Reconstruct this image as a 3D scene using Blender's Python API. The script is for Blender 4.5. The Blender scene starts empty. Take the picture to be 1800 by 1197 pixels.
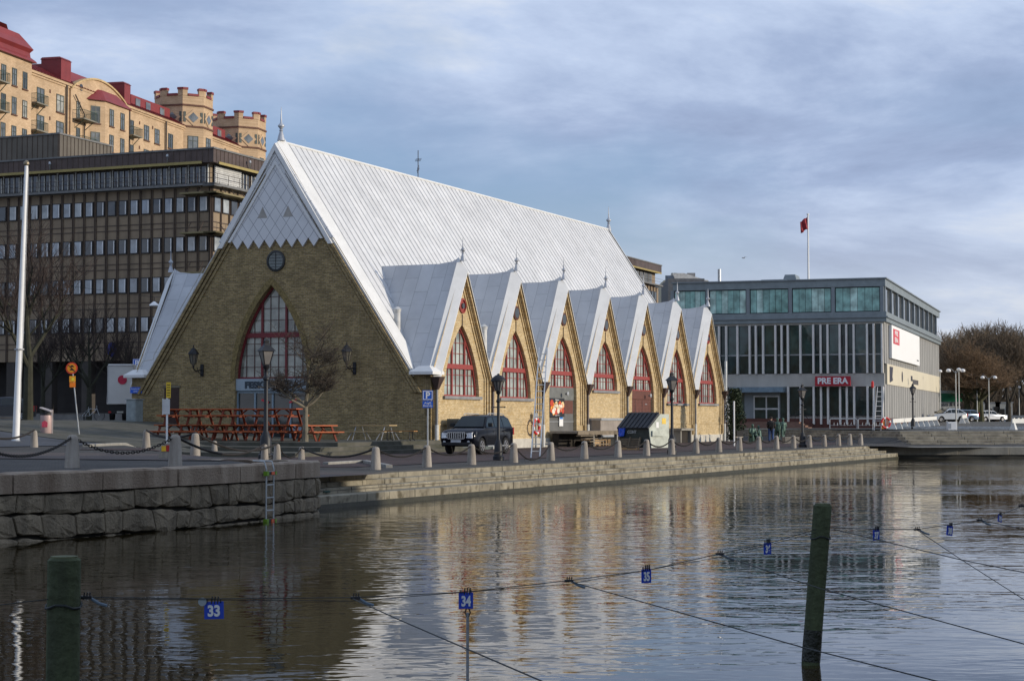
import bpy, bmesh, math, random
from mathutils import Vector, Matrix
random.seed(7)
R = math.radians
scene = bpy.context.scene
C = scene.collection
# ------------------------------------------------------------ camera
F = 3200.0; PITCH = math.atan(141.5/3200.0); CAMZ = 1.5
cam_d = bpy.data.cameras.new("camera"); cam = bpy.data.objects.new("camera", cam_d); C.objects.link(cam)
cam_d.sensor_width = 36.0; cam_d.lens = 64.0; cam_d.clip_start = 0.1; cam_d.clip_end = 6000
cam.location = (0, 0, CAMZ); cam.rotation_euler = (R(90)+PITCH, 0, 0)
scene.camera = cam
# ------------------------------------------------------------ light
SUN = Vector((0.988, -0.20, 0.0)).normalized(); EL = R(13)
SUNDIR = Vector((SUN.x*math.cos(EL), SUN.y*math.cos(EL), math.sin(EL)))
ld = bpy.data.lights.new("sun", 'SUN'); ld.energy = 3.3; ld.angle = R(0.6); ld.color = (1.0, 0.89, 0.74)
sun = bpy.data.objects.new("sun", ld); C.objects.link(sun)
sun.rotation_euler = SUNDIR.to_track_quat('Z', 'Y').to_euler(); sun.location = (60, -20, 40)
world = bpy.data.worlds.new("World"); scene.world = world; world.use_nodes = True
def build_world():
    nt = world.node_tree; nt.nodes.clear(); N = nt.nodes.new; L = nt.links.new
    out = N('ShaderNodeOutputWorld'); bg = N('ShaderNodeBackground'); bg.inputs[1].default_value = 0.105
    L(bg.outputs[0], out.inputs[0])
    sky = N('ShaderNodeTexSky'); sky.sky_type = 'NISHITA'; sky.sun_disc = False
    sky.sun_elevation = EL; sky.sun_rotation = math.atan2(SUN.x, SUN.y); sky.air_density = 1.0; sky.dust_density = 0.6; sky.ozone_density = 2.0
    tc = N('ShaderNodeTexCoord'); sep = N('ShaderNodeSeparateXYZ'); L(tc.outputs['Generated'], sep.inputs[0])
    def M(op, a, b=None, c=None):
        n = N('ShaderNodeMath'); n.operation = op
        for i, v in enumerate((a, b, c)):
            if v is None: continue
            if isinstance(v, (int, float)): n.inputs[i].default_value = v
            else: L(v, n.inputs[i])
        return n.outputs[0]
    zz = M('MAXIMUM', sep.outputs[2], 0.0)
    den = M('ADD', zz, 0.20)
    px = M('DIVIDE', sep.outputs[0], den); py = M('DIVIDE', sep.outputs[1], den)
    comb = N('ShaderNodeCombineXYZ'); L(px, comb.inputs[0]); L(py, comb.inputs[1]); comb.inputs[2].default_value = 5.2
    def noise(scale, detail, rough, dist, vec=comb.outputs[0]):
        n = N('ShaderNodeTexNoise'); n.inputs['Scale'].default_value = scale; n.inputs['Detail'].default_value = detail
        n.inputs['Roughness'].default_value = rough; n.inputs['Distortion'].default_value = dist; L(vec, n.inputs['Vector']); return n.outputs[0]
    def ramp(x, stops):
        n = N('ShaderNodeValToRGB'); L(x, n.inputs[0]); e = n.color_ramp.elements
        while len(e) < len(stops): e.new(0.5)
        for el, (p, c) in zip(e, stops): el.position = p; el.color = c if len(c) == 4 else (*c, 1)
        return n.outputs[0]
    n1 = noise(0.70, 7, 0.52, 0.3); n2 = noise(1.7, 9, 0.60, 0.25)
    cover = ramp(n1, [(0.36, (0, 0, 0)), (0.52, (1, 1, 1))])
    # grey-violet cloud underside, brighter edges
    ccol = ramp(n2, [(0.30, (2.75, 3.45, 5.2)), (0.44, (3.7, 4.6, 6.6)), (0.56, (5.3, 6.3, 8.3)), (0.72, (8.3, 8.6, 9.0))])
    blue = N('ShaderNodeMix'); blue.data_type = 'RGBA'; blue.inputs[0].default_value = 0.45
    L(sky.outputs[0], blue.inputs[6]); blue.inputs[7].default_value = (3.3, 4.9, 8.4, 1)
    mx = N('ShaderNodeMix'); mx.data_type = 'RGBA'; L(blue.outputs[2], mx.inputs[6]); L(ccol, mx.inputs[7]); L(M('MULTIPLY', cover, 0.95), mx.inputs[0])
    # pale haze low over the horizon
    hz = ramp(sep.outputs[2], [(0.0, (0.75,)*3), (0.13, (0.0,)*3)])
    m2 = N('ShaderNodeMix'); m2.data_type = 'RGBA'; L(hz, m2.inputs[0]); L(mx.outputs[2], m2.inputs[6]); m2.inputs[7].default_value = (6.3, 6.5, 6.9, 1)
    L(m2.outputs[2], bg.inputs[0])
build_world()
vs = scene.view_settings; vs.view_transform = 'Standard'; vs.look = 'None'; vs.exposure = 0.0; vs.gamma = 1.0
scene.cycles.max_bounces = 6; scene.cycles.glossy_bounces = 3; scene.cycles.diffuse_bounces = 3

# ------------------------------------------------------------ pixel -> place helpers
CP, SP = math.cos(PITCH), math.sin(PITCH)
def ray(u, v):
    x = (u-900)/F; y = (598.5-v)/F
    return Vector((x, CP - y*SP, SP + y*CP))
def atY(u, v, Y):
    d = ray(u, v); k = Y/d.y; return Vector((d.x*k, Y, CAMZ + d.z*k))
def onz(u, v, z):
    d = ray(u, v); k = (z-CAMZ)/d.z; return Vector((d.x*k, d.y*k, z))
D1 = Vector((0.4066, 0.9136)); D2 = Vector((-0.9136, 0.4066)); C0 = Vector((-4.12, 92.3))
HALL_ROT = math.atan2(D1.y, D1.x)
def st(x, y):
    r = Vector((x, y)) - C0; return r.dot(D1), r.dot(D2)
def xy(s, t):
    p = C0 + D1*s + D2*t; return p.x, p.y
def ss(a, b, x):
    t = max(0.0, min(1.0, (x-a)/(b-a))); return t*t*(3-2*t)
def stair_y(x):            # front line of the wide plaza stair
    if x >= 26: return 119.0 + (x-26)*0.05
    if x >= 19: return 119.0 + (26-x)/7*31
    return 150 + (19-x)*0.5
def ground(x, y):
    s, t = st(x, y)
    q = (-s-42.5) + 1.15*(t+16)
    w = max(ss(-1.2, 0.8, q), ss(1, 9, t)*(1-ss(0, 6, s)) if t < 18.3 else 1.0)
    z = 0.5*w + 1.0*ss(6, 19, t)*(1-ss(0, 6, s) if t < 18.3 else 1.0)
    if t < 18.3:
        if x > 22: z = -0.12*ss(22, 25, x)*(1-ss(118, 119, y))
        z = z if x < 0 else z + (0.82-z)*max(0.0, min(1.0, (y-stair_y(x)-0.6)/3.4))
        if x > 36: z += 0.60*ss(150, 205, y)
    return z
def G(u, v):
    d = ray(u, v); k = 10.0
    if d.z >= 0: k = 100
    else:
        last = 5.0
        for i in range(1, 6000):
            k = 5 + i*0.1
            if CAMZ + d.z*k <= ground(d.x*k, d.y*k): break
    return Vector((d.x*k, d.y*k, ground(d.x*k, d.y*k)))
def atD(u, D):
    x = (u-900)/F*D; return Vector((x, D, ground(x, D)))

# ------------------------------------------------------------ materials
MATS = {}
def _new(name):
    m = bpy.data.materials.new(name); m.use_nodes = True; nt = m.node_tree
    return m, nt, nt.nodes['Principled BSDF']
def mat(name, col, rough=0.7, metal=0.0, var=0.25, scale=2.0, bump=0.0, bscale=20.0, spec=0.4, dirt=None, streak=False):
    if name in MATS: return MATS[name]
    m, nt, b = _new(name); N = nt.nodes.new; L = nt.links.new
    b.inputs['Roughness'].default_value = rough; b.inputs['Metallic'].default_value = metal
    b.inputs['Specular IOR Level'].default_value = spec
    tc = N('ShaderNodeTexCoord'); mp = N('ShaderNodeMapping'); L(tc.outputs['Object'], mp.inputs[0])
    if streak: mp.inputs['Scale'].default_value = (1, 1, 0.18)
    n = N('ShaderNodeTexNoise'); n.inputs['Scale'].default_value = scale; n.inputs['Detail'].default_value = 8; n.inputs['Roughness'].default_value = 0.62
    L(mp.outputs[0], n.inputs['Vector'])
    r = N('ShaderNodeValToRGB'); L(n.outputs[0], r.inputs[0])
    e = r.color_ramp.elements; e[0].position = 0.3; e[1].position = 0.7
    e[0].color = (*[c*(1-var) for c in col], 1); e[1].color = (*[min(1, c*(1+var)) for c in col], 1)
    if dirt:
        e[0].color = (*[c*(1-var)*0.5 + d*0.5 for c, d in zip(col, dirt)], 1)
    L(r.outputs[0], b.inputs['Base Color'])
    if bump > 0:
        n2 = N('ShaderNodeTexNoise'); n2.inputs['Scale'].default_value = bscale; n2.inputs['Detail'].default_value = 6
        L(tc.outputs['Object'], n2.inputs['Vector'])
        bp = N('ShaderNodeBump'); bp.inputs['Strength'].default_value = min(1, bump); bp.inputs['Distance'].default_value = 0.03
        L(n2.outputs[0], bp.inputs['Height']); L(bp.outputs[0], b.inputs['Normal'])
    MATS[name] = m; return m
def brick(name, c1, c2, mortar, bw, bh, axis='wall', ms=0.012, rough=0.85, off=0.5, var=0.3, bump=0.35, spots=None, rough2=None, nscale=0.9, spec=0.3, bias=0.0):
    """brick/tile pattern in object space; axis 'wall': (x+y, z); 'xy': flat; 'roofx': (z, x); 'roofy': (z, y)"""
    if name in MATS: return MATS[name]
    m, nt, b = _new(name); N = nt.nodes.new; L = nt.links.new
    b.inputs['Roughness'].default_value = rough; b.inputs['Specular IOR Level'].default_value = spec
    tc = N('ShaderNodeTexCoord'); sep = N('ShaderNodeSeparateXYZ'); L(tc.outputs['Object'], sep.inputs[0])
    cb = N('ShaderNodeCombineXYZ')
    def add(a, bb):
        n = N('ShaderNodeMath'); n.operation = 'ADD'; L(a, n.inputs[0]); L(bb, n.inputs[1]); return n.outputs[0]
    def mul(a, k):
        n = N('ShaderNodeMath'); n.operation = 'MULTIPLY'; L(a, n.inputs[0]); n.inputs[1].default_value = k; return n.outputs[0]
    X, Y, Z = sep.outputs
    if axis == 'wall': L(add(X, Y), cb.inputs[0]); L(Z, cb.inputs[1])
    elif axis == 'xy': L(X, cb.inputs[0]); L(Y, cb.inputs[1])
    elif axis == 'yx': L(Y, cb.inputs[0]); L(X, cb.inputs[1])
    elif axis == 'xz': L(X, cb.inputs[0]); L(Z, cb.inputs[1])
    elif axis == 'roofx': L(mul(Z, 1.21), cb.inputs[0]); L(X, cb.inputs[1])
    elif axis == 'roofy': L(mul(Z, 1.16), cb.inputs[0]); L(Y, cb.inputs[1])
    t = N('ShaderNodeTexBrick'); L(cb.outputs[0], t.inputs['Vector'])
    t.inputs['Scale'].default_value = 1.0; t.inputs['Brick Width'].default_value = bw; t.inputs['Row Height'].default_value = bh
    t.inputs['Mortar Size'].default_value = ms; t.inputs['Mortar Smooth'].default_value = 0.1; t.offset = off
    t.inputs['Bias'].default_value = bias
    t.inputs['Color1'].default_value = (*c1, 1); t.inputs['Color2'].default_value = (*c2, 1); t.inputs['Mortar'].default_value = (*mortar, 1)
    n = N('ShaderNodeTexNoise'); n.inputs['Scale'].default_value = nscale; n.inputs['Detail'].default_value = 9; n.inputs['Roughness'].default_value = 0.65
    L(tc.outputs['Object'], n.inputs['Vector'])
    r = N('ShaderNodeValToRGB'); L(n.outputs[0], r.inputs[0]); e = r.color_ramp.elements
    e[0].position = 0.32; e[1].position = 0.68; e[0].color = (1-var,)*3 + (1,); e[1].color = (1+var*0.5,)*3 + (1,)
    mx = N('ShaderNodeMix'); mx.data_type = 'RGBA'; mx.blend_type = 'MULTIPLY'; mx.inputs[0].default_value = 1
    L(t.outputs[0], mx.inputs[6]); L(r.outputs[0], mx.inputs[7]); col = mx.outputs[2]
    if spots:
        n3 = N('ShaderNodeTexNoise'); n3.inputs['Scale'].default_value = spots[1]; n3.inputs['Detail'].default_value = 4; L(cb.outputs[0], n3.inputs['Vector'])
        r3 = N('ShaderNodeValToRGB'); L(n3.outputs[0], r3.inputs[0]); r3.color_ramp.elements[0].position = 0.52; r3.color_ramp.elements[1].position = 0.66
        m3 = N('ShaderNodeMix'); m3.data_type = 'RGBA'; L(r3.outputs[0], m3.inputs[0]); L(col, m3.inputs[6]); m3.inputs[7].default_value = (*spots[0], 1); col = m3.outputs[2]
    L(col, b.inputs['Base Color'])
    if bump:
        bp = N('ShaderNodeBump'); bp.inputs['Strength'].default_value = bump; bp.inputs['Distance'].default_value = 0.02; bp.invert = True
        L(t.outputs['Fac'], bp.inputs['Height'])
        n4 = N('ShaderNodeTexNoise'); n4.inputs['Scale'].default_value = 14; n4.inputs['Detail'].default_value = 5; L(tc.outputs['Object'], n4.inputs['Vector'])
        b2 = N('ShaderNodeBump'); b2.inputs['Strength'].default_value = bump*0.7; b2.inputs['Distance'].default_value = 0.02
        L(n4.outputs[0], b2.inputs['Height']); L(bp.outputs[0], b2.inputs['Normal']); L(b2.outputs[0], b.inputs['Normal'])
    MATS[name] = m; return m
def glass(name, col, rough=0.05, spec=0.6):
    if name in MATS: return MATS[name]
    m, nt, b = _new(name); N = nt.nodes.new; L = nt.links.new
    b.inputs['Roughness'].default_value = rough; b.inputs['Specular IOR Level'].default_value = spec
    tc = N('ShaderNodeTexCoord'); n = N('ShaderNodeTexNoise'); n.inputs['Scale'].default_value = 1.1; n.inputs['Detail'].default_value = 3; L(tc.outputs['Object'], n.inputs['Vector'])
    r = N('ShaderNodeValToRGB'); L(n.outputs[0], r.inputs[0]); e = r.color_ramp.elements; e[0].position = 0.35; e[1].position = 0.65
    e[0].color = (*[c*0.6 for c in col], 1); e[1].color = (*[c*1.35 for c in col], 1); L(r.outputs[0], b.inputs['Base Color'])
    n2 = N('ShaderNodeTexNoise'); n2.inputs['Scale'].default_value = 0.8; L(tc.outputs['Object'], n2.inputs['Vector'])
    bp = N('ShaderNodeBump'); bp.inputs['Strength'].default_value = 0.25; bp.inputs['Distance'].default_value = 0.03; L(n2.outputs[0], bp.inputs['Height']); L(bp.outputs[0], b.inputs['Normal'])
    MATS[name] = m; return m

# ------------------------------------------------------------ mesh helpers
class MB:
    def __init__(self): self.v = []; self.f = []
    def add(self, vs, fs):
        k = len(self.v); self.v += [tuple(p) for p in vs]; self.f += [tuple(i+k for i in f) for f in fs]; return self
    def face(self, pts): return self.add(pts, [tuple(range(len(pts)))])
    def box(self, x0, x1, y0, y1, z0, z1):
        v = [(x0,y0,z0),(x1,y0,z0),(x1,y1,z0),(x0,y1,z0),(x0,y0,z1),(x1,y0,z1),(x1,y1,z1),(x0,y1,z1)]
        return self.add(v, [(0,3,2,1),(4,5,6,7),(0,1,5,4),(1,2,6,5),(2,3,7,6),(3,0,4,7)])
    def hexa(self, v):     # 8 points: bottom ring then top ring
        return self.add(v, [(0,3,2,1),(4,5,6,7),(0,1,5,4),(1,2,6,5),(2,3,7,6),(3,0,4,7)])
    def prism(self, poly, off):   # polygon (3-D points) swept by off
        n = len(poly); a = [Vector(p) for p in poly]; o = Vector(off)
        fs = [tuple(range(n)), tuple(range(2*n-1, n-1, -1))] + [(i, i+n, (i+1) % n + n, (i+1) % n) for i in range(n)]
        return self.add(a + [p+o for p in a], fs)
    def bar(self, a, b, w, h=None, up=(0,0,1)):
        a = Vector(a); b = Vector(b); d = (b-a).normalized(); h = h or w
        s = d.cross(Vector(up))
        if s.length < 1e-4: s = d.cross(Vector((1,0,0)))
        s.normalize(); t = s.cross(d); s *= w/2; t *= h/2
        return self.hexa([a-s-t, a+s-t, a+s+t, a-s+t, b-s-t, b+s-t, b+s+t, b-s+t])
    def tube(self, pts, r, n=8, r1=None, cap=True):
        pts = [Vector(p) for p in pts]; m = len(pts); rs = r if isinstance(r, (list, tuple)) else [r + ((r1 if r1 is not None else r)-r)*i/max(1, m-1) for i in range(m)]
        vs = []; prev = None
        for i, p in enumerate(pts):
            d = (pts[min(i+1, m-1)] - pts[max(i-1, 0)]).normalized()
            ref = prev if prev is not None else (Vector((0,0,1)) if abs(d.z) < 0.9 else Vector((1,0,0)))
            s = (ref - d*ref.dot(d))
            if s.length < 1e-5: s = d.orthogonal()
            s.normalize(); t = d.cross(s); prev = s
            for k in range(n):
                a = 2*math.pi*k/n; vs.append(p + (s*math.cos(a) + t*math.sin(a))*rs[i])
        fs = [(i*n+k, i*n+(k+1) % n, (i+1)*n+(k+1) % n, (i+1)*n+k) for i in range(m-1) for k in range(n)]
        if cap: fs += [tuple(range(n-1, -1, -1)), tuple(range((m-1)*n, m*n))]
        return self.add(vs, fs)
    def lathe(self, prof, c=(0,0,0), n=12, ax='z', squash=None):
        vs = []
        for r, z in prof:
            for k in range(n):
                a = 2*math.pi*(k+0.5)/n; x, y = r*math.cos(a), r*math.sin(a)
                if ax == 'z': p = (x, y, z)
                elif ax == 'x': p = (z, x, y)
                else: p = (x, z, y)
                vs.append((p[0]+c[0], p[1]+c[1], p[2]+c[2]))
        m = len(prof)
        fs = [(i*n+k, i*n+(k+1) % n, (i+1)*n+(k+1) % n, (i+1)*n+k) for i in range(m-1) for k in range(n)]
        fs += [tuple(range(n-1, -1, -1)), tuple(range((m-1)*n, m*n))]
        return self.add(vs, fs)
    def build(self, name, m, parent=None, smooth=False, bevel=0.0, loc=None):
        me = bpy.data.meshes.new(name); me.from_pydata(self.v, [], self.f)
        bm = bmesh.new(); bm.from_mesh(me); bmesh.ops.recalc_face_normals(bm, faces=bm.faces); bm.to_mesh(me); bm.free()
        o = bpy.data.objects.new(name, me); C.objects.link(o)
        if m is not None: me.materials.append(m)
        if smooth:
            for p in me.polygons: p.use_smooth = True
            try: me.set_sharp_from_angle(angle=R(40))
            except Exception: pass
        if bevel > 0:
            b = o.modifiers.new("bevel", 'BEVEL'); b.width = bevel; b.segments = 2; b.limit_method = 'ANGLE'
        if parent: o.parent = parent
        if loc is not None: o.location = loc
        return o
def build_each(mb, name, m, parent=None, **kw):
    n = len(mb.v); par = list(range(n))
    def find(a):
        while par[a] != a: par[a] = par[par[a]]; a = par[a]
        return a
    for f in mb.f:
        for b in f[1:]: par[find(b)] = find(f[0])
    comp = {}
    for f in mb.f: comp.setdefault(find(f[0]), []).append(f)
    out = []
    for fs in comp.values():
        idx = {}; q = MB()
        for f in fs:
            for i in f:
                if i not in idx: idx[i] = len(q.v); q.v.append(mb.v[i])
            q.f.append(tuple(idx[i] for i in f))
        out.append(q.build(name, m, parent, **kw))
    return out
def tag(o, label=None, cat=None, group=None, kind=None):
    if label: o['label'] = label
    if cat: o['category'] = cat
    if group: o['group'] = group
    if kind: o['kind'] = kind
    return o
def empty(name, loc=(0,0,0), rz=0.0, label=None, cat=None, group=None):
    o = bpy.data.objects.new(name, None); C.objects.link(o); o.location = loc; o.rotation_euler = (0, 0, rz); o.empty_display_size = 0.3
    return tag(o, label, cat, group)
KIDS = {}
def children(o): return [c for c in C.objects if c.parent == o]
def copy_tree(o, loc=None, rz=None, label=None, group=None, parent=None):
    c = o.copy(); C.objects.link(c)
    if parent: c.parent = parent
    if loc is not None: c.location = loc
    if rz is not None: c.rotation_euler = (c.rotation_euler[0], c.rotation_euler[1], rz)
    if label: c['label'] = label
    if group: c['group'] = group
    for ch in children(o): copy_tree(ch, parent=c)
    return c
def text(s, size, m, parent, loc, rot, ext=0.01, name='lettering', off=0.0, sx=1.0, align='CENTER', shear=0.0):
    cu = bpy.data.curves.new(name, 'FONT'); cu.body = s; cu.size = size; cu.extrude = ext; cu.offset = off; cu.align_x = align; cu.align_y = 'CENTER'; cu.shear = shear
    t = bpy.data.objects.new(name, cu); C.objects.link(t); bpy.context.view_layer.update()
    me = bpy.data.meshes.new_from_object(t.evaluated_get(bpy.context.evaluated_depsgraph_get())); bpy.data.objects.remove(t)
    me.materials.clear(); me.materials.append(m)
    o = bpy.data.objects.new(name, me); C.objects.link(o); o.parent = parent; o.location = loc; o.rotation_euler = rot; o.scale = (sx, 1, 1)
    return o

M = {}
M['iron'] = mat('black_iron', (0.012, 0.013, 0.016), 0.5, 0.0, 0.3, 6)
M['black'] = mat('black_plastic', (0.012, 0.012, 0.013), 0.55)
M['white'] = mat('white_paint', (0.78, 0.78, 0.76), 0.5, var=0.06)
M['sheet'] = mat('grey_sheet_metal', (0.38, 0.40, 0.42), 0.5, 0.3, 0.15, 3)
M['galv'] = mat('galvanised_steel', (0.45, 0.47, 0.48), 0.45, 0.5, 0.15, 5)
M['granite'] = mat('granite', (0.25, 0.225, 0.185), 0.85, 0, 0.30, 5, 0.5, 30, streak=True)
M['chain'] = mat('rusty_chain', (0.035, 0.030, 0.026), 0.7, 0.3, 0.4, 10)
# ------------------------------------------------------------ ground, quays, water
def water():
    m, nt, b = _new('canal_water'); N = nt.nodes.new; L = nt.links.new
    b.inputs['Base Color'].default_value = (0.026, 0.019, 0.007, 1); b.inputs['Roughness'].default_value = 0.02; b.inputs['IOR'].default_value = 1.33
    b.inputs['Specular IOR Level'].default_value = 0.5
    tc = N('ShaderNodeTexCoord')
    def noise(sc, detail, dist, rot, stretch):
        mp = N('ShaderNodeMapping'); L(tc.outputs['Object'], mp.inputs[0]); mp.inputs['Rotation'].default_value = (0, 0, R(rot)); mp.inputs['Scale'].default_value = (stretch, 1, 1)
        n = N('ShaderNodeTexNoise'); n.inputs['Scale'].default_value = sc; n.inputs['Detail'].default_value = detail; n.inputs['Distortion'].default_value = dist; n.inputs['Roughness'].default_value = 0.5
        L(mp.outputs[0], n.inputs['Vector']); return n.outputs[0]
    big = noise(1.1, 1.0, 0.5, 14, 0.55); small = noise(4.2, 1.6, 0.6, -16, 0.55); patch = noise(0.11, 2, 0.5, 30, 0.6)
    r = N('ShaderNodeValToRGB'); L(patch, r.inputs[0]); r.color_ramp.elements[0].position = 0.40; r.color_ramp.elements[1].position = 0.62
    r.color_ramp.elements[0].color = (0.22,)*3 + (1,); r.color_ramp.elements[1].color = (1,)*3 + (1,)
    b1 = N('ShaderNodeBump'); b1.inputs['Distance'].default_value = 0.024; L(big, b1.inputs['Height']); b1.inputs['Strength'].default_value = 1.0
    m2 = N('ShaderNodeMath'); m2.operation = 'MULTIPLY'; L(small, m2.inputs[0]); L(r.outputs[0], m2.inputs[1]); L(r.outputs[0], b1.inputs['Strength'])
    b2 = N('ShaderNodeBump'); b2.inputs['Distance'].default_value = 0.013; L(m2.outputs[0], b2.inputs['Height']); L(b1.outputs[0], b2.inputs['Normal'])
    L(b2.outputs[0], b.inputs['Normal'])
    mb = MB(); mb.face([(-300, -60, -0.78), (600, -60, -0.78), (600, 700, -0.78), (-300, 700, -0.78)])
    o = mb.build('water', m); tag(o, kind='structure'); return o
water()
# edge of the land with the way inland from each point
QL = [(-24, 12), (-15.5, 25), (-9.53, 33.9), (-8.3, 36.0), (-7.12, 38.2), (-5.9, 41.0), (-5.0, 43.6)]   # left quay, outer face
edge = []
def ed(x, y, dx, dy):
    l = math.hypot(dx, dy); edge.append((x, y, dx/l, dy/l))
for x, y in [(-70, -60), (-45, -20)] + QL[:2]: ed(x, y, -0.9, 0.43)
for i in range(2, len(QL)-1):
    a, b = Vector(QL[i]), Vector(QL[i+1])
    for k in range(4):
        p = a.lerp(b, k/4); ed(p.x-0.1, p.y, -0.9136, 0.4066)
ed(-5.15, 43.6, -0.9136, 0.4066)
ed(-5.2, 45.3, -0.9136, 0.4066)
for s in [x*1.0 for x in range(-42, 21)]:
    x, y = xy(s, -16.0); ed(x, y, -0.9136, 0.4066)
for k in range(1, 7):
    x, y = xy(20+k, -16.0); a = math.atan2(0.4066, -0.9136)*(1-k/14) + R(90)*k/14; ed(x, y, math.cos(a), math.sin(a))
for k in range(1, 8):
    x = 21 + (34-21)*k/7; a = math.atan2(0.4066, -0.9136)*(1-(6+k)/14)*(7-k)/7*1.0 + R(90)*(1-(1-(6+k)/14)*(7-k)/7); ed(x, 110 + 4.7*k/7, math.cos(a), math.sin(a))
for x in [36, 38, 41, 45, 50, 60, 80, 120, 200, 330, 600]: ed(x, 114.7 + (x-34)*0.05, (x-34)*0.0016, 1)
dist = [0, 0.3, 0.7, 1.2] + [1.2+0.9*i for i in range(1, 60)] + [57, 60, 64, 68, 73, 78, 84, 90, 98, 108, 120, 135, 155, 180, 220, 280, 380, 520, 800, 1400, 2600]
def terrain():
    vs, fs = [], []; n = len(dist)
    for x, y, dx, dy in edge:
        for d in dist:
            px, py = x+dx*d, y+dy*d; vs.append((px, py, ground(px, py) - 0.004))
    for i in range(len(edge)-1):
        for j in range(n-1): fs.append((i*n+j, (i+1)*n+j, (i+1)*n+j+1, i*n+j+1))
    mb = MB(); mb.add(vs, fs)
    m = brick('cobble_paving', (0.095, 0.087, 0.075), (0.065, 0.06, 0.053), (0.04, 0.037, 0.032), 0.24, 0.16, 'xy', 0.02, 0.85, var=0.4, bump=0.7, nscale=0.45)
    return tag(mb.build('ground', m), kind='structure')
terrain()
# road and pavement sheets draped on the ground, given in hall coordinates
def drape(name, s0, s1, t0, t1, m, lift=0.012, step=0.9, fs_=None):
    ns = max(1, int(abs(s1-s0)/step)); nt_ = max(1, int(abs(t1-t0)/step)); vs, f = [], []
    for i in range(ns+1):
        for j in range(nt_+1):
            s = s0+(s1-s0)*i/ns; t = t0+(t1-t0)*j/nt_
            if fs_: s, t = fs_(s, t)
            x, y = xy(s, t); vs.append((x, y, ground(x, y)+lift))
    for i in range(ns):
        for j in range(nt_): a = i*(nt_+1)+j; f.append((a, a+nt_+1, a+nt_+2, a+1))
    return tag(MB().add(vs, f).build(name, m), kind='structure')
m_road = brick('red_brown_street_setts', (0.085, 0.052, 0.045), (0.065, 0.042, 0.038), (0.045, 0.036, 0.032), 0.2, 0.1, 'xy', 0.01, 0.85, var=0.35, bump=0.4, nscale=0.3)
m_asph = mat('asphalt', (0.062, 0.068, 0.078), 0.85, 0, 0.28, 0.6, 0.5, 40)
drape('street', -31, 66, -12.6, -1.2, m_road)
drape('left_road', -60, 1, 5, 60, m_asph, 0.02, fs_=lambda s, t: (s*(0.30 if t > 40 else 1)-6 + 0.0*t, t))
drape('left_pavement', -44, -36.5, -17.0, 4, brick('brown_pavement_setts', (0.13, 0.10, 0.085), (0.10, 0.08, 0.07), (0.06, 0.05, 0.045), 0.22, 0.11, 'xy', 0.012, 0.85, var=0.3, bump=0.5, nscale=0.4), 0.016)
m_plaza = brick('grey_plaza_setts', (0.14, 0.135, 0.12), (0.10, 0.098, 0.09), (0.06, 0.058, 0.05), 0.3, 0.2, 'xy', 0.015, 0.85, var=0.3, bump=0.4, nscale=0.2)
def plaza_top():
    vs, f = [], []; xs = [19+i*2 for i in range(60)]; ds = [4.3+i*2.5 for i in range(40)]
    for x in xs:
        for d in ds: y = stair_y(x)+d; vs.append((x, y, ground(x, y)+0.012))
    n = len(ds)
    for i in range(len(xs)-1):
        for j in range(n-1): f.append((i*n+j, (i+1)*n+j, (i+1)*n+j+1, i*n+j+1))
    tag(MB().add(vs, f).build('plaza', m_plaza), kind='structure')
plaza_top()
m_step = brick('weathered_granite_steps', (0.30, 0.27, 0.20), (0.235, 0.21, 0.155), (0.10, 0.09, 0.07), 1.55, 0.37, 'xz', 0.012, 0.85, var=0.38, bump=0.5, spots=((0.10, 0.085, 0.055), 2.2), nscale=1.6)
# stepped quay along the street: local x along D1
def stepped_quay():
    r = empty('quay_steps', (C0.x, C0.y, 0), HALL_ROT); r['kind'] = 'structure'
    s1 = 27.0
    tz = [(-15.6, -16.22, 0.0, -0.16), (-16.22, -16.58, -0.16, -0.30), (-16.58, -16.95, -0.30, -0.45), (-16.95, -17.55, -0.45, -1.4)]
    for i, (ta, tb, zt, zb) in enumerate(tz):
        mb = MB(); s = -42.5; rnd = random.Random(i)
        se = s1 + i*0.55
        while s < se:
            l = rnd.uniform(1.3, 2.4); e = min(se, s+l); j = rnd.uniform(-0.008, 0.008)
            mb.box(s+0.008, e-0.008, tb + j, ta, -1.4, zt + rnd.uniform(-0.006, 0.004)+0.005); s = e
        o = mb.build('step_course', m_step, r, bevel=0.022)
    # weed and algae band at the waterline
    MB().box(-42.4, s1+1.6, -17.60, -17.5, -1.3, -0.66).build('algae_band', mat('algae_stone', (0.035, 0.034, 0.02), 0.5, 0, 0.4, 3, 0.4), r)
stepped_quay()
# masonry quay in front: coping stones over two rows of rough blocks
def path_pts(pl):
    P = [Vector(p) for p in pl]; acc = [0]
    for a, b in zip(P, P[1:]): acc.append(acc[-1] + (b-a).length)
    def at(l):
        l = max(0, min(acc[-1]-1e-4, l))
        for i in range(len(P)-1):
            if l <= acc[i+1]: break
        k = (l-acc[i])/(acc[i+1]-acc[i]); p = P[i].lerp(P[i+1], k)
        # smoothed tangent
        def tan(j): j = max(0, min(len(P)-2, j)); return (P[j+1]-P[j]).normalized()
        t = (tan(i-1)*(0.5-k/2) if k < .5 else tan(i)*0) + tan(i) + (tan(i+1)*(k/2) if k > .5 else tan(i)*0); t.normalize()
        return p, Vector((t.y, -t.x))
    return at, acc[-1]
def chaikin(P, n=2):
    for _ in range(n):
        Q = [P[0]]
        for a, b in zip(P, P[1:]): Q += [(a[0]*.75+b[0]*.25, a[1]*.75+b[1]*.25), (a[0]*.25+b[0]*.75, a[1]*.25+b[1]*.75)]
        P = Q + [P[-1]]
    return P
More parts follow.
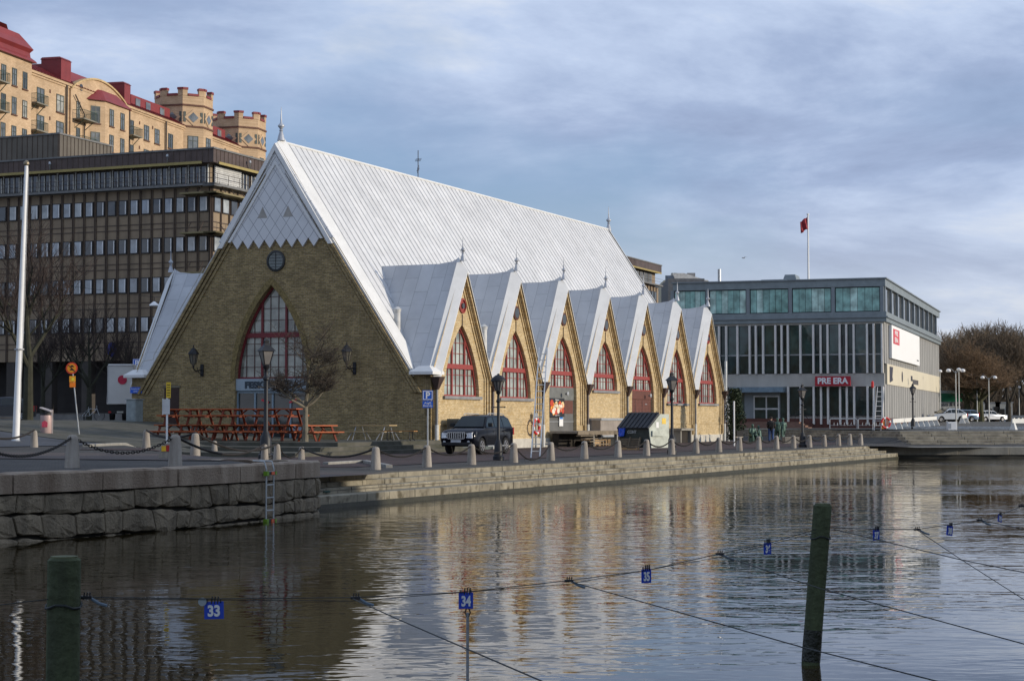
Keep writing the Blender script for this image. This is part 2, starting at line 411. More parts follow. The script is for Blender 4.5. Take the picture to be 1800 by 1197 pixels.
def masonry_quay():
    pl = chaikin(QL + [(-4.72, 44.7), (-4.85, 45.4), (-5.5, 46.0), (-8.2, 47.2)], 2)
    at, LEN = path_pts(pl)
    q = empty('quay_wall', (-9.5, 33.9, 0.5), 0, 'rough granite quay wall with big coping stones in the left foreground', 'quay wall')
    o0 = Vector(q.location)
    def P(l, z, out):
        p, n = at(l); return Vector((p.x+n.x*out, p.y+n.y*out, z)) - o0
    rnd = random.Random(3)
    m_cop = mat('coping_granite', (0.27, 0.22, 0.165), 0.85, 0, 0.4, 1.6, 0.9, 22, dirt=(0.13, 0.07, 0.035), streak=True)
    m_mas = mat('dark_quay_granite', (0.19, 0.155, 0.105), 0.85, 0, 0.5, 3.0, 1.0, 22, streak=True)
    cop = MB(); l = 0.0
    while l < LEN:
        e = min(LEN, l + rnd.choice([1.3, 1.5, 1.9, 2.4]) * (0.6 if l > LEN-6 else 1)); n = 6; g = 0.020; rings = []
        jit = rnd.uniform(-0.02, 0.02)
        for k in range(n+1):
            ll = l+g + (e-l-2*g)*k/n; b = 0.035 if k in (0, n) else 0
            rings.append([P(ll, 0.53-b, -0.60), P(ll, 0.53-b, 0.02+jit-b), P(ll, 0.49, 0.06+jit-b), P(ll, 0.14, 0.06+jit-b), P(ll, 0.12, -0.4)])
        vs = [p for rg in rings for p in rg]; fs = []
        for k in range(n):
            for j in range(5): fs.append((k*5+j, k*5+(j+1) % 5, (k+1)*5+(j+1) % 5, (k+1)*5+j))
        fs += [(4,3,2,1,0), tuple(n*5+j for j in range(5))]; cop.add(vs, fs); l = e
    cop.build('coping', m_cop, q)
    back = MB(); n = int(LEN/0.5)
    for k in range(n):
        a, b = LEN*k/n, LEN*(k+1)/n
        back.face([P(a, -1.6, -0.10), P(b, -1.6, -0.10), P(b, 0.15, -0.12), P(a, 0.15, -0.12)])
    back.build('joint_backing', mat('dark_joint', (0.018, 0.016, 0.013), 0.95), q)
    # rough stones: rows with jittered borders
    mas = MB(); rows = [0.125, -0.32, -0.72, -1.3]
    def border(i, l): 
        base = rows[i]
        if i == 0: return base
        return base + 0.05*math.sin(l*0.45+i*1.7) + 0.02*math.sin(l*1.9+i)
    for r_ in range(3):
        l = -rnd.random()
        prevs = rnd.uniform(-.08, .08)
        while l < LEN:
            e = l + rnd.uniform(0.40, 1.15)*(0.6 if l > LEN-5 else 1); zj0, zj1 = rnd.uniform(-.0, .03), rnd.uniform(-.045, .045); sk = rnd.uniform(-.16, .16); g = 0.009
            a0, b0 = max(0, l), min(LEN, e)
            if b0-a0 > 0.15:
                outer = []
                nn = 5
                for k in range(nn+1):
                    t = k/nn; ll = a0+g+prevs*0.5 + (b0-g+sk*0.5-(a0+g+prevs*0.5))*t
                    outer.append((ll, border(r_, ll)-g - zj0 - (0.03 if k in (0, nn) and r_ else 0.0) + rnd.uniform(-.012, .012)))
                for k in range(nn+1):
                    t = 1-k/nn; ll = a0+g-prevs*0.5 + (b0-g-sk*0.5-(a0+g-prevs*0.5))*t
                    outer.append((ll, border(r_+1, ll)+g + max(-.02, zj1) + (0.03 if k in (0, nn) else 0.0) + rnd.uniform(-.012, .012)))
                cl = sum(p[0] for p in outer)/len(outer); cz = sum(p[1] for p in outer)/len(outer); bul = rnd.uniform(0.015, 0.05)
                r0 = [P(a, z, -0.11) for a, z in outer]; r1 = [P(a, z, -0.005) for a, z in outer]
                r2 = [P(cl+(a-cl)*0.96, cz+(z-cz)*0.92, 0.012+bul*0.35+rnd.uniform(-.008, .008)) for a, z in outer]
                r3 = [P(cl+(a-cl)*0.62 , cz+(z-cz)*0.55, 0.02+bul*0.7+rnd.uniform(-.022, .022)) for a, z in outer]
                n_ = len(outer); vs = r0+r1+r2+r3+[P(cl, cz, 0.02+bul)]; fs = []
                for q_ in range(3):
                    for k in range(n_): fs.append((q_*n_+k, q_*n_+(k+1) % n_, (q_+1)*n_+(k+1) % n_, (q_+1)*n_+k))
                for k in range(n_): fs.append((3*n_+k, 3*n_+(k+1) % n_, 4*n_))
                mas.add(vs, fs)
            prevs = sk; l = e
    mas.build('rubble_masonry', m_mas, q, smooth=False)
    return at, LEN
quay_at, quay_len = masonry_quay()
# right-hand quay and the wide plaza stair
def right_quay():
    r = empty('right_quay', (0, 0, 0)); r['kind'] = 'structure'
    mb = MB(); x = 21.3; rnd = random.Random(5)
    while x < 130:
        e = x + rnd.uniform(2.6, 3.4); y = 113.4 + (x-34)*0.05
        mb.box(x+.015, e-.015, y+rnd.uniform(-.01, .01), y+2.2, -0.60, -0.105); x = e
    mb.build('coping_course', mat('quay_granite', (0.25, 0.235, 0.195), 0.85, 0, 0.3, 1.2, 0.4, 8, streak=True), r, bevel=0.03)
    MB().hexa([(20.5, 112.78, -1.4), (140, 118.75, -1.4), (140, 121, -1.4), (20.5, 116, -1.4), (20.5, 112.78, -.6), (140, 118.75, -.6), (140, 121, -.6), (20.5, 116, -.6)]).build('dark_base', mat('dark_wet_stone', (0.03, 0.028, 0.02), 0.6, 0, 0.4, 2), r)
right_quay()
def plaza_stair():
    r = empty('plaza_steps', (0, 0, 0)); r['kind'] = 'structure'
    xs = [2, 8, 14, 19, 20.5, 22, 23.5, 25, 26, 28] + [30+3.1*i for i in range(36)]
    for k in range(5):
        mb = MB(); rnd = random.Random(k)
        for a, b in zip(xs, xs[1:]):
            n = 2 if b-a > 2.5 else 1
            for i in range(n):
                x0 = a+(b-a)*i/n+0.01; x1 = a+(b-a)*(i+1)/n-0.01; z0 = -0.12+0.19*k; z1 = -0.12+0.19*(k+1)+rnd.uniform(-.01, .01)
                ya, yb = stair_y(x0)+k*0.85, stair_y(x1)+k*0.85
                mb.hexa([(x0, ya, z0-.3), (x1, yb, z0-.3), (x1, yb+1.1+(0.5 if k == 4 else 0), z0-.3), (x0, ya+1.1+(0.5 if k == 4 else 0), z0-.3), (x0, ya, z1), (x1, yb, z1), (x1, yb+1.1+(0.5 if k == 4 else 0), z1), (x0, ya+1.1+(0.5 if k == 4 else 0), z1)])
        mb.build('step_course', mat('plaza_step_stone', (0.24, 0.215, 0.165), 0.85, 0, 0.4, 1.5, 0.5, 8), r, bevel=0.03)
plaza_stair()
# kerbs near the end of the masonry quay and the low terraces before the gable
m_kerb = mat('kerb_granite', (0.27, 0.26, 0.23), 0.8, 0, 0.25, 4, 0.4, 25)
def kerb(name, pts, w, h, label, m=m_kerb, base=None, sink=0.3):
    o = empty(name, (pts[0][0], pts[0][1], ground(*pts[0])), 0, label, 'kerb'); mb = MB(); rnd = random.Random(len(pts))
    o0 = Vector(o.location)
    for a, b in zip(pts, pts[1:]):
        a, b = Vector(a), Vector(b); n = max(1, int((b-a).length/1.4)); d = (b-a).normalized(); s = Vector((-d.y, d.x))*w/2
        for k in range(n):
            p, q = a.lerp(b, k/n)+d*.008, a.lerp(b, (k+1)/n)-d*.008
            zb = base if base is not None else None
            zp = (ground(p.x, p.y) if zb is None else zb); zq = (ground(q.x, q.y) if zb is None else zb)
            mb.hexa([Vector((c.x, c.y, z-sink))-o0 for c, z in ((p-s, zp), (q-s, zq), (q+s, zq), (p+s, zp))] + [Vector((c.x, c.y, z+h))-o0 for c, z in ((p-s, zp), (q-s, zq), (q+s, zq), (p+s, zp))])
    ob = mb.build('kerb_stone', m, o, bevel=0.015); return o
pa = onz(572, 817, 0); pb = onz(640, 813, 0); pc = onz(684, 822, 0)
kerb('kerb', [(pa.x, pa.y), (pb.x, pb.y), (pc.x, pc.y)], 0.22, 0.10, 'pale bent kerb between the masonry quay end and the stepped quay')
ka = G(150, 785); kb = G(262, 784)
kerb('kerb', [(ka.x, ka.y), (kb.x, kb.y)], .25, .10, 'low mossy kerb along the asphalt behind the chained bollards')
# terraces before the gable: low slabs (ground level steps)
def slab(name, s0, s1, t0, t1, top, m, label):
    r = empty(name, (*xy(s0, t0), 0), HALL_ROT); r['kind'] = 'structure'
    n = 12; vs = []
    for i in range(n+1):
        t = (t1-t0)*i/n; x, y = xy((s0+s1)/2, t0+t)
        zt = max(top, ground(*xy(s0, t0+t))+0.05, ground(*xy(s1, t0+t))+0.05, ground(x, y)+0.05)
        vs += [(0, t, -0.5), (s1-s0, t, -0.5), (s1-s0, t, zt), (0, t, zt)]
    fs = [(3, 2, 1, 0)] + [tuple(n*4+k for k in range(4))]
    for i in range(n):
        a = i*4; fs += [(a, a+1, a+5, a+4), (a+1, a+2, a+6, a+5), (a+2, a+3, a+7, a+6), (a+3, a, a+4, a+7)]
    MB().add(vs, fs).build('terrace_slab', m, r)
    return r
m_ter = mat('mossy_paving', (0.085, 0.080, 0.066), 0.9, 0, 0.4, 0.9, 0.5, 18, dirt=(0.035, 0.042, 0.018))
slab('forecourt', -12.0, -0.35, -1.4, 19, 0.55, m_ter, '')
slab('forecourt_lower_step', -14.5, -0.30, -1.95, 18.9, 0.37, m_ter, '')
slab('forecourt_bottom_step', -17.5, -0.25, -2.5, 18.8, 0.18, m_ter, '')
# near quay behind the camera and the block across the canal that shades the left quay
tag(MB().box(-80, 90, -70, 3.0, -1.5, -0.05).build('near_quay', m_plaza), kind='structure')
def across():
    b = empty('quayside_block', (36, -10, 0), 0, 'plain rendered block on the near bank outside the right edge of the photo', 'building')
    mb = MB(); mb.box(0, 16, -30, 49, -1.5, 14); mb.build('wall', mat('ochre_render', (0.35, 0.28, 0.18), 0.9), b)
    mb = MB()
    for k in range(13):
        for z in (1.5, 5, 8.5): mb.box(-0.06, 0.05, -27+k*5.4, -25+k*5.4, z, z+2)
    mb.build('window_row', glass('dark_glass', (0.02, 0.025, 0.03)), b)
    MB().prism([(-0.5, -30.5, 14), (16.5, -30.5, 14), (8, -30.5, 17)], (0, 80, 0)).build('roof', mat('tile_roof', (0.16, 0.06, 0.04), 0.8), b)
across()
# ------------------------------------------------------------ the market hall
b_yel = dict(bw=0.27, bh=0.085, ms=0.010)
m_brick = brick('yellow_brick', (0.68, 0.53, 0.30), (0.50, 0.37, 0.19), (0.36, 0.30, 0.21), 0.27, 0.085, 'wall', 0.009, 0.85, var=0.22, bump=0.4, spots=((0.44, 0.31, 0.14), 5.0), nscale=1.2)
m_brickg = brick('shaded_gable_brick', (0.38, 0.275, 0.118), (0.19, 0.130, 0.054), (0.33, 0.285, 0.19), 0.27, 0.085, 'wall', 0.011, 0.85, var=0.30, bump=0.5, spots=((0.19, 0.15, 0.07), 7.5), nscale=1.3)  # yellow brick again, with the gable's shade put into a darker olive tone
m_roof = brick('white_sheet_roof', (0.66, 0.665, 0.665), (0.62, 0.63, 0.635), (0.60, 0.61, 0.62), 2.6, 0.60, 'roofx', 0.007, 0.5, var=0.16, bump=0.5, nscale=0.5)
m_droof = brick('dormer_sheet_roof_shaded', (0.53, 0.545, 0.56), (0.46, 0.475, 0.495), (0.28, 0.29, 0.30), 1.75, 0.78, 'roofy', 0.010, 0.5, var=0.12, bump=0.5, nscale=0.6)  # same sheet as the main roof, slope shade put into a darker, bluer colour
m_trim = mat('white_sheet_trim', (0.72, 0.72, 0.70), 0.5, 0, 0.07, 1.5, 0.2, 6)
m_red = mat('red_window_paint', (0.29, 0.050, 0.042), 0.5, 0, 0.15, 6)
m_pane = glass('pale_curtained_glass', (0.33, 0.37, 0.34), 0.12, 0.5)
m_paned = glass('dark_window_glass', (0.03, 0.033, 0.035), 0.04, 0.9)
m_plinth = mat('plinth_stone', (0.52, 0.49, 0.42), 0.8, 0, 0.2, 2, 0.3, 20)
H = empty('market_hall', (C0.x, C0.y, 0), HALL_ROT, 'church-like yellow brick fish market hall with steep white sheet roof and seven pointed dormer gables', 'market hall')
W = 18.28; BAY = 6.98; X0 = 0.175; NB = 7; LEN = X0 + BAY*NB + 0.2; ZE = 3.96; TAN = 1.508; YR0 = 0.94; YC = 9.14; ZR = ZE + TAN*(YC-YR0)
DZ = 9.75    # dormer ridge
def arch(xc, hw, z0, zs, za, n=10):
    """left-side points of a pointed arch, base up to apex, with a slight inward lean below the spring"""
    pts = [(xc-hw, z0)]
    for i in range(1, n+1):
        t = i/n; z = z0 + (za-z0)*t
        w = hw*(1 - t**1.9)**0.90 if t < 1 else 0
        pts.append((xc-w, z))
    return pts
def wall_with_arch(mb, x0, x1, zl, zr, xa, zapex, ap, z0, sill, flip, y=0.0):
    """two concave polygons round an arch; flip(x, z) -> point"""
    xc = ap[-1][0]; L = ap; Rr = [(2*xc-x, z) for x, z in ap]
    left = [(x0, z0), (x0, zl)] + ([(xa, zapex)] if zapex else []) + L[::-1] + [(L[0][0], sill), (xc, sill), (xc, z0)]
    right = [(x1, z0), (x1, zr)] + ([(xa, zapex)] if zapex else []) + Rr[::-1] + [(Rr[0][0], sill), (xc, sill), (xc, z0)]
    def clean(P):
        Q = []
        for p in P:
            if not Q or abs(p[0]-Q[-1][0]) + abs(p[1]-Q[-1][1]) > 1e-5: Q.append(p)
        if abs(Q[0][0]-Q[-1][0]) + abs(Q[0][1]-Q[-1][1]) < 1e-5: Q.pop()
        return Q
    for P in (left, right): mb.face([flip(x, z) for x, z in clean(P)])
def reveal(mb, ap, depth, flip3):
    xc = ap[-1][0]; loop = ap + [(2*xc-x, z) for x, z in ap[-2::-1]]
    loop = loop + [loop[0]]
    for (xa, za), (xb, zb) in zip(loop, loop[1:]):
        mb.face([flip3(xa, za, 0), flip3(xb, zb, 0), flip3(xb, zb, depth), flip3(xa, za, depth)])
def arch_window(parent, ap, f3, mpane, mframe, bars, cross, fw=0.16, name='window', nsub=3, subz=0.62, y0=0.18, bw_=0.013, mbar=None):
    """frame ring, mullions, transom (part) with pane (sub-part)"""
    xc = ap[-1][0]; hw = xc-ap[0][0]; z0 = ap[0][1]; za = ap[-1][1]
    def halfw(z):
        for (xa, a), (xb, b) in zip(ap, ap[1:]):
            if a <= z <= b: return xc - (xa + (xb-xa)*(z-a)/max(1e-6, b-a))
        return 0.0
    fr = MB(); L = ap + [(2*xc-x, z) for x, z in ap[-2::-1]]
    cz = z0 + (za-z0)*0.42
    inner = []
    for x, z in L:
        k = Vector((xc-x, cz-z)); k.normalize(); inner.append((x+k.x*fw*(1.0), z+k.y*fw*1.0))
    L2, I2 = L + [L[0]], inner + [inner[0]]
    for i in range(len(L)):
        a, b, c, d = L2[i], L2[i+1], I2[i+1], I2[i]
        fr.hexa([f3(a[0], a[1], y0+.10), f3(b[0], b[1], y0+.10), f3(c[0], c[1], y0+.10), f3(d[0], d[1], y0+.10), f3(a[0], a[1], y0), f3(b[0], b[1], y0), f3(c[0], c[1], y0), f3(d[0], d[1], y0)])
    def rect(x0, x1, a, b, d0=0.01, d1=0.09): fr.hexa([f3(x, z, d) for d in (y0+d1, y0+d0) for x, z in ((x0, a), (x1, a), (x1, b), (x0, b))])
    for bx in bars:      # main mullions
        x = xc+bx*hw; 
        z = za
        while z > z0 and halfw(z) < abs(bx)*hw: z -= 0.03
        rect(x-.06, x+.06, z0, z)
    for zc, th in cross: rect(xc-halfw(zc)+.03, xc+halfw(zc)-.03, zc-th/2, zc+th/2, -0.02, 0.10)
    w = parent and fr.build(name, mframe, parent)
    mun = MB()
    edges = [-1] + list(bars) + [1]
    for a, b in zip(edges, edges[1:]):
        for k in range(1, nsub):
            f = a+(b-a)*k/nsub; x = xc+f*hw; z = za
            while z > z0 and halfw(z) < abs(f)*hw: z -= 0.03
            mun.hexa([f3(x_, z_, d) for d in (y0+.085, y0+.05) for x_, z_ in ((x-bw_, z0), (x+bw_, z0), (x+bw_, z), (x-bw_, z))])
    z = z0 + subz
    while z < za-0.4:
        h = halfw(z); mun.hexa([f3(x_, z_, d) for d in (y0+.085, y0+.05) for x_, z_ in ((xc-h, z-bw_), (xc+h, z-bw_), (xc+h, z+bw_), (xc-h, z+bw_))]); z += subz
    mun.build('glazing_bars', mbar or mframe, w)
    p = MB(); p.face([f3(x, z, y0+.095) for x, z in L]); p.build('pane', mpane, w)
    return w
# side walls with seven gables (both long sides; the far side mirrored)
bay_sill = [2.80, 2.78, 3.50, 3.42, 3.50, 2.74, 2.78]
bay_bot = [2.80, 2.78, 0.9, 3.42, 0.35, 2.74, 2.78]
def hall_sides():
    sw = MB(); rv = MB()
    f = lambda x, z: (x, 0.0, z); f3 = lambda x, z, d: (x, d, z)
    for i in range(NB):
        x0 = X0 + BAY*i; x1 = x0+BAY; xc = x0+BAY/2
        if i == 0: sw.box(0, X0+0.001, 0, 0.3, 0.0, ZE)
        if i == NB-1: sw.box(x1-0.001, LEN, 0, 0.3, 0.0, ZE)
        ap = arch(xc, 2.13, bay_bot[i], 0, 6.58)
        if bay_bot[i] < 2.5:   # straight jambs up to the window, then the arch
            top = arch(xc, 2.13, 3.05, 0, 6.58); ap = [(xc-2.13, bay_bot[i])] + top
        wall_with_arch(sw, x0, x1, ZE, ZE, xc, DZ+0.02, ap, 0, bay_bot[i], f)
        reveal(rv, ap, 0.45, f3)
    sw.build('side_wall', m_brick, H); build_each(rv, 'arch_reveal', m_brick, H)
    # brick bands under the rakes, pilasters
    bands = MB()
    for i in range(NB):
        x0 = X0 + BAY*i; xc = x0+BAY/2; x1 = x0+BAY
        for off, out in ((0.20, 0.17), (0.42, 0.115), (0.64, 0.06)):
            k = (DZ-ZE)/(BAY/2); th = 0.13
            for sgn in (-1, 1):
                xe = xc+sgn*(BAY/2)
                a = Vector((xe - sgn*off, 0, ZE-0.2)); b = Vector((xc+sgn*0.02, 0, DZ-off*k)); 
                bands.prism([(a.x, -out, a.z), (b.x, -out, b.z), (b.x, -out, b.z-th*k*1.0), (a.x-sgn*th, -out, a.z)], (0, out+0.02, 0))
                bands.box(min(xe-sgn*off, xe-sgn*(off+th)), max(xe-sgn*off, xe-sgn*(off+th)), -out, 0.02, 1.25 if off > .3 else 0.6, ZE-0.2)
    bands.build('corbelled_brick_bands', m_brick, H)
    pl = MB(); 
    for i in range(NB):
        x0 = X0+BAY*i; xc = x0+BAY/2
        if bay_bot[i] > 2: pl.box(x0 if i else -0.05, x0+BAY, -0.09, 0.02, -0.1, 0.52)
        else:
            pl.box(x0, xc-2.2, -0.09, 0.02, -0.1, 0.52); pl.box(xc+2.2, x0+BAY, -0.09, 0.02, -0.1, 0.52)
    build_each(pl, 'plinth', m_plinth, H)
    sc = MB()
    for i in range(NB):
        x0 = X0+BAY*i; xc = x0+BAY/2
        if bay_bot[i] > 2:
            sc.box(x0+0.1, x0+BAY-0.1, -0.035, 0.02, 1.30, 1.36)
    sc.build('string_course', m_brick, H)
    # far side, plain but real: two gables are in sight over the end
    bw = MB()
    for i in range(NB):
        x0 = X0+BAY*i; xc = x0+BAY/2
        bw.face([(x0, W, 0), (x0+BAY, W, 0), (x0+BAY, W, ZE), (xc, W, DZ), (x0, W, ZE)])
    bw.build('back_wall', m_brick, H)
hall_sides()
def hall_windows():
    f3 = lambda x, z, d: (x, d, z)
    m_boards = mat('brown_door_boards', (0.125, 0.045, 0.032), 0.7, 0, 0.2, 3)
    m_gdoor = mat('grey_door_sheet', (0.16, 0.165, 0.155), 0.6, 0.2, 0.25, 1.5)
    for i in range(NB):
        x0 = X0 + BAY*i; xc = x0+BAY/2; sill = bay_sill[i]
        if bay_bot[i] < 2.5:
            full = [(xc-2.13, 3.05)] + arch(xc, 2.13, 3.05, 0, 6.58)[1:]
            ap = [p for p in full if p[1] > sill+0.02]
            # width at sill
            for (xa, a), (xb, b) in zip(full, full[1:]):
                if a <= sill <= b: xs = xa+(xb-xa)*(sill-a)/(b-a)
            ap = [(xs, sill)] + ap
        elif i == 3:
            full = arch(xc, 2.13, 2.75, 0, 6.58)
            ap = arch(xc, 2.10, sill, 0, 6.58)
        else: ap = arch(xc, 2.13, sill, 0, 6.58)
        arch_window(H, ap, f3, m_pane, m_red, (-0.36, 0.36), ((4.35, 0.24),), name='window', fw=0.13, nsub=3, subz=0.56)
        if bay_bot[i] > 2: MB().box(xc-2.28, xc+2.28, -0.14, 0.20, sill-0.16, sill-0.002).build('window_sill', mat('grey_sill', (0.22, 0.22, 0.22), 0.7), H)
        # round window
        r0 = MB(); r0.lathe([(0.40, 0.0), (0.40, -0.07), (0.30, -0.09), (0.29, -0.02)], (xc, 0.0, 7.55), 24, 'y')
        rw = r0.build('round_window', m_red if i in (0, 6) else mat('brown_window_paint', (0.10, 0.035, 0.025), 0.6), H, smooth=True)
        MB().lathe([(0.29 if i not in (0, 6) else 0.15, -0.065), (0.29 if i not in (0, 6) else 0.15, -0.095)], (xc, 0.0, 7.55), 20, 'y').build('pane', m_paned, rw)
        # keystone crack line of darker bricks, wall anchors
        MB().box(xc-0.035, xc+0.035, -0.03, 0.02, 6.5, 7.1).build('wall_anchor', mat('rust_iron', (0.05, 0.03, 0.02), 0.8), H)
        if i == 2:
            MB().box(xc-2.13, xc+2.13, 0.16, 0.30, 2.75, 3.50).build('lintel_panel', m_gdoor, H)
            d = MB().box(xc-2.13, xc+2.13, 0.20, 0.34, 0.9, 2.74).build('delivery_door', mat('dark_grey_door', (0.125, 0.125, 0.12), 0.6, 0.1, 0.2, 1), H)
            MB().box(xc+0.4, xc+1.95, 0.17, 0.19, 1.95, 2.72).build('brown_panel', m_boards, d)
            MB().box(xc-2.1, xc+2.1, 0.165, 0.19, 1.45, 1.48).build('rail', M['galv'], d)
            l = MB().lathe([(0.05, -0.15), (0.10, -0.28), (0.14, -0.34), (0.02, -0.36)], (xc+0.2, 0.1, 3.12), 10, 'y').build('spotlight', M['galv'], H)
            # food poster: dark field with warm blots, plain generic picture
            p = MB().box(xc-2.05, xc+0.25, 0.02, 0.15, 1.75, 2.85).build('poster', mat('poster_black', (0.02, 0.018, 0.018), 0.4), H)
            rnd = random.Random(4); cols = [(0.75, 0.12, 0.02), (0.85, 0.35, 0.03), (0.8, 0.6, 0.3), (0.55, 0.06, 0.02), (0.85, 0.75, 0.6)]
            for k, c in enumerate(cols):
                mb = MB()
                for _ in range(9):
                    px, pz = xc-0.9+rnd.uniform(-.95, .95), 2.3+rnd.uniform(-.26, .26); rr = rnd.uniform(.07, .22)
                    mb.face([(px+rr*math.cos(a)*1.25, 0.014-0.002*k, pz+rr*math.sin(a)) for a in [j*math.pi/4+rnd.random()*.3 for j in range(8)]])
                mb.build('poster_print', mat('poster_ink_%d' % k, c, 0.4, var=0.15), p)
            text('Fiskbaren', 0.15, M['white'], p, (xc-0.9, 0.012, 2.75), (R(90), 0, 0), 0.002)
            text('Öppet 10-18', 0.12, M['white'], p, (xc-0.9, 0.012, 1.85), (R(90), 0, 0), 0.002)
            n = MB().box(xc-0.30, xc+0.28, 0.12, 0.16, 0.95+.25, 1.75+.25-.02).build('notice', M['white'], H)
            MB().box(xc-0.25, xc+0.23, 0.112, 0.118, 1.62, 1.95).build('notice_print', mat('blue_print', (0.03, 0.22, 0.65), 0.5), n)
        if i == 4:
            MB().box(xc-2.13, xc+2.13, 0.16, 0.30, 2.95, 3.50).build('lintel_panel', m_boards, H)
            d = MB().box(xc-2.13, xc+2.13, 0.22, 0.34, 0.35, 2.94)
            for k in range(12): d.box(xc-2.1, xc+2.1, 0.20, 0.225, 0.40+k*0.212, 0.40+k*0.212+0.19)
            dd = d.build('wooden_gate', m_boards, H)
            for xx in (-1.0, 0.35): MB().box(xc+xx-.02, xc+xx+.02, 0.19, 0.21, 0.4, 2.93).build('door_joint', M['black'], dd)
            for xx, zz in ((0.9, 2.6), (0.9, 1.7)): MB().box(xc+xx, xc+xx+.35, 0.17, 0.20, zz, zz+.05).build('hinge', M['galv'], dd)
            MB().lathe([(0.05, -0.15), (0.10, -0.28), (0.14, -0.34), (0.02, -0.36)], (xc+0.9, 0.1, 3.2), 10, 'y').build('spotlight', M['galv'], H)
    # steel-faced low wall and loading dock faces belong to the yard objects further down
    m_hop = mat('brown_hopper', (0.075, 0.05, 0.045), 0.6, 0.2)
    for i in range(NB+1):
        x = X0 + BAY*i + (0.12 if i == 0 else (-0.1 if i == NB else 0))
        dp = MB().tube([(x, -0.20, 0.02), (x, -0.20, 3.3)], 0.075, 10).build('downpipe', mat('brown_downpipe', (0.12, 0.10, 0.095), 0.5, 0.3) if i % 2 else mat('grey_downpipe', (0.20, 0.195, 0.19), 0.5, 0.3), H, smooth=True)
        MB().tube([(x, -0.20, 0.02), (x, -0.20, 1.3)], 0.10, 10).build('pipe_guard', mat('pale_pipe', (0.55, 0.55, 0.52), 0.5), dp, smooth=True)
        MB().hexa([(x-.09, -.28, 3.1), (x+.09, -.28, 3.1), (x+.09, -.10, 3.1), (x-.09, -.10, 3.1), (x-.33, -.52, 3.75), (x+.33, -.52, 3.75), (x+.33, -.03, 3.75), (x-.33, -.03, 3.75)]).build('rain_hopper', m_hop, dp)
hall_windows()
# white verge strips: sheet running along a rake, tilted outward
def verge(mb, a0, a1, b0, b1, th=0.09):
    """a: inner (upper) edge bottom->top, b: outer edge bottom->top"""
    a0, a1, b0, b1 = map(Vector, (a0, a1, b0, b1)); dn = Vector((0, 0, -th))
    mb.hexa([a0+dn, b0+dn, b1+dn, a1+dn, a0, b0, b1, a1])
def finial(parent, x, y, z, s=1.0):
    f = MB().lathe([(0.24*s, -0.25*s), (0.17*s, 0.05*s), (0.09*s, 0.30*s), (0.12*s, 0.36*s), (0.07*s, 0.42*s), (0.11*s, 0.50*s), (0.20*s, 0.60*s), (0.20*s, 0.66*s), (0.10*s, 0.76*s), (0.06*s, 0.84*s), (0.05*s, 1.0*s), (0.012*s, 1.75*s)], (x, y, z), 12)
    return f.build('finial', mat('grey_finial', (0.42, 0.44, 0.47), 0.45, 0.3), parent, smooth=True)
def dormer_roof(i, side):
    xc = X0 + BAY*i + BAY/2; hw = BAY/2
    Y = (lambda y: y) if side == 0 else (lambda y: W-y)
    yr = YR0 + (DZ-ZE)/TAN; yin, yout = 0.22, -0.34; k = (DZ-ZE)/hw
    mb = MB()
    zt = DZ+0.06; zb = ZE+0.06
    for sg in (-1, 1):
        mb.face([(xc+sg*hw, Y(yin), zb), (xc, Y(yin), zt), (xc, Y(yr+0.1), zt), (xc+sg*hw, Y(YR0), zb)])
        # swept-up ridge near the front
        mb.face([(xc+sg*0.35, Y(yin+1.1), zt-0.35*k), (xc+sg*0.42, Y(yin), zt-0.42*k+0.03), (xc, Y(yin), zt+0.28), (xc, Y(yin+0.35), zt+0.10), (xc, Y(yin+1.1), zt+0.008)])
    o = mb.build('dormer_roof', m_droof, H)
    v = MB()
    for sg in (-1, 1):
        verge(v, (xc+sg*(hw-0.02), Y(yin), ZE+0.10), (xc, Y(yin), zt+0.34), (xc+sg*(hw-0.12), Y(yout), ZE-0.52), (xc, Y(yout), zt-0.44), 0.08)
    build_each(v, 'verge_board', m_trim, o)
    so = MB()
    for sg in (-1, 1): so.prism([(xc+sg*(hw-.08), Y(-0.26), ZE-0.58), (xc, Y(-0.26), zt-0.60), (xc, Y(-0.26), zt-0.80), (xc+sg*(hw-.22), Y(-0.26), ZE-0.58)], (0, Y(0.02)-Y(-0.26), 0))
    so.build('rake_cornice', m_brick, o)
    finial(o, xc, Y(-0.05), zt+0.28, 0.66)
    return o
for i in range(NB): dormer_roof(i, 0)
for i in range(3): dormer_roof(i, 1)
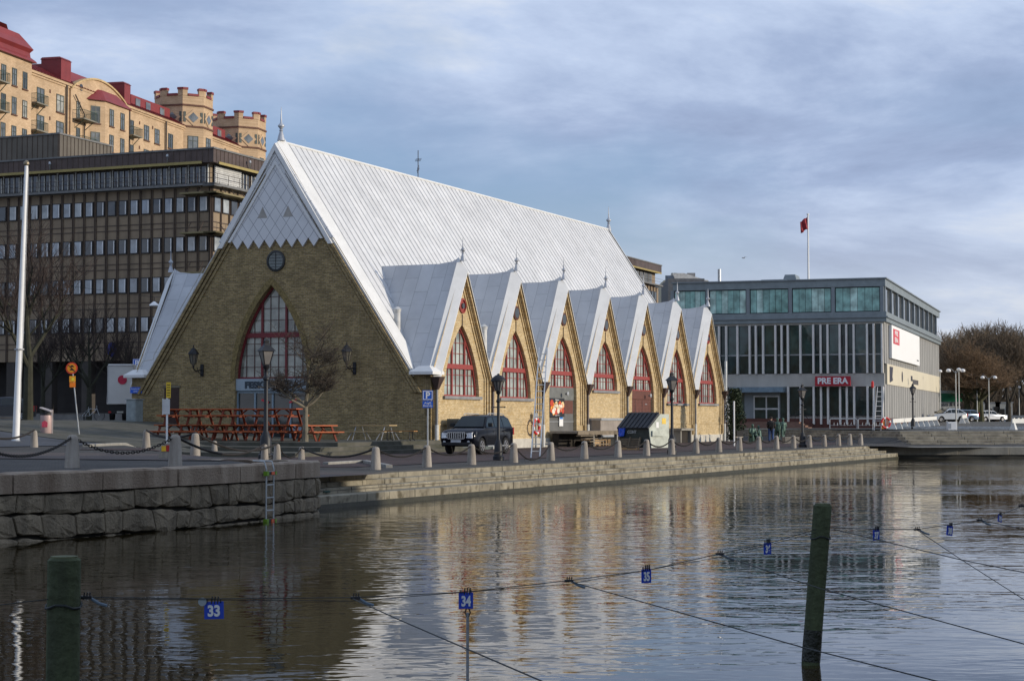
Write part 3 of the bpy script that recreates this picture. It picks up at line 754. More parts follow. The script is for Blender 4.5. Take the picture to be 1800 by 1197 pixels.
def main_roof():
    z0, z1 = ZE, ZR; o_ = Vector((0, 0, 0.02))
    XF, XB = 0.75, LEN-0.3
    mr = MB()
    mr.hexa([(XF, YR0, z0-.15), (XB, YR0, z0-.15), (XB, YC, z1-.2), (XF, YC, z1-.2), (XF, YR0, z0), (XB, YR0, z0), (XB, YC, z1), (XF, YC, z1)])
    mr.hexa([(XF, W-YR0, z0-.15), (XB, W-YR0, z0-.15), (XB, YC, z1-.2), (XF, YC, z1-.2), (XF, W-YR0, z0), (XB, W-YR0, z0), (XB, YC, z1), (XF, YC, z1)])
    o = mr.build('main_roof', m_roof, H)
    rm = MB()      # standing seams
    x = XF+0.45
    while x < XB:
        for a, b in (((x, YR0, z0+.02), (x, YC, z1+.02)), ((x, W-YR0, z0+.02), (x, YC, z1+.02))): rm.bar(a, b, 0.030, 0.05, up=(1, 0, 0))
        x += 0.60
    rm.build('standing_seams', mat('seam_grey', (0.46, 0.47, 0.48), 0.5), o)
    MB().tube([(0.3, YC, z1+.03), (LEN-.3, YC, z1+.03)], 0.07, 8).build('ridge_cap', m_trim, o)
    v = MB()
    for sg in (1, -1):
        YY = (lambda y: y) if sg == 1 else (lambda y: W-y)
        # front strip widening downward, and rear strip
        verge(v, (XF+0.22, YY(YR0-.02), z0+0.16), (XF-0.05, YC, z1+0.30), (-0.10, YY(YR0+.02), z0-0.10), (-0.10, YC, z1-0.12), 0.10)
        verge(v, (XB, YY(YR0-.02), z0+0.12), (XB, YC, z1+0.2), (XB+0.6, YY(YR0+.05), z0-0.10), (XB+0.6, YC, z1-0.05), 0.10)
    build_each(v, 'verge_board', m_trim, o)
    finial(o, 0.42, YC, z1+0.30, 0.90); finial(o, LEN-0.1, YC, z1+0.15, 0.95)
    # eave returns at the corners
    e = MB()
    for a, b in ((-0.30, 1.05), (W-1.05, W+0.30)):
        e.box(-0.38, 0.95, a, b, ZE-0.10, ZE+0.05)
        c = (a+b)/2
        e.hexa([(-0.38, a, ZE+.05), (0.95, a, ZE+.05), (0.95, b, ZE+.05), (-0.38, b, ZE+.05), (0.0, c-.3, ZE+.34), (0.95, c-.3, ZE+.34), (0.95, c+.3, ZE+.34), (0.0, c+.3, ZE+.34)])
    build_each(e, 'eave_return', m_trim, o)
    bk = MB()
    for i in range(1, NB+1): bk.box(X0+BAY*i-.45, X0+BAY*i+.45, -0.02, 1.2, ZE-0.14, ZE+0.03)
    build_each(bk, 'valley_gutter', m_trim, o)
    # vents and the aerial
    for i, (x, y, h) in enumerate(((1.2, 2.55, 1.25), (7.15, .35, 2.9),)):
        z = ZE+max(0.1, TAN*(y-YR0))
        f = MB().lathe([(0.17, -.3), (0.17, h-.28), (0.20, h-.27), (0.20, h-.16), (0.25, h-.15), (0.05, h)], (x, y, z-.2), 14).build('roof_vent', mat('vent_grey', (0.55, 0.55, 0.53), 0.5), o, smooth=True)
    for x in (5.7, 20.2): MB().tube([(x, 0.9, ZE), (x, 0.9, ZE+1.9)], 0.07, 8).build('vent_pipe', m_trim, o)
    ax = 16.5; a = MB().tube([(ax, YC, z1), (ax, YC, z1+1.75)], 0.025, 6)
    a.bar((ax-.5, YC-.3, z1+1.15), (ax+.5, YC+.3, z1+1.15), .02)
    a.bar((ax-.6, YC-.4, z1+.55), (ax+.4, YC+.3, z1+.55), .02)
    for k in range(5): a.bar((ax-.5+.22*k, YC-.3+.13*k-.2, z1+1.15), (ax-.5+.22*k, YC-.3+.13*k+.2, z1+1.15), .015)
    for k in (-.6, .4): a.bar((ax+k, YC+k*.6, z1+.4), (ax+k, YC+k*.6, z1+.75), .02)
    a.build('aerial', mat('aerial_dark', (0.10, 0.10, 0.11), 0.5, 0.6), o)
    # cable and gutter clutter in the first valley
    c = MB(); rnd = random.Random(9)
    for k in range(6): 
        p = [Vector((0.7+rnd.random()*0.6, 0.1+rnd.random()*0.5, ZE+0.2+rnd.random()*0.3)) for _ in range(5)]; c.tube(p, 0.03, 5)
    c.box(0.8, 1.15, 0.1, 0.4, ZE+0.32, ZE+0.62); c.build('valley_floodlight', M['black'], o)
main_roof()
# gable wall with the great arched window
def gable():
    f = lambda y, z: (0.0, y, z); f3 = lambda y, z, d: (d, y, z)
    YA = YC+0.30; hw = 2.22; ap = [(YA-hw, 0.35)] + arch(YA, hw, 3.75, 0, 8.70)
    g = MB(); rv = MB()
    # polygon outline: shoulders at eaves then up to the peak
    x0, x1 = 0.0, W
    xc = YC; L = ap; Rr = [(2*YA-x, z) for x, z in ap]
    zb = -0.1
    left = [(0, zb), (0, ZE), (YR0, ZE), (xc, ZR-0.05)] + L[::-1] + [(L[0][0], zb)]
    right = [(W, zb), (W, ZE), (W-YR0, ZE), (xc, ZR-0.05)] + Rr[::-1] + [(Rr[0][0], zb)]
    g.face([f(*p) for p in left]); g.face([f(*p) for p in right])
    g.box(0.0005, 0.3, 0.0, 0.3, 0, ZE)
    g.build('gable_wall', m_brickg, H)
    rvm = [(YA-hw, 0.35)] + arch(YA, hw, 3.75, 0, 8.70)
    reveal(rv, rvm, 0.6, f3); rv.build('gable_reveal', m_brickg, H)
    bw = MB(); bw.face([(LEN, 0, 0), (LEN, W, 0), (LEN, W, ZE), (LEN, W-YR0, ZE), (LEN, YC, ZR), (LEN, YR0, ZE), (LEN, 0, ZE)]); bw.build('rear_gable', m_brick, H)
    # raised bands along the rakes and the arch
    b = MB()
    for sg in (1, -1):
        YY = (lambda y: y) if sg == 1 else (lambda y: W-y)
        for off, out in ((0.22, 0.20), (0.45, 0.13), (0.68, 0.07)):
            b.prism([(-out, YY(YR0+off-0.7), ZE-1.0), (-out, YY(YC-.6), ZR-off*TAN-0.9), (-out, YY(YC-.6), ZR-off*TAN-1.15), (-out, YY(YR0+off-0.7+.17), ZE-1.0)], (out+.02, 0, 0))
    n = len(rvm)
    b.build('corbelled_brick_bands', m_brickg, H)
    ab = MB()
    Lr = [p for p in rvm if p[1] > 3.7]; full = Lr + [(2*YA-x, z) for x, z in Lr[-2::-1]]
    out = []
    for x, z in full:
        k = Vector((x-YA, z-5.2)); k.normalize(); out.append((x+k.x*.30, z+k.y*.42))
    for i in range(len(full)-1):
        a_, b_, c_, d_ = full[i], full[i+1], out[i+1], out[i]
        ab.hexa([(0.02, *a_), (0.02, *b_), (0.02, *c_), (0.02, *d_), (-0.03, *a_), (-0.03, *b_), (-0.03, *c_), (-0.03, *d_)])
    ab.build('arch_brick_ring', mat('arch_brick', (0.20, 0.15, 0.06), 0.85, 0, 0.5, 9, 0.5, 30), H)
    MB().box(-0.10, 0.02, -0.02, YA-hw-0.05, -0.1, 0.55).box(-0.10, 0.02, YA+hw+0.9, W+.02, -0.1, 0.55).build('gable_plinth', mat('dark_plinth', (0.16, 0.14, 0.10), 0.85, 0, 0.3, 2, .4, 12), H)
    # window
    apw = arch(YA, hw, 3.75, 0, 8.70)
    mredd = mat('dark_red_window_paint', (0.17, 0.024, 0.028), 0.5, 0, 0.15, 5)
    w = arch_window(H, apw, f3, glass('gable_window_glass', (0.26, 0.27, 0.23), 0.03, 0.9), mredd, (-0.333, 0.333), ((6.05, 0.26),), name='gable_window', fw=0.13, nsub=3, subz=0.62, y0=0.30, bw_=0.012, mbar=mat('dull_bar', (0.10, 0.045, 0.04), .6))
    # entrance: sign band, glazed doors
    m_blue = mat('grey_blue_joinery', (0.22, 0.29, 0.34), 0.5, 0, 0.1, 3)
    en = MB().box(0.10, 0.5, YA-hw-.02, YA+hw+.02, 3.12, 3.74)
    sgn = en.build('entrance_sign', mat('sign_blue_grey', (0.30, 0.37, 0.42), 0.5, 0, 0.12, 2), H)
    text('FESKEKÔRKA', 0.46, mat('sign_letter', (0.03, 0.045, 0.06), 0.5), sgn, (0.085, YA, 3.40), (R(90), 0, R(-90)), 0.02, off=0.024, sx=1.2)
    dr = MB()
    dr.box(0.22, 0.34, YA-hw, YA+hw, 2.98, 3.12)
    n = 4
    for k in range(n+1):
        y = YA-hw+0.04 + (2*hw-0.08)*k/n; dr.box(0.20, 0.32, y-.05, y+.05, 0.45, 3.0)
    dr.box(0.22, 0.32, YA-hw, YA-hw+1.0, 0.9, 1.25).box(0.22, 0.32, YA+hw-1.0, YA+hw, 0.9, 1.0).box(0.2, 0.34, YA-hw, YA+hw, 0.35, 0.55)
    e = dr.build('entrance_doors', m_blue, H)
    MB().box(0.27, 0.29, YA-hw+.05, YA+hw-.05, 0.5, 3.0).build('door_glass', glass('door_glass', (0.035, 0.04, 0.04), 0.05, 0.8), e)
    t = MB()
    for y, a in ((YC+0.75, .25), (YC-0.95, -.25)): t.bar((0.19, y-.22, 2.55-a*.3), (0.19, y+.22, 2.55+a*.3), 0.02, 0.10)
    t.build('red_ribbon', mat('red_ribbon', (0.6, 0.03, 0.05), 0.5), e)
    # side door left, round window, lintel
    d = MB().box(-0.015, 0.05, YC+6.05, YC+7.0, 0.6, 3.30).build('side_door', mat('dark_brown_door', (0.05, 0.028, 0.022), 0.7), H)
    MB().box(-0.05, 0.04, YC+5.97, YC+7.08, 3.30, 3.42).build('lintel', mat('dark_plinth', (0, 0, 0)), d)
    r = MB().lathe([(0.56, 0), (0.56, -0.08), (0.46, -0.10), (0.45, -0.02)], (0, YC, 9.95), 28, 'x').build('round_window', mat('dark_iron_frame', (0.03, 0.033, 0.033), 0.5), H, smooth=True)
    MB().lathe([(0.45, -0.04), (0.45, -0.055)], (0, YC, 9.95), 24, 'x').build('pane', glass('round_glass', (0.06, 0.085, 0.085), 0.1, 0.8), r)
    gb = MB()
    for k in range(-2, 3): gb.box(-0.075, -0.05, YC-.45, YC+.45, 9.95+k*.16-.01, 9.95+k*.16+.01)
    gb.box(-0.08, -0.05, YC-.012, YC+.012, 9.5, 10.4); gb.build('glazing_bars', mat('dark_iron_frame', (0, 0, 0)), r)
    # white cladding in the top with a toothed lower edge
    m, nt, bs = _new('diamond_sheet_cladding'); N = nt.nodes.new; Lk = nt.links.new
    bs.inputs['Roughness'].default_value = 0.5
    tc = N('ShaderNodeTexCoord'); sp = N('ShaderNodeSeparateXYZ'); Lk(tc.outputs['Object'], sp.inputs[0])
    def MM(op, a, b=None):
        n_ = N('ShaderNodeMath'); n_.operation = op
        for i_, v_ in enumerate((a, b)):
            if v_ is None: continue
            if isinstance(v_, (int, float)): n_.inputs[i_].default_value = v_
            else: Lk(v_, n_.inputs[i_])
        return n_.outputs[0]
    yy = MM('DIVIDE', MM('SUBTRACT', sp.outputs[1], YC), 0.672); zz = MM('DIVIDE', MM('SUBTRACT', sp.outputs[2], 11.0), 0.92)
    def line(x): 
        fr_ = MM('FRACT', x); return MM('MINIMUM', fr_, MM('SUBTRACT', 1.0, fr_))
    dd = MM('MINIMUM', line(MM('ADD', yy, zz)), line(MM('SUBTRACT', yy, zz)))
    fac = MM('LESS_THAN', dd, 0.022)
    mx = N('ShaderNodeMix'); mx.data_type = 'RGBA'; Lk(fac, mx.inputs[0]); mx.inputs[6].default_value = (0.72, 0.73, 0.74, 1); mx.inputs[7].default_value = (0.25, 0.26, 0.28, 1)
    nz = N('ShaderNodeTexNoise'); nz.inputs['Scale'].default_value = 1.2; nz.inputs['Detail'].default_value = 6; Lk(tc.outputs['Object'], nz.inputs['Vector'])
    rr = N('ShaderNodeValToRGB'); Lk(nz.outputs[0], rr.inputs[0]); rr.color_ramp.elements[0].color = (.8, .8, .8, 1); rr.color_ramp.elements[1].color = (1, 1, 1, 1)
    m2 = N('ShaderNodeMix'); m2.data_type = 'RGBA'; m2.blend_type = 'MULTIPLY'; m2.inputs[0].default_value = 1; Lk(mx.outputs[2], m2.inputs[6]); Lk(rr.outputs[0], m2.inputs[7]); Lk(m2.outputs[2], bs.inputs['Base Color'])
    zc = 11.0; teeth = 8; hwz = (ZR-zc)/TAN; tw = 0.672
    pts = [(YC, ZR-0.15)]
    lo = YC-tw*teeth/2; 
    pts.append((YC+hwz-0.0, zc+0.05)); 
    for k in range(teeth, 0, -1):
        yk = YC-tw*teeth/2 + tw*k
        pts.append((yk, zc+0.10)); pts.append((yk-tw/2, zc-0.36))
    pts.append((YC-tw*teeth/2, zc+.10)); pts.append((YC-hwz, zc+0.05))
    cl = MB().prism([(-0.13, y, z) for y, z in pts], (0.13-0.005, 0, 0)).build('diamond_cladding', m, H)
    tr = MB()
    for sg in (1, -1):
        YY = (lambda y: y) if sg == 1 else (lambda y: W-y)
        for off, w_, out in ((0.02, 0.26, 0.24), (0.42, 0.06, 0.17), (0.62, 0.16, 0.19)):
            yb = YC-hwz+off
            tr.prism([(-out, YY(yb), zc+0.02-(0.3 if off < .1 else 0.0)), (-out, YC, ZR-0.1-off*TAN), (-out, YC, ZR-0.1-(off+w_)*TAN), (-out, YY(yb+w_), zc+0.02-(0.3 if off < .1 else 0))], (out, 0, 0))
    tr.build('rake_moulding', m_trim, cl)
    for s_ in (-1, 1): MB().prism([(-0.14, YC+s_*.78-.30, 12.25), (-0.14, YC+s_*.78+.30, 12.25), (-0.14, YC+s_*.78, 12.85)], (0.02, 0, 0)).build('vent_louvre', mat('vent_louvre', (0.36, 0.34, 0.31), 0.7), cl)
    # white underboard down the gable edge
    ub = MB()
    for sg in (1, -1):
        YY = (lambda y: y) if sg == 1 else (lambda y: W-y)
        ub.prism([(-0.10, YY(YR0), ZE-.05), (-0.10, YC, ZR-.14), (-0.10, YC, ZR-.30), (-0.10, YY(YR0+.11), ZE-.05)], (0.12, 0, 0))
    ub.build('edge_board', m_trim, cl)
    # wall lanterns
    for y in (YC+4.58, YC-4.75):
        l = MB(); l.lathe([(0.05, -.10), (0.14, 0), (0.24, .46), (0.26, .50)], (-0.85, y, 4.55), 8)
        a = l.build('wall_lantern', glass('lantern_glass', (0.16, 0.15, 0.12), 0.1, 0.6), H)
        c = MB(); c.lathe([(0.30, .50), (0.27, .60), (0.10, .82), (0.03, .86), (0.03, 1.0)], (-0.85, y, 4.55), 8).lathe([(0.02, -.25), (0.05, -.18), (0.06, -.08)], (-0.85, y, 4.55), 8)
        for k in range(8):
            an = 2*math.pi*(k+.5)/8; c.bar((-0.85+.14*math.cos(an), y+.14*math.sin(an), 4.55), (-0.85+.245*math.cos(an), y+.245*math.sin(an), 5.05), .025)
        c.tube([(-0.85, y, 4.4), (-0.85, y, 4.30), (-0.60, y, 4.15), (-0.3, y, 4.22), (-0.02, y, 4.22)], 0.03, 8).box(-0.06, 0.0, y-.09, y+.09, 3.9, 4.55).tube([(-0.05, y, 3.95), (-0.35, y, 4.1), (-0.5, y, 4.35)], 0.02, 6)
        c.build('iron_bracket', M['iron'], a)
    # cable along the left rake, street name sign
    MB().tube([(-0.22, YC+4.4, 9.7), (-0.22, YC+7.55, 5.1), (-0.2, YC+7.6, 4.85), (-0.2, YC+8.3, 4.75), (-0.15, YC+8.9, 3.9)], 0.02, 5).build('cable', mat('pale_cable', (0.5, 0.48, 0.42), 0.6), H)
    s_ = MB().box(-0.15, -0.02, W-0.75, W+0.0, 3.02, 3.35).build('street_name_sign', mat('sign_blue', (0.02, 0.12, 0.62), 0.4, var=0.08), H)
    text('Rosenlunds-', 0.12, M['white'], s_, (-0.16, W-0.36, 3.25), (R(90), 0, R(-90)), 0.003); text('gatan', 0.12, M['white'], s_, (-0.16, W-0.36, 3.12), (R(90), 0, R(-90)), 0.003)
    # small white bracket pipe at the far corner of the long side
gable()
# ------------------------------------------------------------ hill and far ground
def hill():
    m = mat('rocky_slope', (0.10, 0.09, 0.06), 0.95, 0, 0.4, 0.3, 0.6, 2)
    mb = MB(); n = 30; vs = []; fs = []
    for i in range(n+1):
        for j in range(n+1):
            x = -190 + 200*i/n; y = 172 + 260*j/n
            h = 25*ss(172, 205, y + 0.2*(x+60))*ss(12, -22, x - (y-240)*0.16) 
            vs.append((x, y, 1.2 + h + 1.2*math.sin(x*.2)*math.sin(y*.17)*ss(180, 210, y)))
    for i in range(n):
        for j in range(n): a = i*(n+1)+j; fs.append((a, a+n+1, a+n+2, a+1))
    tag(mb.add(vs, fs).build('hill', m), kind='structure')
hill()
# ------------------------------------------------------------ dark brown office block
def office():
    d1 = Vector((0.3764, 0.9265)); rz = math.atan2(d1.y, d1.x)
    o = empty('office_block', (-24.8, 150, 0), rz, 'long dark brown 1970s office block with rows of small square windows behind the market hall', 'office block')
    L, Wd = 123, 34; ZT = 24.0
    m_sp = mat('brown_spandrel', (0.235, 0.175, 0.112), 0.6, 0, 0.28, 0.8, 0.1, 4, streak=True)
    m_dk = mat('dark_brown_metal', (0.085, 0.060, 0.052), 0.55, 0.1, 0.25, 1.2)
    m_rib = mat('brown_rib', (0.085, 0.060, 0.045), 0.5, 0.1, 0.2, 1)
    m_yel = mat('ochre_strip', (0.33, 0.26, 0.09), 0.6, 0, 0.15, 1)
    m_gr = mat('roof_edge_grey', (0.16, 0.16, 0.155), 0.7)
    m_col = mat('dark_column', (0.06, 0.052, 0.045), 0.8, 0, 0.2, 1)
    core = MB()
    core.box(0.25, L, 0.25, Wd, 6.6, 20.9)              # office floors
    core.box(0.6, L-.4, 0.6, Wd-.4, 20.9, 22.9)         # recessed top floor
    core.build('wall', m_sp, o)
    MB().box(3.0, L-3, 3.0, Wd-2, 0.8, 6.6).build('recessed_ground_floor', mat('shopfront_dark', (0.035, 0.03, 0.028), 0.6, 0, 0.4, 0.7), o)
    MB().box(-0.2, L+.2, -0.2, Wd+.2, 22.9, ZT).build('parapet', m_dk, o)
    MB().box(-0.3, L+.3, -0.3, Wd+.3, ZT, ZT+0.14).build('roof_edge', m_gr, o)
    pr = MB()
    for k in range(60):
        y = 0.3+k*.56; pr.box(-0.23, -0.2, y-.02, y+.02, 22.95, ZT)
    for k in range(180): x = 0.3+k*.62; pr.box(x-.02, x+.02, -0.23, -0.2, 22.95, ZT)
    pr.build('parapet_seams', m_rib, o)
    MB().box(-0.28, -0.2, 0.9, Wd, 22.80, 23.02).box(0.6, L, -0.28, -0.2, 22.80, 23.02).build('ochre_strip', m_yel, o)
    MB().box(-0.5, 0.3, -0.5, Wd, 20.95, 21.15).box(-0.5, L, -0.5, 0.3, 20.95, 21.15).box(-0.5, 0.6, -0.5, 0.6, 20.9, 21.15).build('balcony_slab', m_gr, o)
    SP = 1.13
    rb = MB(); ncol = int(Wd/SP)
    for k in range(ncol+1):
        y = 0.35+k*SP
        for dy in (-.075, .075): rb.box(0.16, 0.26, y+dy-.022, y+dy+.022, 6.6, 20.9)
    for k in range(int(L/1.35)):
        x = 0.35+k*1.35
        for dx in (-.075, .075): rb.box(x+dx-.022, x+dx+.022, 0.16, 0.26, 6.6, 20.9)
    rb.build('facade_ribs', m_rib, o)
    # floor lines in the spandrels
    fl = MB()
    for z in (17.55, 14.25, 10.95, 7.65, 18.0, 14.7, 11.4, 8.1): fl.box(0.20, 0.27, 0.3, Wd, z, z+.07).box(0.3, L, 0.20, 0.27, z, z+.07)
    fl.build('facade_bands', m_rib, o)
    rnd = random.Random(11)
    fmat = mat('window_frame_brown', (0.025, 0.022, 0.022), 0.5)
    gl = [glass('office_glass_sky', (0.16, 0.19, 0.22), 0.03, 1.6), glass('office_glass_pale', (0.30, 0.32, 0.32), 0.08, 1.0), glass('office_glass_dark', (0.03, 0.035, 0.04), 0.03, 1.0)]
    cnt = 0
    for r_, zt in enumerate((20.15, 16.85, 13.55, 10.25)):
        for k in range(19):
            y = 0.35+k*SP
            f = MB().box(0.12, 0.26, y+.17, y+SP-.17, zt-1.30, zt)
            fo = f.build('window', fmat, o)
            j = rnd.random(); g = gl[0] if j < .4 else (gl[1] if j < .55 else gl[2])
            MB().box(0.105, 0.12, y+.24, y+SP-.24, zt-1.22, zt-.08).build('pane', g, fo)
            if rnd.random() < .85: MB().box(0.085, 0.10, y+.26, y+.34, zt-1.18, zt-.12).build('curtain', M['white'], fo)
            cnt += 1
    wf = MB()
    for r_, zt in enumerate((20.15, 16.85, 13.55, 10.25)):
        for k in range(90):
            x = 0.35+k*1.35
            if x > L-1.5: break
            if k < 6:
                fo = MB().box(x+.16, x+1.19, 0.12, 0.26, zt-1.3, zt).build('window', fmat, o); MB().box(x+.24, x+1.11, 0.105, 0.12, zt-1.22, zt-.08).build('pane', gl[(k+r_) % 3], fo); continue
            wf.box(x+.16, x+1.19, 0.12, 0.26, zt-1.3, zt)
    w = wf.build('side_window_rows', fmat, o); w['kind'] = 'stuff'
    wp = MB()
    for r_, zt in enumerate((20.15, 16.85, 13.55, 10.25)):
        for k in range(90):
            x = 0.35+k*1.35
            if x > L-1.5: break
            if k < 6: continue
            wp.box(x+.24, x+1.11, 0.105, 0.12, zt-1.22, zt-.08)
    wp.build('pane', gl[2], w)
    # top floor: tall narrow windows in threes, on both faces
    tf = MB(); tg = MB(); tm = MB()
    for k in range(18):
        y = 0.8+k*1.88
        tf.box(0.52, 0.62, y, y+1.76, 21.2, 22.8)
        for j in range(3): tg.box(0.49, 0.52, y+.10+j*.56, y+.10+j*.56+.46, 21.35, 22.68)
        for j in range(3): tm.box(0.46, 0.49, y+.12+j*.56, y+.22+j*.56, 21.35, 22.68)
        tm.box(0.42, 0.6, y-.10, y-.02, 21.15, 22.85)
    for k in range(60):
        x = 1.0+k*2.0
        tf.box(x, x+1.8, 0.52, 0.62, 21.2, 22.8)
        for j in range(3): tg.box(x+.10+j*.58, x+.56+j*.58, 0.49, 0.52, 21.35, 22.68); tm.box(x+.10+j*.58, x+.22+j*.58, 0.46, 0.49, 21.35, 22.68)
    t = tf.build('clerestory_frames', fmat, o); tg.build('pane', gl[2], t); tm.build('pale_mullions', mat('pale_mullion', (0.45, 0.44, 0.40), 0.6), t)
    rl = MB()
    for z in (21.55, 21.95): rl.box(-0.46, -0.43, -0.4, Wd, z, z+.03).box(-0.4, L, -0.46, -0.43, z, z+.03)
    for k in range(30): rl.box(-0.46, -0.43, k*1.15, k*1.15+.03, 21.1, 21.97)
    for k in range(60): rl.box(k*1.8, k*1.8+.03, -0.46, -0.43, 21.1, 21.97)
    rl.build('roof_railing', m_rib, o)
    sh = MB().box(1.0, 5.2, 0.35, 0.45, 21.25, 22.75)
    for k in range(9): sh.box(1.0, 5.2, 0.30, 0.36, 21.3+k*.165, 21.38+k*.165)
    sh.build('blind', mat('white_blind', (0.5, 0.5, 0.48), 0.6), o)
    for z in (20.25, 16.95, 13.65):
        c = MB(); c.box(-0.9, 0.3, -0.9, 2.6, z, z+.14).box(-0.9, 5.8, -0.9, 0.3, z, z+.14)
        c.build('corner_canopy', mat('ochre_canopy', (0.22, 0.18, 0.085), 0.6, 0, 0.2, 1), o)
        e = MB()
        for y in (0.9, 2.1): e.bar((0.1, y, z+1.1), (-0.6, y, z+.15), .05)
        for x in (1.2, 2.6, 4.2): e.bar((x, 0.1, z+1.1), (x, -0.6, z+.15), .05)
        e.build('canopy_stay', m_rib, o)
    cb = MB()
    for k in range(9): cb.box(0.3, 1.1, 0.4+k*3.9, 1.25+k*3.9, 0.6, 6.6)
    for k in range(1, 31): cb.box(0.4+k*3.9, 1.25+k*3.9, 0.3, 1.1, 0.6, 6.6)
    build_each(cb, 'column', m_col, o)
    # low wall and shop glow under the arcade
    MB().box(-1.2, -0.9, -0.5, 32, 0.6, 2.15).build('parapet_wall', mat('concrete_low_wall', (0.16, 0.155, 0.145), 0.85, 0, 0.3, 1), o)
    # penthouse
    p = MB().box(7.7, 16.0, 20.9, 38, ZT, 27.6).build('penthouse', mat('penthouse_brown', (0.12, 0.105, 0.085), 0.7, 0, 0.2, 0.5), o)
    s = MB()
    for k in range(30): s.box(7.65, 7.7, 21.0+k*.57, 21.04+k*.57, ZT, 27.6)
    for k in range(15): s.box(7.7+k*.57, 7.74+k*.57, 20.85, 20.9, ZT, 27.6)
    s.build('penthouse_seams', m_rib, p)
    MB().box(7.6, 16.1, 20.8, 38.1, 27.6, 27.75).build('roof_edge', m_gr, p)
    for y, x in ((4.2, -.3), (16, -.3), (-0.3, 5.5)):
        f = MB(); px, py = (x, y) if x < 0 else (x, -.3)
        f.tube([(px, py, ZT-.9), (px-.15, py-.1, ZT-.75), (px-.3, py-.2, ZT-.55)], .05, 6).lathe([(.12, 0), (.09, .2)], (px-.3, py-.2, ZT-.5), 8); f.build('floodlight', M['galv'], o)
    # projecting round shop sign and dim lettering
    s = MB().lathe([(.62, -.06), (.62, .06)], (-1.0, 9.0, 7.45), 20, 'y').build('projecting_sign', mat('sign_navy', (0.015, 0.03, 0.20), 0.5), o)
    MB().hexa([(-1.0-.30, 9.1, 7.2), (-.7, 9.1, 7.2), (-.7, 9.16, 7.2), (-1.3, 9.16, 7.2), (-1.15, 9.1, 7.8), (-.62, 9.1, 7.8), (-.62, 9.16, 7.8), (-1.15, 9.16, 7.8)]).build('sign_stripe', mat('sign_red', (0.45, 0.03, 0.03), 0.5), s)
    return o
office()
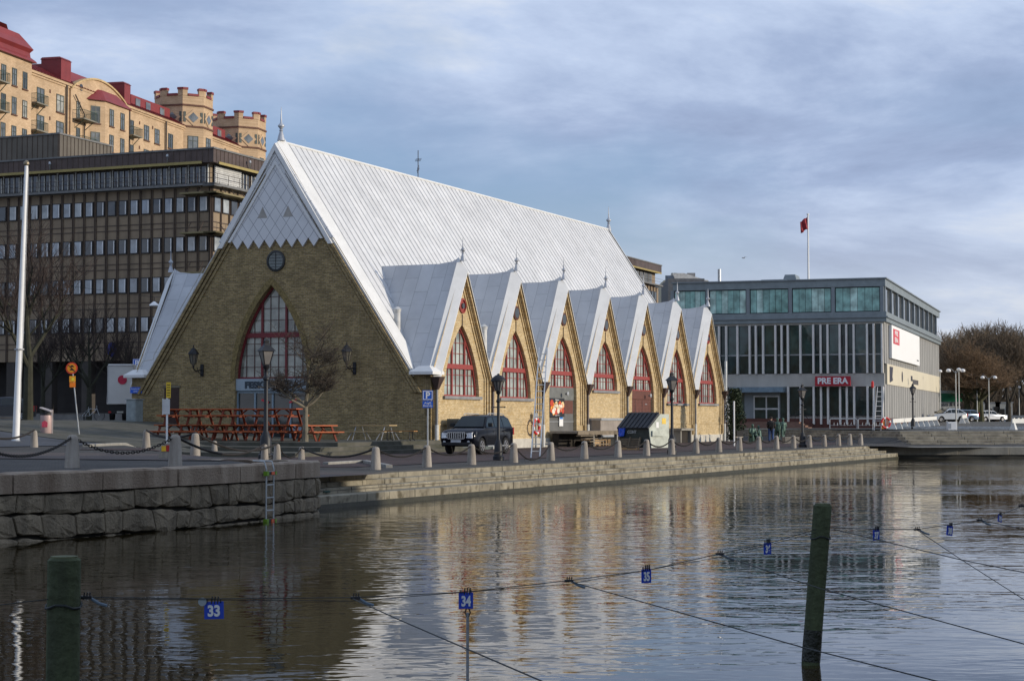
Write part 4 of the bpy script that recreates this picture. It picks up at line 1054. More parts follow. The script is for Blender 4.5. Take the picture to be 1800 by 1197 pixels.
# ------------------------------------------------------------ orange brick apartment house on the hill
def apartment():
    d1 = Vector((0.25, 0.968)); rz = math.atan2(d1.y, d1.x)
    A = empty('apartment_house', (-56.2, 200, -0.7), rz, 'orange brick apartment house with red sheet roof and two crenellated towers on the hill', 'apartment house')
    mo = brick('orange_brick', (0.60, 0.43, 0.27), (0.50, 0.35, 0.21), (0.42, 0.30, 0.19), 0.5, 0.16, 'wall', 0.012, 0.85, var=0.22, bump=0.3, nscale=0.35)
    mr = mat('red_sheet_roof', (0.21, 0.030, 0.030), 0.5, 0, 0.16, 0.7, 0.2, 2)
    mt = mat('dark_trim_brick', (0.13, 0.06, 0.04), 0.8, 0, 0.2, 2)
    mw = mat('green_grey_frame', (0.06, 0.075, 0.065), 0.5)
    mg = [glass('flat_glass_a', (0.13, 0.14, 0.14), 0.05, 1.2), glass('flat_glass_b', (0.05, 0.055, 0.055), 0.04, 1.0), glass('flat_glass_c', (0.34, 0.33, 0.28), 0.1, 0.8)]
    mi = mat('balcony_green', (0.035, 0.07, 0.055), 0.6)
    EAVE = 42.1; rows = [40.4, 37.25, 34.1, 30.95]; rnd = random.Random(21)
    MB().box(-22, 73, 0, 15, 14, EAVE).build('wall', mo, A)
    cor = MB().box(-22, 73, -0.28, 0.02, EAVE-.30, EAVE).box(-22, 73, -0.12, 0.02, EAVE-.55, EAVE-.30)
    cor.build('cornice', mo, A)
    rf = MB(); rf.hexa([(-22, -.4, EAVE), (73, -.4, EAVE), (73, 15, EAVE), (-22, 15, EAVE), (-22, 2.2, EAVE+1.5), (73, 2.2, EAVE+1.5), (73, 11, EAVE+2.0), (-22, 11, EAVE+2.0)])
    roof = rf.build('roof', mr, A)
    sm = MB()
    for k in range(125): x = -21.6+k*.75; sm.bar((x, -.42, EAVE+.02), (x, 2.2, EAVE+1.52), .05, .06, up=(1, 0, 0))
    sm.build('roof_seams', mat('roof_seam_red', (0.18, 0.02, 0.022), 0.5), roof)
    nw = [0]
    def window(x, zt, w=1.25, h=1.95, y=0.0, parent=A, norm=None):
        """norm: local direction of the wall as angle from +x (default wall faces -y)"""
        a = norm or 0.0; ca, sa = math.cos(a), math.sin(a)
        def P(u, d, z): return (x + u*ca + d*sa, y + u*sa - d*ca, z)
        f = MB()
        def bx(u0, u1, z0, z1, d0, d1): f.hexa([P(u0, d0, z0), P(u1, d0, z0), P(u1, d1, z0), P(u0, d1, z0), P(u0, d0, z1), P(u1, d0, z1), P(u1, d1, z1), P(u0, d1, z1)])
        bx(-w/2, w/2, zt-h, zt-h+.10, 0, .07); bx(-w/2, w/2, zt-.10, zt, 0, .07); bx(-w/2, -w/2+.10, zt-h+.1, zt-.1, 0, .07); bx(w/2-.10, w/2, zt-h+.1, zt-.1, 0, .07)
        bx(-.05, .05, zt-h+.1, zt-.1, 0, .065); bx(-w/2+.1, w/2-.1, zt-h*.36, zt-h*.36+.09, 0, .06)
        wn = f.build('window', mw, parent)
        p = MB(); p.face([P(-w/2+.05, .03, zt-h+.05), P(w/2-.05, .03, zt-h+.05), P(w/2-.05, .03, zt-.05), P(-w/2+.05, .03, zt-.05)]); p.build('pane', mg[0] if rnd.random() < .5 else (mg[1] if rnd.random() < .7 else mg[2]), wn)
        s = MB(); s.hexa([P(-w/2-.1, 0, zt-h-.12), P(w/2+.1, 0, zt-h-.12), P(w/2+.1, .16, zt-h-.12), P(-w/2-.1, .16, zt-h-.12), P(-w/2-.1, 0, zt-h), P(w/2+.1, 0, zt-h), P(w/2+.1, .16, zt-h), P(-w/2-.1, .16, zt-h)])
        s.build('sill', mt, wn); nw[0] += 1
    def balcony(x, z, w=2.6, y=-0.02, d=1.2):
        b = MB(); b.box(x-w/2, x+w/2, y-d, y, z-.15, z); o = b.build('balcony', mat('balcony_slab', (0.20, 0.19, 0.15), 0.8), A)
        r = MB(); r.box(x-w/2, x+w/2, y-d, y-d+.03, z+.95, z+1.0)
        for s_ in (-1, 1): r.box(x+s_*w/2-.02, x+s_*w/2+.02, y-d, y, z+.95, z+1.0)
        n = int(w/.16)
        for k in range(n+1): r.box(x-w/2+k*w/n-.012, x-w/2+k*w/n+.012, y-d, y-d+.025, z, z+.95)
        for k in range(7): 
            for s_ in (-1, 1): r.box(x+s_*w/2-.012, x+s_*w/2+.012, y-d+k*.17, y-d+k*.17+.025, z, z+.95)
        for s_ in (-1, 1): r.bar((x+s_*w*.35, y, z-1.1), (x+s_*w*.35, y-d*.8, z-.15), .07)
        r.build('railing', mi, o)
    # left bay with swept roof (partly out of frame)
    bl = MB(); bl.hexa([(-9, 0.01, 14), (4.6, 0.01, 14), (4.2, -1.0, 14), (-8.0, -1.0, 14), (-9, 0.01, 42.5), (4.6, 0.01, 42.5), (4.2, -1.0, 42.5), (-8.0, -1.0, 42.5)]); bl.build('bay', mo, A)
    br = MB()
    prof = [(0.45, 42.5), (0.35, 42.7), (-0.1, 43.1), (-0.15, 43.6), (0.15, 44.0), (-0.4, 44.8), (-1.8, 45.5), (-4.5, 46.0)]
    for (a, z0), (b, z1) in zip(prof, prof[1:]):
        br.hexa([(-9-a, 3+0, z0), (4.2+a, 3, z0), (4.2+a, -1.0-a, z0), (-8-a, -1.0-a, z0), (-9-b, 3, z1), (4.2+b, 3, z1), (4.2+b, -1.0-b if b > -1 else -0.4, z1), (-8-b, -1.0-b if b > -1 else -.4, z1)])
    br.build('bay_roof', mr, A)
    for zt in [41.2, 38.0, 34.8, 31.6]:
        for x in (0.4, 2.7): window(x, zt, 1.0, 1.95, -1.0)
        window(-1.9, zt, 1.0, 1.95, -1.0)
    for z in (39.0, 35.8): balcony(-3.6, z, 2.2, -1.0)
    for zt in rows[:4]:
        window(8.0, zt, 1.7, 2.05); window(12.6, zt, 1.8, 2.1)
        for x in (31.0, 35.4, 38.5): window(x, zt-.0 if zt < 40.5 else zt, 1.45, 1.95)
    for z in (38.5-.2, 35.2): balcony(6.4, z, 2.6)
    # arched gable with oriel
    ga = MB(); n = 16; xa, xb = 14.8, 29.5; pts = [(xa, EAVE-2.0)]
    for k in range(n+1):
        t = k/n; x = xa+(xb-xa)*t; pts.append((x, EAVE-.55+2.15*math.sin(math.pi*t)**0.8))
    pts.append((xb, EAVE-2))
    ga.prism([(x, -0.22, z) for x, z in pts], (0, 0.5, 0)); ga.box(xa, xb, -0.22, 0.01, 14, EAVE-2); ga.build('arched_gable', mo, A)
    gt = MB()
    for (x0_, z0), (x1_, z1) in zip(pts[1:-1], pts[2:-1]): gt.hexa([(x0_, -.42, z0), (x1_, -.42, z1), (x1_, .3, z1), (x0_, .3, z0), (x0_, -.42, z0+.22), (x1_, -.42, z1+.22), (x1_, .3, z1+.22), (x0_, .3, z0+.22)])
    gt.build('gable_coping', mat('buff_coping', (0.50, 0.36, 0.18), 0.8), A)
    rb = MB().hexa([(13.5, 0.3, EAVE), (30.5, 0.3, EAVE), (30.5, 9, EAVE), (13.5, 9, EAVE), (13.5, 2.0, EAVE+2.3), (30.5, 2.0, EAVE+2.3), (30.5, 8, EAVE+2.3), (13.5, 8, EAVE+2.3)])
    rb.build('upper_roof', mr, roof)
    for x0_, x1_ in ((12.6, 15.0), (28.9, 30.6)): MB().box(x0_, x1_, -0.1, 2.5, EAVE, EAVE+2.6).hexa([(x0_-.1, -.2, EAVE+2.6), (x1_+.1, -.2, EAVE+2.6), (x1_+.1, 2.6, EAVE+2.6), (x0_-.1, 2.6, EAVE+2.6), (x0_, .1, EAVE+2.85), (x1_, .1, EAVE+2.85), (x1_, 2.4, EAVE+2.85), (x0_, 2.4, EAVE+2.85)]).build('parapet_block', mr, roof)
    ob = MB().hexa([(19.0, 0, 14), (28.6, 0, 14), (27.4, -1.5, 14), (21.0, -1.5, 14), (19.0, 0, 41.0), (28.6, 0, 41.0), (27.4, -1.5, 41.0), (21.0, -1.5, 41.0)]); ob.build('oriel', mo, A)
    MB().hexa([(18.6, -.2, 41.0), (29.0, -.2, 41.0), (27.7, -1.8, 41.0), (20.7, -1.8, 41.0), (21.5, -.22, 42.6), (26, -.22, 42.6), (26, -.5, 42.6), (22, -.5, 42.6)]).build('oriel_roof', mr, A)
    for zt in [40.3, 37.15, 34.0, 30.85]:
        for x in (22.7, 25.6): window(x, zt, 1.1, 2.1, -1.5)
        window(20.0, zt, 1.2, 2.1, -0.75, norm=math.atan2(-1.5, 2.0)); window(16.6, zt, 0.9, 2.3, -0.22)
    for z in (38.1, 34.95): balcony(17.0, z, 3.4, -.22, 1.5)
    for z in (38.3, 35.1): balcony(30.6, z, 2.6)
    for x in (17.3, 28.0): MB().lathe([(.42, -.28), (.42, -.22)], (x, 0, 42.1 if x < 20 else 41.2), 14, 'y').build('oculus', mg[1], A)
    balcony(44.0, 36.2, 3.6); 
    # stretch between the towers with attic windows
    at = MB().box(33, 44.5, 1.0, 3, EAVE, EAVE+2.0).box(55.5, 63, 1.0, 3, EAVE, EAVE+2.0); build_each(at, 'attic', mr, roof)
    for x in (34.2, 37.2, 41.4, 57.0, 60.2): MB().box(x, x+1.3, 0.93, 1.0, EAVE+.7, EAVE+1.7).build('attic_window', mg[0], roof)
    for zt in rows:
        for x in (42.6,): window(x, zt, 1.45, 1.95)
        for x in (56.2, 59.8, 63.4): window(x, zt-1.0, 1.5, 1.9)
    balcony(59.8, 34.6, 10, -.02, 1.1)
    # towers
    def tower(xc, yc, r, ztop=47.6):
        t = empty('tower', (xc, yc, 0), 0); t.parent = A
        def ring(mb, r0, z0, z1, r1=None):
            r1 = r1 or r0
            P = lambda rr, z: [(rr*math.cos(R(22.5+45*k)), rr*math.sin(R(22.5+45*k)), z) for k in range(8)]
            a, b = P(r0, z0), P(r1, z1); mb.add(a+b, [tuple(range(7, -1, -1)), tuple(range(8, 16))] + [(k, (k+1) % 8, 8+(k+1) % 8, 8+k) for k in range(8)])
        w = MB(); ring(w, r, 14, 46.3); w.build('tower_wall', mo, t)
        b = MB()
        for z in (42.0, 44.9): ring(b, r+.16, z, z+.22)
        b.build('tower_band', mt, t)
        ml = MB(); mc = MB(); ap = r*math.cos(R(22.5)); side = 2*r*math.sin(R(22.5))
        for k in range(8):
            a = R(45*k); n_ = Vector((math.cos(a), math.sin(a), 0)); s_ = Vector((-n_.y, n_.x, 0))
            def piece(mb, u0, u1, z0, z1, d0=-.5, d1=.05):
                mb.hexa([n_*(ap+d)+s_*u + Vector((0, 0, z)) for z in (z0, z1) for u, d in ((u0, d0), (u1, d0), (u1, d1), (u0, d1))])
            piece(ml, -side*.5, -side*.27, 46.3, 47.1); piece(ml, side*.27, side*.5, 46.3, 47.1)
            piece(mc, -side*.5, -side*.25, 47.1, ztop-.2, -.6, .15); piece(mc, side*.25, side*.5, 47.1, ztop-.2, -.6, .15); piece(mc, -side*.25, side*.25, 46.3, 46.6, -.6, .15)
        build_each(ml, 'merlon', mo, t); mc.build('red_capping', mr, t)
        for k in (5, 6, 7, 4):
            a = R(45*k); n_ = Vector((math.cos(a), math.sin(a))); 
            ang = a + R(90)
            px, py = n_.x*ap, n_.y*ap
            for zt in rows[:3]: window(px, zt+.45, 1.5, 2.0, py, parent=t, norm=ang)
            s_ = Vector((-n_.y, n_.x))
            def P(u, z, d): return (px+s_.x*u+n_.x*d, py+s_.y*u+n_.y*d, z)
            fr = MB(); fr.prism([P(-1.25, 43.35, .0), P(0, 42.25, .0), P(1.25, 43.35, .0), P(0, 44.45, .0)], (n_.x*.09, n_.y*.09, 0)); fo = fr.build('diamond_frame', mt if False else mo, t)
            MB().prism([P(-.75, 43.35, .06), P(0, 42.65, .06), P(.75, 43.35, .06), P(0, 44.05, .06)], (n_.x*.06, n_.y*.06, 0)).build('pane', mg[0], fo)
            for u in (-side*.40, side*.40): MB().prism([P(u-.16, 42.7, 0), P(u+.16, 42.7, 0), P(u+.16, 44.1, 0), P(u-.16, 44.1, 0)], (n_.x*.07, n_.y*.07, 0)).build('slit_window', mw, t)
    tower(50.2, 1.6, 3.95); tower(69.4, 1.6, 3.95)
    # downpipes
    for x in (5.2, 13.9, 30.2, 40.9, 51.0): MB().tube([(x, -.2, EAVE-.3), (x, -.2, 16)], .11, 6).build('downpipe', mat('pipe_dark', (0.07, 0.055, 0.045), 0.6), A)
    for x in (17.9, 62.0): MB().tube([(x-2.5, -.5, EAVE-1.2), (x, -.4, EAVE-3.2), (x, -.4, 28)], .08, 6).build('cable_pipe', mat('pipe_dark', (0, 0, 0)), A)
    # thin mast of anchors (brick wall anchors)
    an = MB()
    for x in (10.2, 14.2, 26.9, 33.4, 37.2, 28.3):
        for zt in rows: an.box(x-.12, x+.12, -.28 if 15 < x < 29 else -.06, 0.02, zt-.2, zt+.2)
    an.build('wall_anchors', mt, A)
apartment()
# ------------------------------------------------------------ low modern building at the right
def modern():
    d1 = Vector((0.3145, 0.9493)); rz = math.atan2(d1.y, d1.x)
    B = empty('glass_fronted_building', (35.2, 172, 0), rz, 'low grey modernist building with concrete fins, green glazed top floor and red PRE ERA sign', 'building')
    L, Wd = 56, 40
    mc = mat('pale_concrete', (0.46, 0.44, 0.395), 0.8, 0, 0.14, 1.0, 0.3, 10, streak=True)
    mfin = mat('concrete_fin', (0.70, 0.67, 0.62), 0.75, 0, 0.12, 1.5)
    mz = mat('zinc_cladding', (0.22, 0.255, 0.265), 0.5, 0.25, 0.15, 1.2)
    mzl = mat('zinc_light', (0.22, 0.25, 0.265), 0.5, 0.3, 0.1, 1.2)
    mp = mat('brown_brick_plinth', (0.12, 0.05, 0.038), 0.85, 0, 0.25, 2)
    gg = glass('green_glass', (0.22, 0.42, 0.37), 0.08, 0.6); gp = glass('pale_green_curtain', (0.45, 0.64, 0.57), 0.15, 0.5); gd = glass('dark_green_glass', (0.03, 0.07, 0.066), 0.05, 0.7); gk = glass('black_green_glass', (0.018, 0.040, 0.040), 0.06, 0.45)
    MB().box(0.3, L, 0.3, Wd, 0.3, 10.9).build('wall', mc, B)
    MB().box(-0.05, 0.32, -0.0, Wd, 4.78, 6.02).box(0.0, 0.32, 0.0, Wd, 10.7, 10.9).build('concrete_band', mc, B)
    MB().box(-0.10, L+.1, -0.10, Wd, 0.2, 1.75).build('plinth', mp, B)
    fin_y = [0.18, 0.95, 1.57, 2.83, 3.52, 4.15, 5.3, 5.96, 6.66, 7.9, 9.1, 9.7, 10.3, 11.5, 12.2, 12.8, 14.0, 15.1, 15.8, 16.9, 18.2, 18.9, 19.6, 20.9, 22.1, 22.7, 23.3]
    for y in fin_y:
        f = MB(); f.box(-0.38, 0.05, y-.09, y+.09, 6.03, 10.7)
        if not 9.3 < y < 14.9: f.box(-0.38, 0.05, y-.09, y+.09, 1.2, 4.77)
        f.build('concrete_fin', mfin, B)
    for i, (a, b) in enumerate(zip(fin_y, fin_y[1:])):
        w = MB().box(0.15, 0.29, a+.10, b-.10, 6.05, 10.68).build('window', mat('dark_mullion', (0.03, 0.035, 0.04), 0.5), B)
        MB().box(0.12, 0.15, a+.10, b-.10, 7.9, 10.66).build('pane', gd if b-a > .9 else gk, w); MB().box(0.12, 0.15, a+.10, b-.10, 6.1, 7.78).build('lower_pane', gk, w)
        MB().box(0.09, 0.15, a+.10, b-.10, 7.78, 7.90).build('transom', mat('pale_rail', (0.35, 0.36, 0.36), 0.6), w)
        if b-a < .72 and i % 3 == 1:
            v = MB()
            for (z0, z1) in ((8.7, 8.75), (9.55, 9.6)): v.box(0.08, 0.12, a+.18, b-.18, z0, z1)
            for yy in (a+.18, b-.22): v.box(0.08, 0.12, yy, yy+.04, 8.75, 9.55)
            v.build('vent_light', M['black'], w)
        if not 9.2 < (a+b)/2 < 15.0:
            w = MB().box(0.15, 0.29, a+.10, b-.10, 2.0, 4.75).build('window', mat('dark_mullion', (0, 0, 0)), B)
            MB().box(0.12, 0.15, a+.10, b-.10, 2.1, 4.7).build('pane', gk, w)
    # entrance
    MB().box(0.0, 0.28, 9.2, 14.9, 1.6, 4.77).build('entrance_panel', mzl, B)
    MB().box(-1.4, 0.1, 9.4, 14.4, 4.25, 4.75).build('entrance_canopy', mat('blue_grey_canopy', (0.17, 0.24, 0.29), 0.5), B)
    d = MB().box(-0.06, 0.02, 10.0, 12.5, 1.5, 3.95)
    do = d.build('double_door', mat('white_door_frame', (0.55, 0.56, 0.55), 0.5), B)
    for y0 in (10.13, 11.32):
        for z0, z1 in ((1.62, 2.6), (2.75, 3.8)): MB().box(-0.075, -0.06, y0, y0+1.05, z0, z1).build('pane', gk, do)
    MB().box(-0.05, 0.0, 9.25, 9.9, 1.5, 4.2).build('side_light', gk, B); MB().box(-0.05, 0.0, 13.4, 14.8, 1.6, 4.2).build('side_light', gd, B)
    st_ = MB()
    for k in range(5): st_.box(-1.9-.35*(5-k), -.1, 8.1-.35*(5-k), 15.5, 0.3, 0.75+.17*k+.005)
    st_.build('entrance_steps', mat('reddish_step', (0.20, 0.12, 0.09), 0.85, 0, 0.2, 2), B)
    MB().tube([(-1.7, 8.2, 2.4), (-2.6, 7.0, 1.9), (-3.6, 6.0, 1.0)], .03, 6).bar((-1.7, 8.2, 1.4), (-1.7, 8.2, 2.4), .05).build('handrail', M['iron'], B)
    # fascia between, upper storey, roof
    MB().box(-0.25, L+.2, -0.25, 20.5, 10.9, 11.85).build('fascia', mz, B)
    MB().box(-0.40, L+.3, -0.40, 20.6, 11.28, 11.40).build('fascia_ledge', mzl, B)
    MB().box(0.3, L-.5, 0.3, 19.8, 11.85, 14.3).build('top_floor', mz, B)
    MB().box(-0.15, L, -0.15, 20.4, 14.25, 14.95).build('roof_fascia', mz, B)
    MB().box(-0.30, L+.1, -0.30, 20.55, 14.95, 15.07).build('roof_edge', mzl, B)
    posts = [0.0, 4.6, 8.7, 12.8, 16.8, 20.3]
    rnd = random.Random(2)
    pm = MB()
    for y in posts: pm.box(-0.12, 0.35, y, y+.34, 11.85, 14.25)
    build_each(pm, 'top_floor_post', mzl, B)
    for a, b in zip(posts, posts[1:]):
        w = MB().box(0.05, 0.29, a+.34, b, 11.85, 14.25).build('glazing_bay', mat('dark_mullion', (0, 0, 0)), B)
        y = a+.40; n = 6; wd = (b-.06-y)/n
        for k in range(n):
            g = rnd.choice([gg, gp, gg]); MB().box(0.02, 0.05, y+k*wd+.02, y+(k+1)*wd-.02, 11.95, 14.15).build('pane', g, w)
    # long side: top floor strip
    xs = [0.4+i*5.2 for i in range(11)]
    pm = MB()
    for x in xs: pm.box(x-.15, x+.15, -0.12, 0.35, 11.85, 14.25)
    build_each(pm, 'side_post', mzl, B)
    for a, b in zip(xs, xs[1:]): MB().box(a+.15, b-.15, 0.1, 0.29, 11.9, 14.2).build('side_glazing', glass('side_grey_glass', (0.10, 0.105, 0.10), 0.06, 1.0), B)
    # long side: vertical concrete ribs with dark gaps
    mb = MB()
    MB().box(0.3, L, 0.20, 0.30, 1.75, 10.9).build('side_backing', mat('dark_gap', (0.085, 0.08, 0.07), 0.8), B)
    x = 0.15; k = 0
    while x < L:
        w_ = 0.95 if k % 2 == 0 else 0.5
        for z0, z1 in ((1.78, 5.0), (6.95, 10.88)): mb.box(x, x+w_, -0.02, 0.22, z0, z1)
        x += w_+.28; k += 1
    mb.build('side_ribs', mat('side_concrete', (0.34, 0.335, 0.315), 0.8, 0, 0.2, 1.2, 0.3, 8, streak=True), B)
    ban = MB().box(1.5, L-.1, -0.08, 0.24, 5.0, 6.95).build('cream_banner', mat('cream_sheet', (0.62, 0.56, 0.42), 0.6, 0, 0.06, 0.5), B)
    for x0, x1, z0, z1 in ((3.4, 6.2, 5.2, 6.75), (12.6, 15.6, 5.6, 6.7), (22.5, 30.5, 5.45, 6.3)):
        p = MB(); rr = random.Random(int(x0*10))
        if x0 < 10: p.prism([(x0, -.1, z0), (x1*.98, -.1, z0+.25), (x1*.9, -.1, z0+.6), (x1, -.1, z1), (x0, -.1, z1)], (0, .02, 0))
        elif x0 < 20: p.lathe([(.55, -.1), (.55, -.085)], ((x0+x1)/2+.2, 0, z0+.4), 12, 'y')
        else:
            p.box(x0, x0+1.6, -.1, -.082, z0+.3, z1)
            for kk in range(6): p.box(x0+1.9+kk*1.0, x0+2.6+kk*1.0, -.1, -.082, z0, z0+.5)
        p.build('banner_mark', mat('dark_print', (0.035, 0.035, 0.05), 0.6), ban)
    # white billboard with a red square of lettering
    bb = MB().box(3.4, 29.5, -0.32, -0.05, 7.55, 10.75).build('billboard', mat('billboard_white', (0.85, 0.85, 0.83), 0.5, 0, 0.02, 0.5), B)
    MB().box(4.6, 9.8, -0.345, -0.325, 9.0, 10.45).build('red_emblem', mat('emblem_red', (0.62, 0.05, 0.07), 0.5), bb)
    text('PRE', 0.66, M['white'], bb, (7.2, -0.35, 10.05), (R(90), 0, 0), 0.004, off=0.02, sx=2.6); text('ERA', 0.66, M['white'], bb, (7.2, -0.35, 9.4), (R(90), 0, 0), 0.004, off=0.02, sx=2.6)
    MB().box(26.5, 28.5, -0.335, -0.325, 8.0, 8.12).build('small_print', mat('dark_print', (0, 0, 0)), bb)
    # red PRE ERA sign on the front
    s = MB().box(-0.75, -0.45, 3.10, 6.45, 4.82, 5.75).build('red_shop_sign', mat('sign_crimson', (0.42, 0.02, 0.035), 0.4, 0, 0.05), B)
    text('PRE ERA', 0.78, mat('sign_white', (0.8, 0.8, 0.8), 0.4, var=.03), s, (-0.76, 4.78, 5.29), (R(90), 0, R(-90)), 0.02, off=0.03, sx=1.0)
    # roof things
    MB().hexa([(4, 9.3, 15.05), (9, 9.3, 15.05), (9, 13.2, 15.05), (4, 13.2, 15.05), (4.6, 10.1, 15.5), (8.4, 10.1, 15.5), (8.4, 12.5, 15.5), (4.6, 12.5, 15.5)]).build('roof_hatch', mz, B)
    MB().hexa([(5, 9.0, 15.05), (8, 9.0, 15.05), (8, 10.6, 15.05), (5, 10.6, 15.05), (5.3, 9.3, 16.0), (7.7, 9.3, 16.0), (7.7, 10.3, 16.0), (5.3, 10.3, 16.0)]).build('plant_box', mz, B)
    MB().tube([(1.5, 16.1, 15.0), (1.5, 16.1, 16.4)], .16, 10).build('flue', M['galv'], B)
    # bicycle racks in front
    return B
modern()
def roof_flag():
    p = atY(1421, 490, 176); p.z = 15.05
    r = empty('roof_flagpole', p, 0, 'white flagpole with a small dark red flag on the roof of the modern building', 'flagpole')
    MB().tube([(0, 0, 0), (0, 0, 6.4)], .11, 8, r1=.07).lathe([(.12, 6.4), (.12, 6.55)], n=8).build('pole', M['white'], r, smooth=True)
    mb = MB(); vs = []; n = 10
    for i in range(n+1):
        for j in range(5): vs.append((-0.05-i*.075 + .03*j, .16*math.sin(i*1.1+j*.5), 6.25-j*.27-i*.055-.05*math.sin(i)))
    mb.add(vs, [(i*5+j, (i+1)*5+j, (i+1)*5+j+1, i*5+j+1) for i in range(n) for j in range(4)])
    f = mb.build('flag', mat('flag_red', (0.33, 0.04, 0.05), 0.8, 0, 0.2, 3), r, smooth=True); md = f.modifiers.new('thick', 'SOLIDIFY'); md.thickness = .02
roof_flag()
def far_buildings():
    # pale roofed house seen over the glass building
    b = empty('white_gabled_house', (0, 0, 0), 0, 'pale house with white roof and small chimneys showing above the glazed building roof', 'house')
    D = 320; o = atY(1165, 740, D)
    def X(u): return (u-900)/F*D
    def Z(v): return CAMZ + (740-v)/F*D
    b.location = (X(1168), D, 1.0); ox, oz = X(1168), 1.0
    MB().box(0, X(1245)-ox, 0, 14, 0, Z(492)-oz).build('wall', mat('cream_render', (0.55, 0.50, 0.36), 0.8), b)
    MB().box(0.2, 1.9, -.05, 0, Z(494)-oz, Z(484)-oz).build('window', glass('house_glass', (0.1, 0.13, 0.17), .05, 1), b)
    MB().prism([(2.0, -0.3, Z(494)-oz), (X(1247)-ox, -0.3, Z(494)-oz), (3.5, -0.3, Z(480)-oz), (1.5, -0.3, Z(480)-oz)], (0, 15, 0)).build('roof', mat('pale_metal_roof', (0.62, 0.60, 0.55), 0.6), b)
    for u, w in ((1184, 1.0), (1212, 1.4)): MB().box(X(u)-ox, X(u)-ox+w, 3, 4.2, Z(486)-oz, Z(477)-oz).build('chimney', mat('grey_chimney', (0.2, 0.2, 0.2), 0.8), b)
    c = empty('grey_block', (X(1158), 300, 1.0), 0, 'dark grey block between the office block and the pale house', 'building')
    MB().box(0, 6, 0, 14, 0, 24.0).build('wall', mat('slate_grey', (0.14, 0.145, 0.15), 0.8), c)
    MB().box(1, 2, -.05, 0, 20, 22.8).box(3, 4.2, -.05, 0, 20, 22.8).build('window_pair', glass('house_glass', (0, 0, 0)), c)
far_buildings()

# ------------------------------------------------------------ trees
def make_tree(name, h, spread, trunk_r, seed, levels=5, kids=4, bark=(0.06, 0.05, 0.035), twig=(0.09, 0.055, 0.03), clear=0.25, twist=0.35, upward=0.25, stems=1, twig_r=0.012, droop=0.0, l0=0.33, decay=0.70, leader=1.0):
    rnd = random.Random(seed); T = MB(); W_ = MB()
    def grow(p, d, L, r, lev):
        n = 3; pts = [p]; dirs = d.copy(); q = p.copy()
        for i in range(n):
            dirs = (dirs + Vector((rnd.uniform(-1, 1), rnd.uniform(-1, 1), rnd.uniform(-.6, .9)))*twist*0.35 + Vector((0, 0, upward*0.25 - droop*(lev/levels)))).normalized()
            q = q + dirs*L/n; pts.append(q.copy())
        re = max(twig_r*0.6, r*0.62)
        (T if lev <= 1 else W_).tube(pts, r, 7 if lev == 0 else (5 if lev < 3 else 3), r1=re, cap=False)
        if lev >= levels: return
        k = kids + (1 if lev == 0 else 0)
        for j in range(k):
            t = rnd.uniform(0.35 if lev else 0.7, 1.0); i = min(n-1, int(t*n)); base = pts[i].lerp(pts[i+1], t*n-i)
            a = rnd.uniform(0, 2*math.pi); out = Vector((math.cos(a), math.sin(a), 0))
            nd = (dirs*rnd.uniform(.45, 1.0) + out*rnd.uniform(.45, 1.0)*spread + Vector((0, 0, upward))).normalized()
            grow(base, nd, L*decay*rnd.uniform(.75, 1.15), max(twig_r, re*rnd.uniform(.5, .75)), lev+1)
        grow(pts[-1], (dirs + Vector((rnd.uniform(-.3, .3), rnd.uniform(-.3, .3), .1))).normalized(), L*decay, max(twig_r, re*.8), lev+1)
    root = empty(name)
    for s_ in range(stems):
        d0 = Vector((rnd.uniform(-.25, .25)*(stems > 1), rnd.uniform(-.25, .25)*(stems > 1), 1)).normalized(); off = Vector((0.5*(s_-stems/2+.5)*trunk_r*4*(stems > 1), 0, 0))
        top = off + d0*h*clear
        T.tube([off + Vector((0, 0, -.3)), off + Vector((0, 0, .1)), off.lerp(top, .5), top], [trunk_r*1.35, trunk_r*1.15, trunk_r, trunk_r*.85], 9, cap=False)
        nb = max(3, kids)
        for j in range(nb):
            a = 2*math.pi*(j+rnd.random()*.6)/nb; nd = Vector((math.cos(a)*spread, math.sin(a)*spread, 1.0)).normalized()
            grow(top - d0*rnd.random()*.25*h*clear, nd, h*l0*rnd.uniform(.8, 1.1), trunk_r*.55, 0)
        grow(top, d0, h*l0*leader, trunk_r*.7, 0)
    T.build('trunk', mat(name+'_bark', bark, 0.9, 0, 0.35, 3, 0.6, 15), root); W_.build('crown', mat(name+'_twig', twig, 0.9, 0, 0.3, 1), root)
    return root
# small bare tree before the gable
t = make_tree('bare_street_tree', 4.7, 1.7, 0.13, 18, levels=4, kids=4, bark=(0.17, 0.15, 0.11), twig=(0.055, 0.042, 0.03), clear=0.36, twist=0.8, upward=.05, twig_r=0.008, l0=0.27, decay=0.68, leader=1.45)
p = G(537, 776); p = atD(537, 84); p.z = 0.52
t.location = p; tag(t, 'small bare tree with pale trunk in front of the arched entrance window', 'tree')
big = make_tree('bare_tree', 11.0, 0.95, 0.24, 12, levels=4, kids=3, bark=(0.035, 0.035, 0.022), twig=(0.045, 0.032, 0.027), clear=0.30, twist=0.5, upward=.18, twig_r=0.013, l0=0.24, decay=0.74)
big.location = atD(50, 93); tag(big, 'bare tree with dark mossy trunk just right of the white flagpole', 'tree', 'bare trees before the office block')
c = copy_tree(big, atD(157, 128), 2.1, 'slender bare tree behind the orange no-vehicles road sign'); c.scale = (.8, .8, .85)
c = copy_tree(big, atD(76, 130), 4.0, 'bare tree nearest the office arcade, between flagpole and red litter bin'); c.scale = (.7, .7, .75)
c = copy_tree(big, atD(222, 133), 1.0, 'bare tree behind the white box truck'); c.scale = (.6, .6, .7)
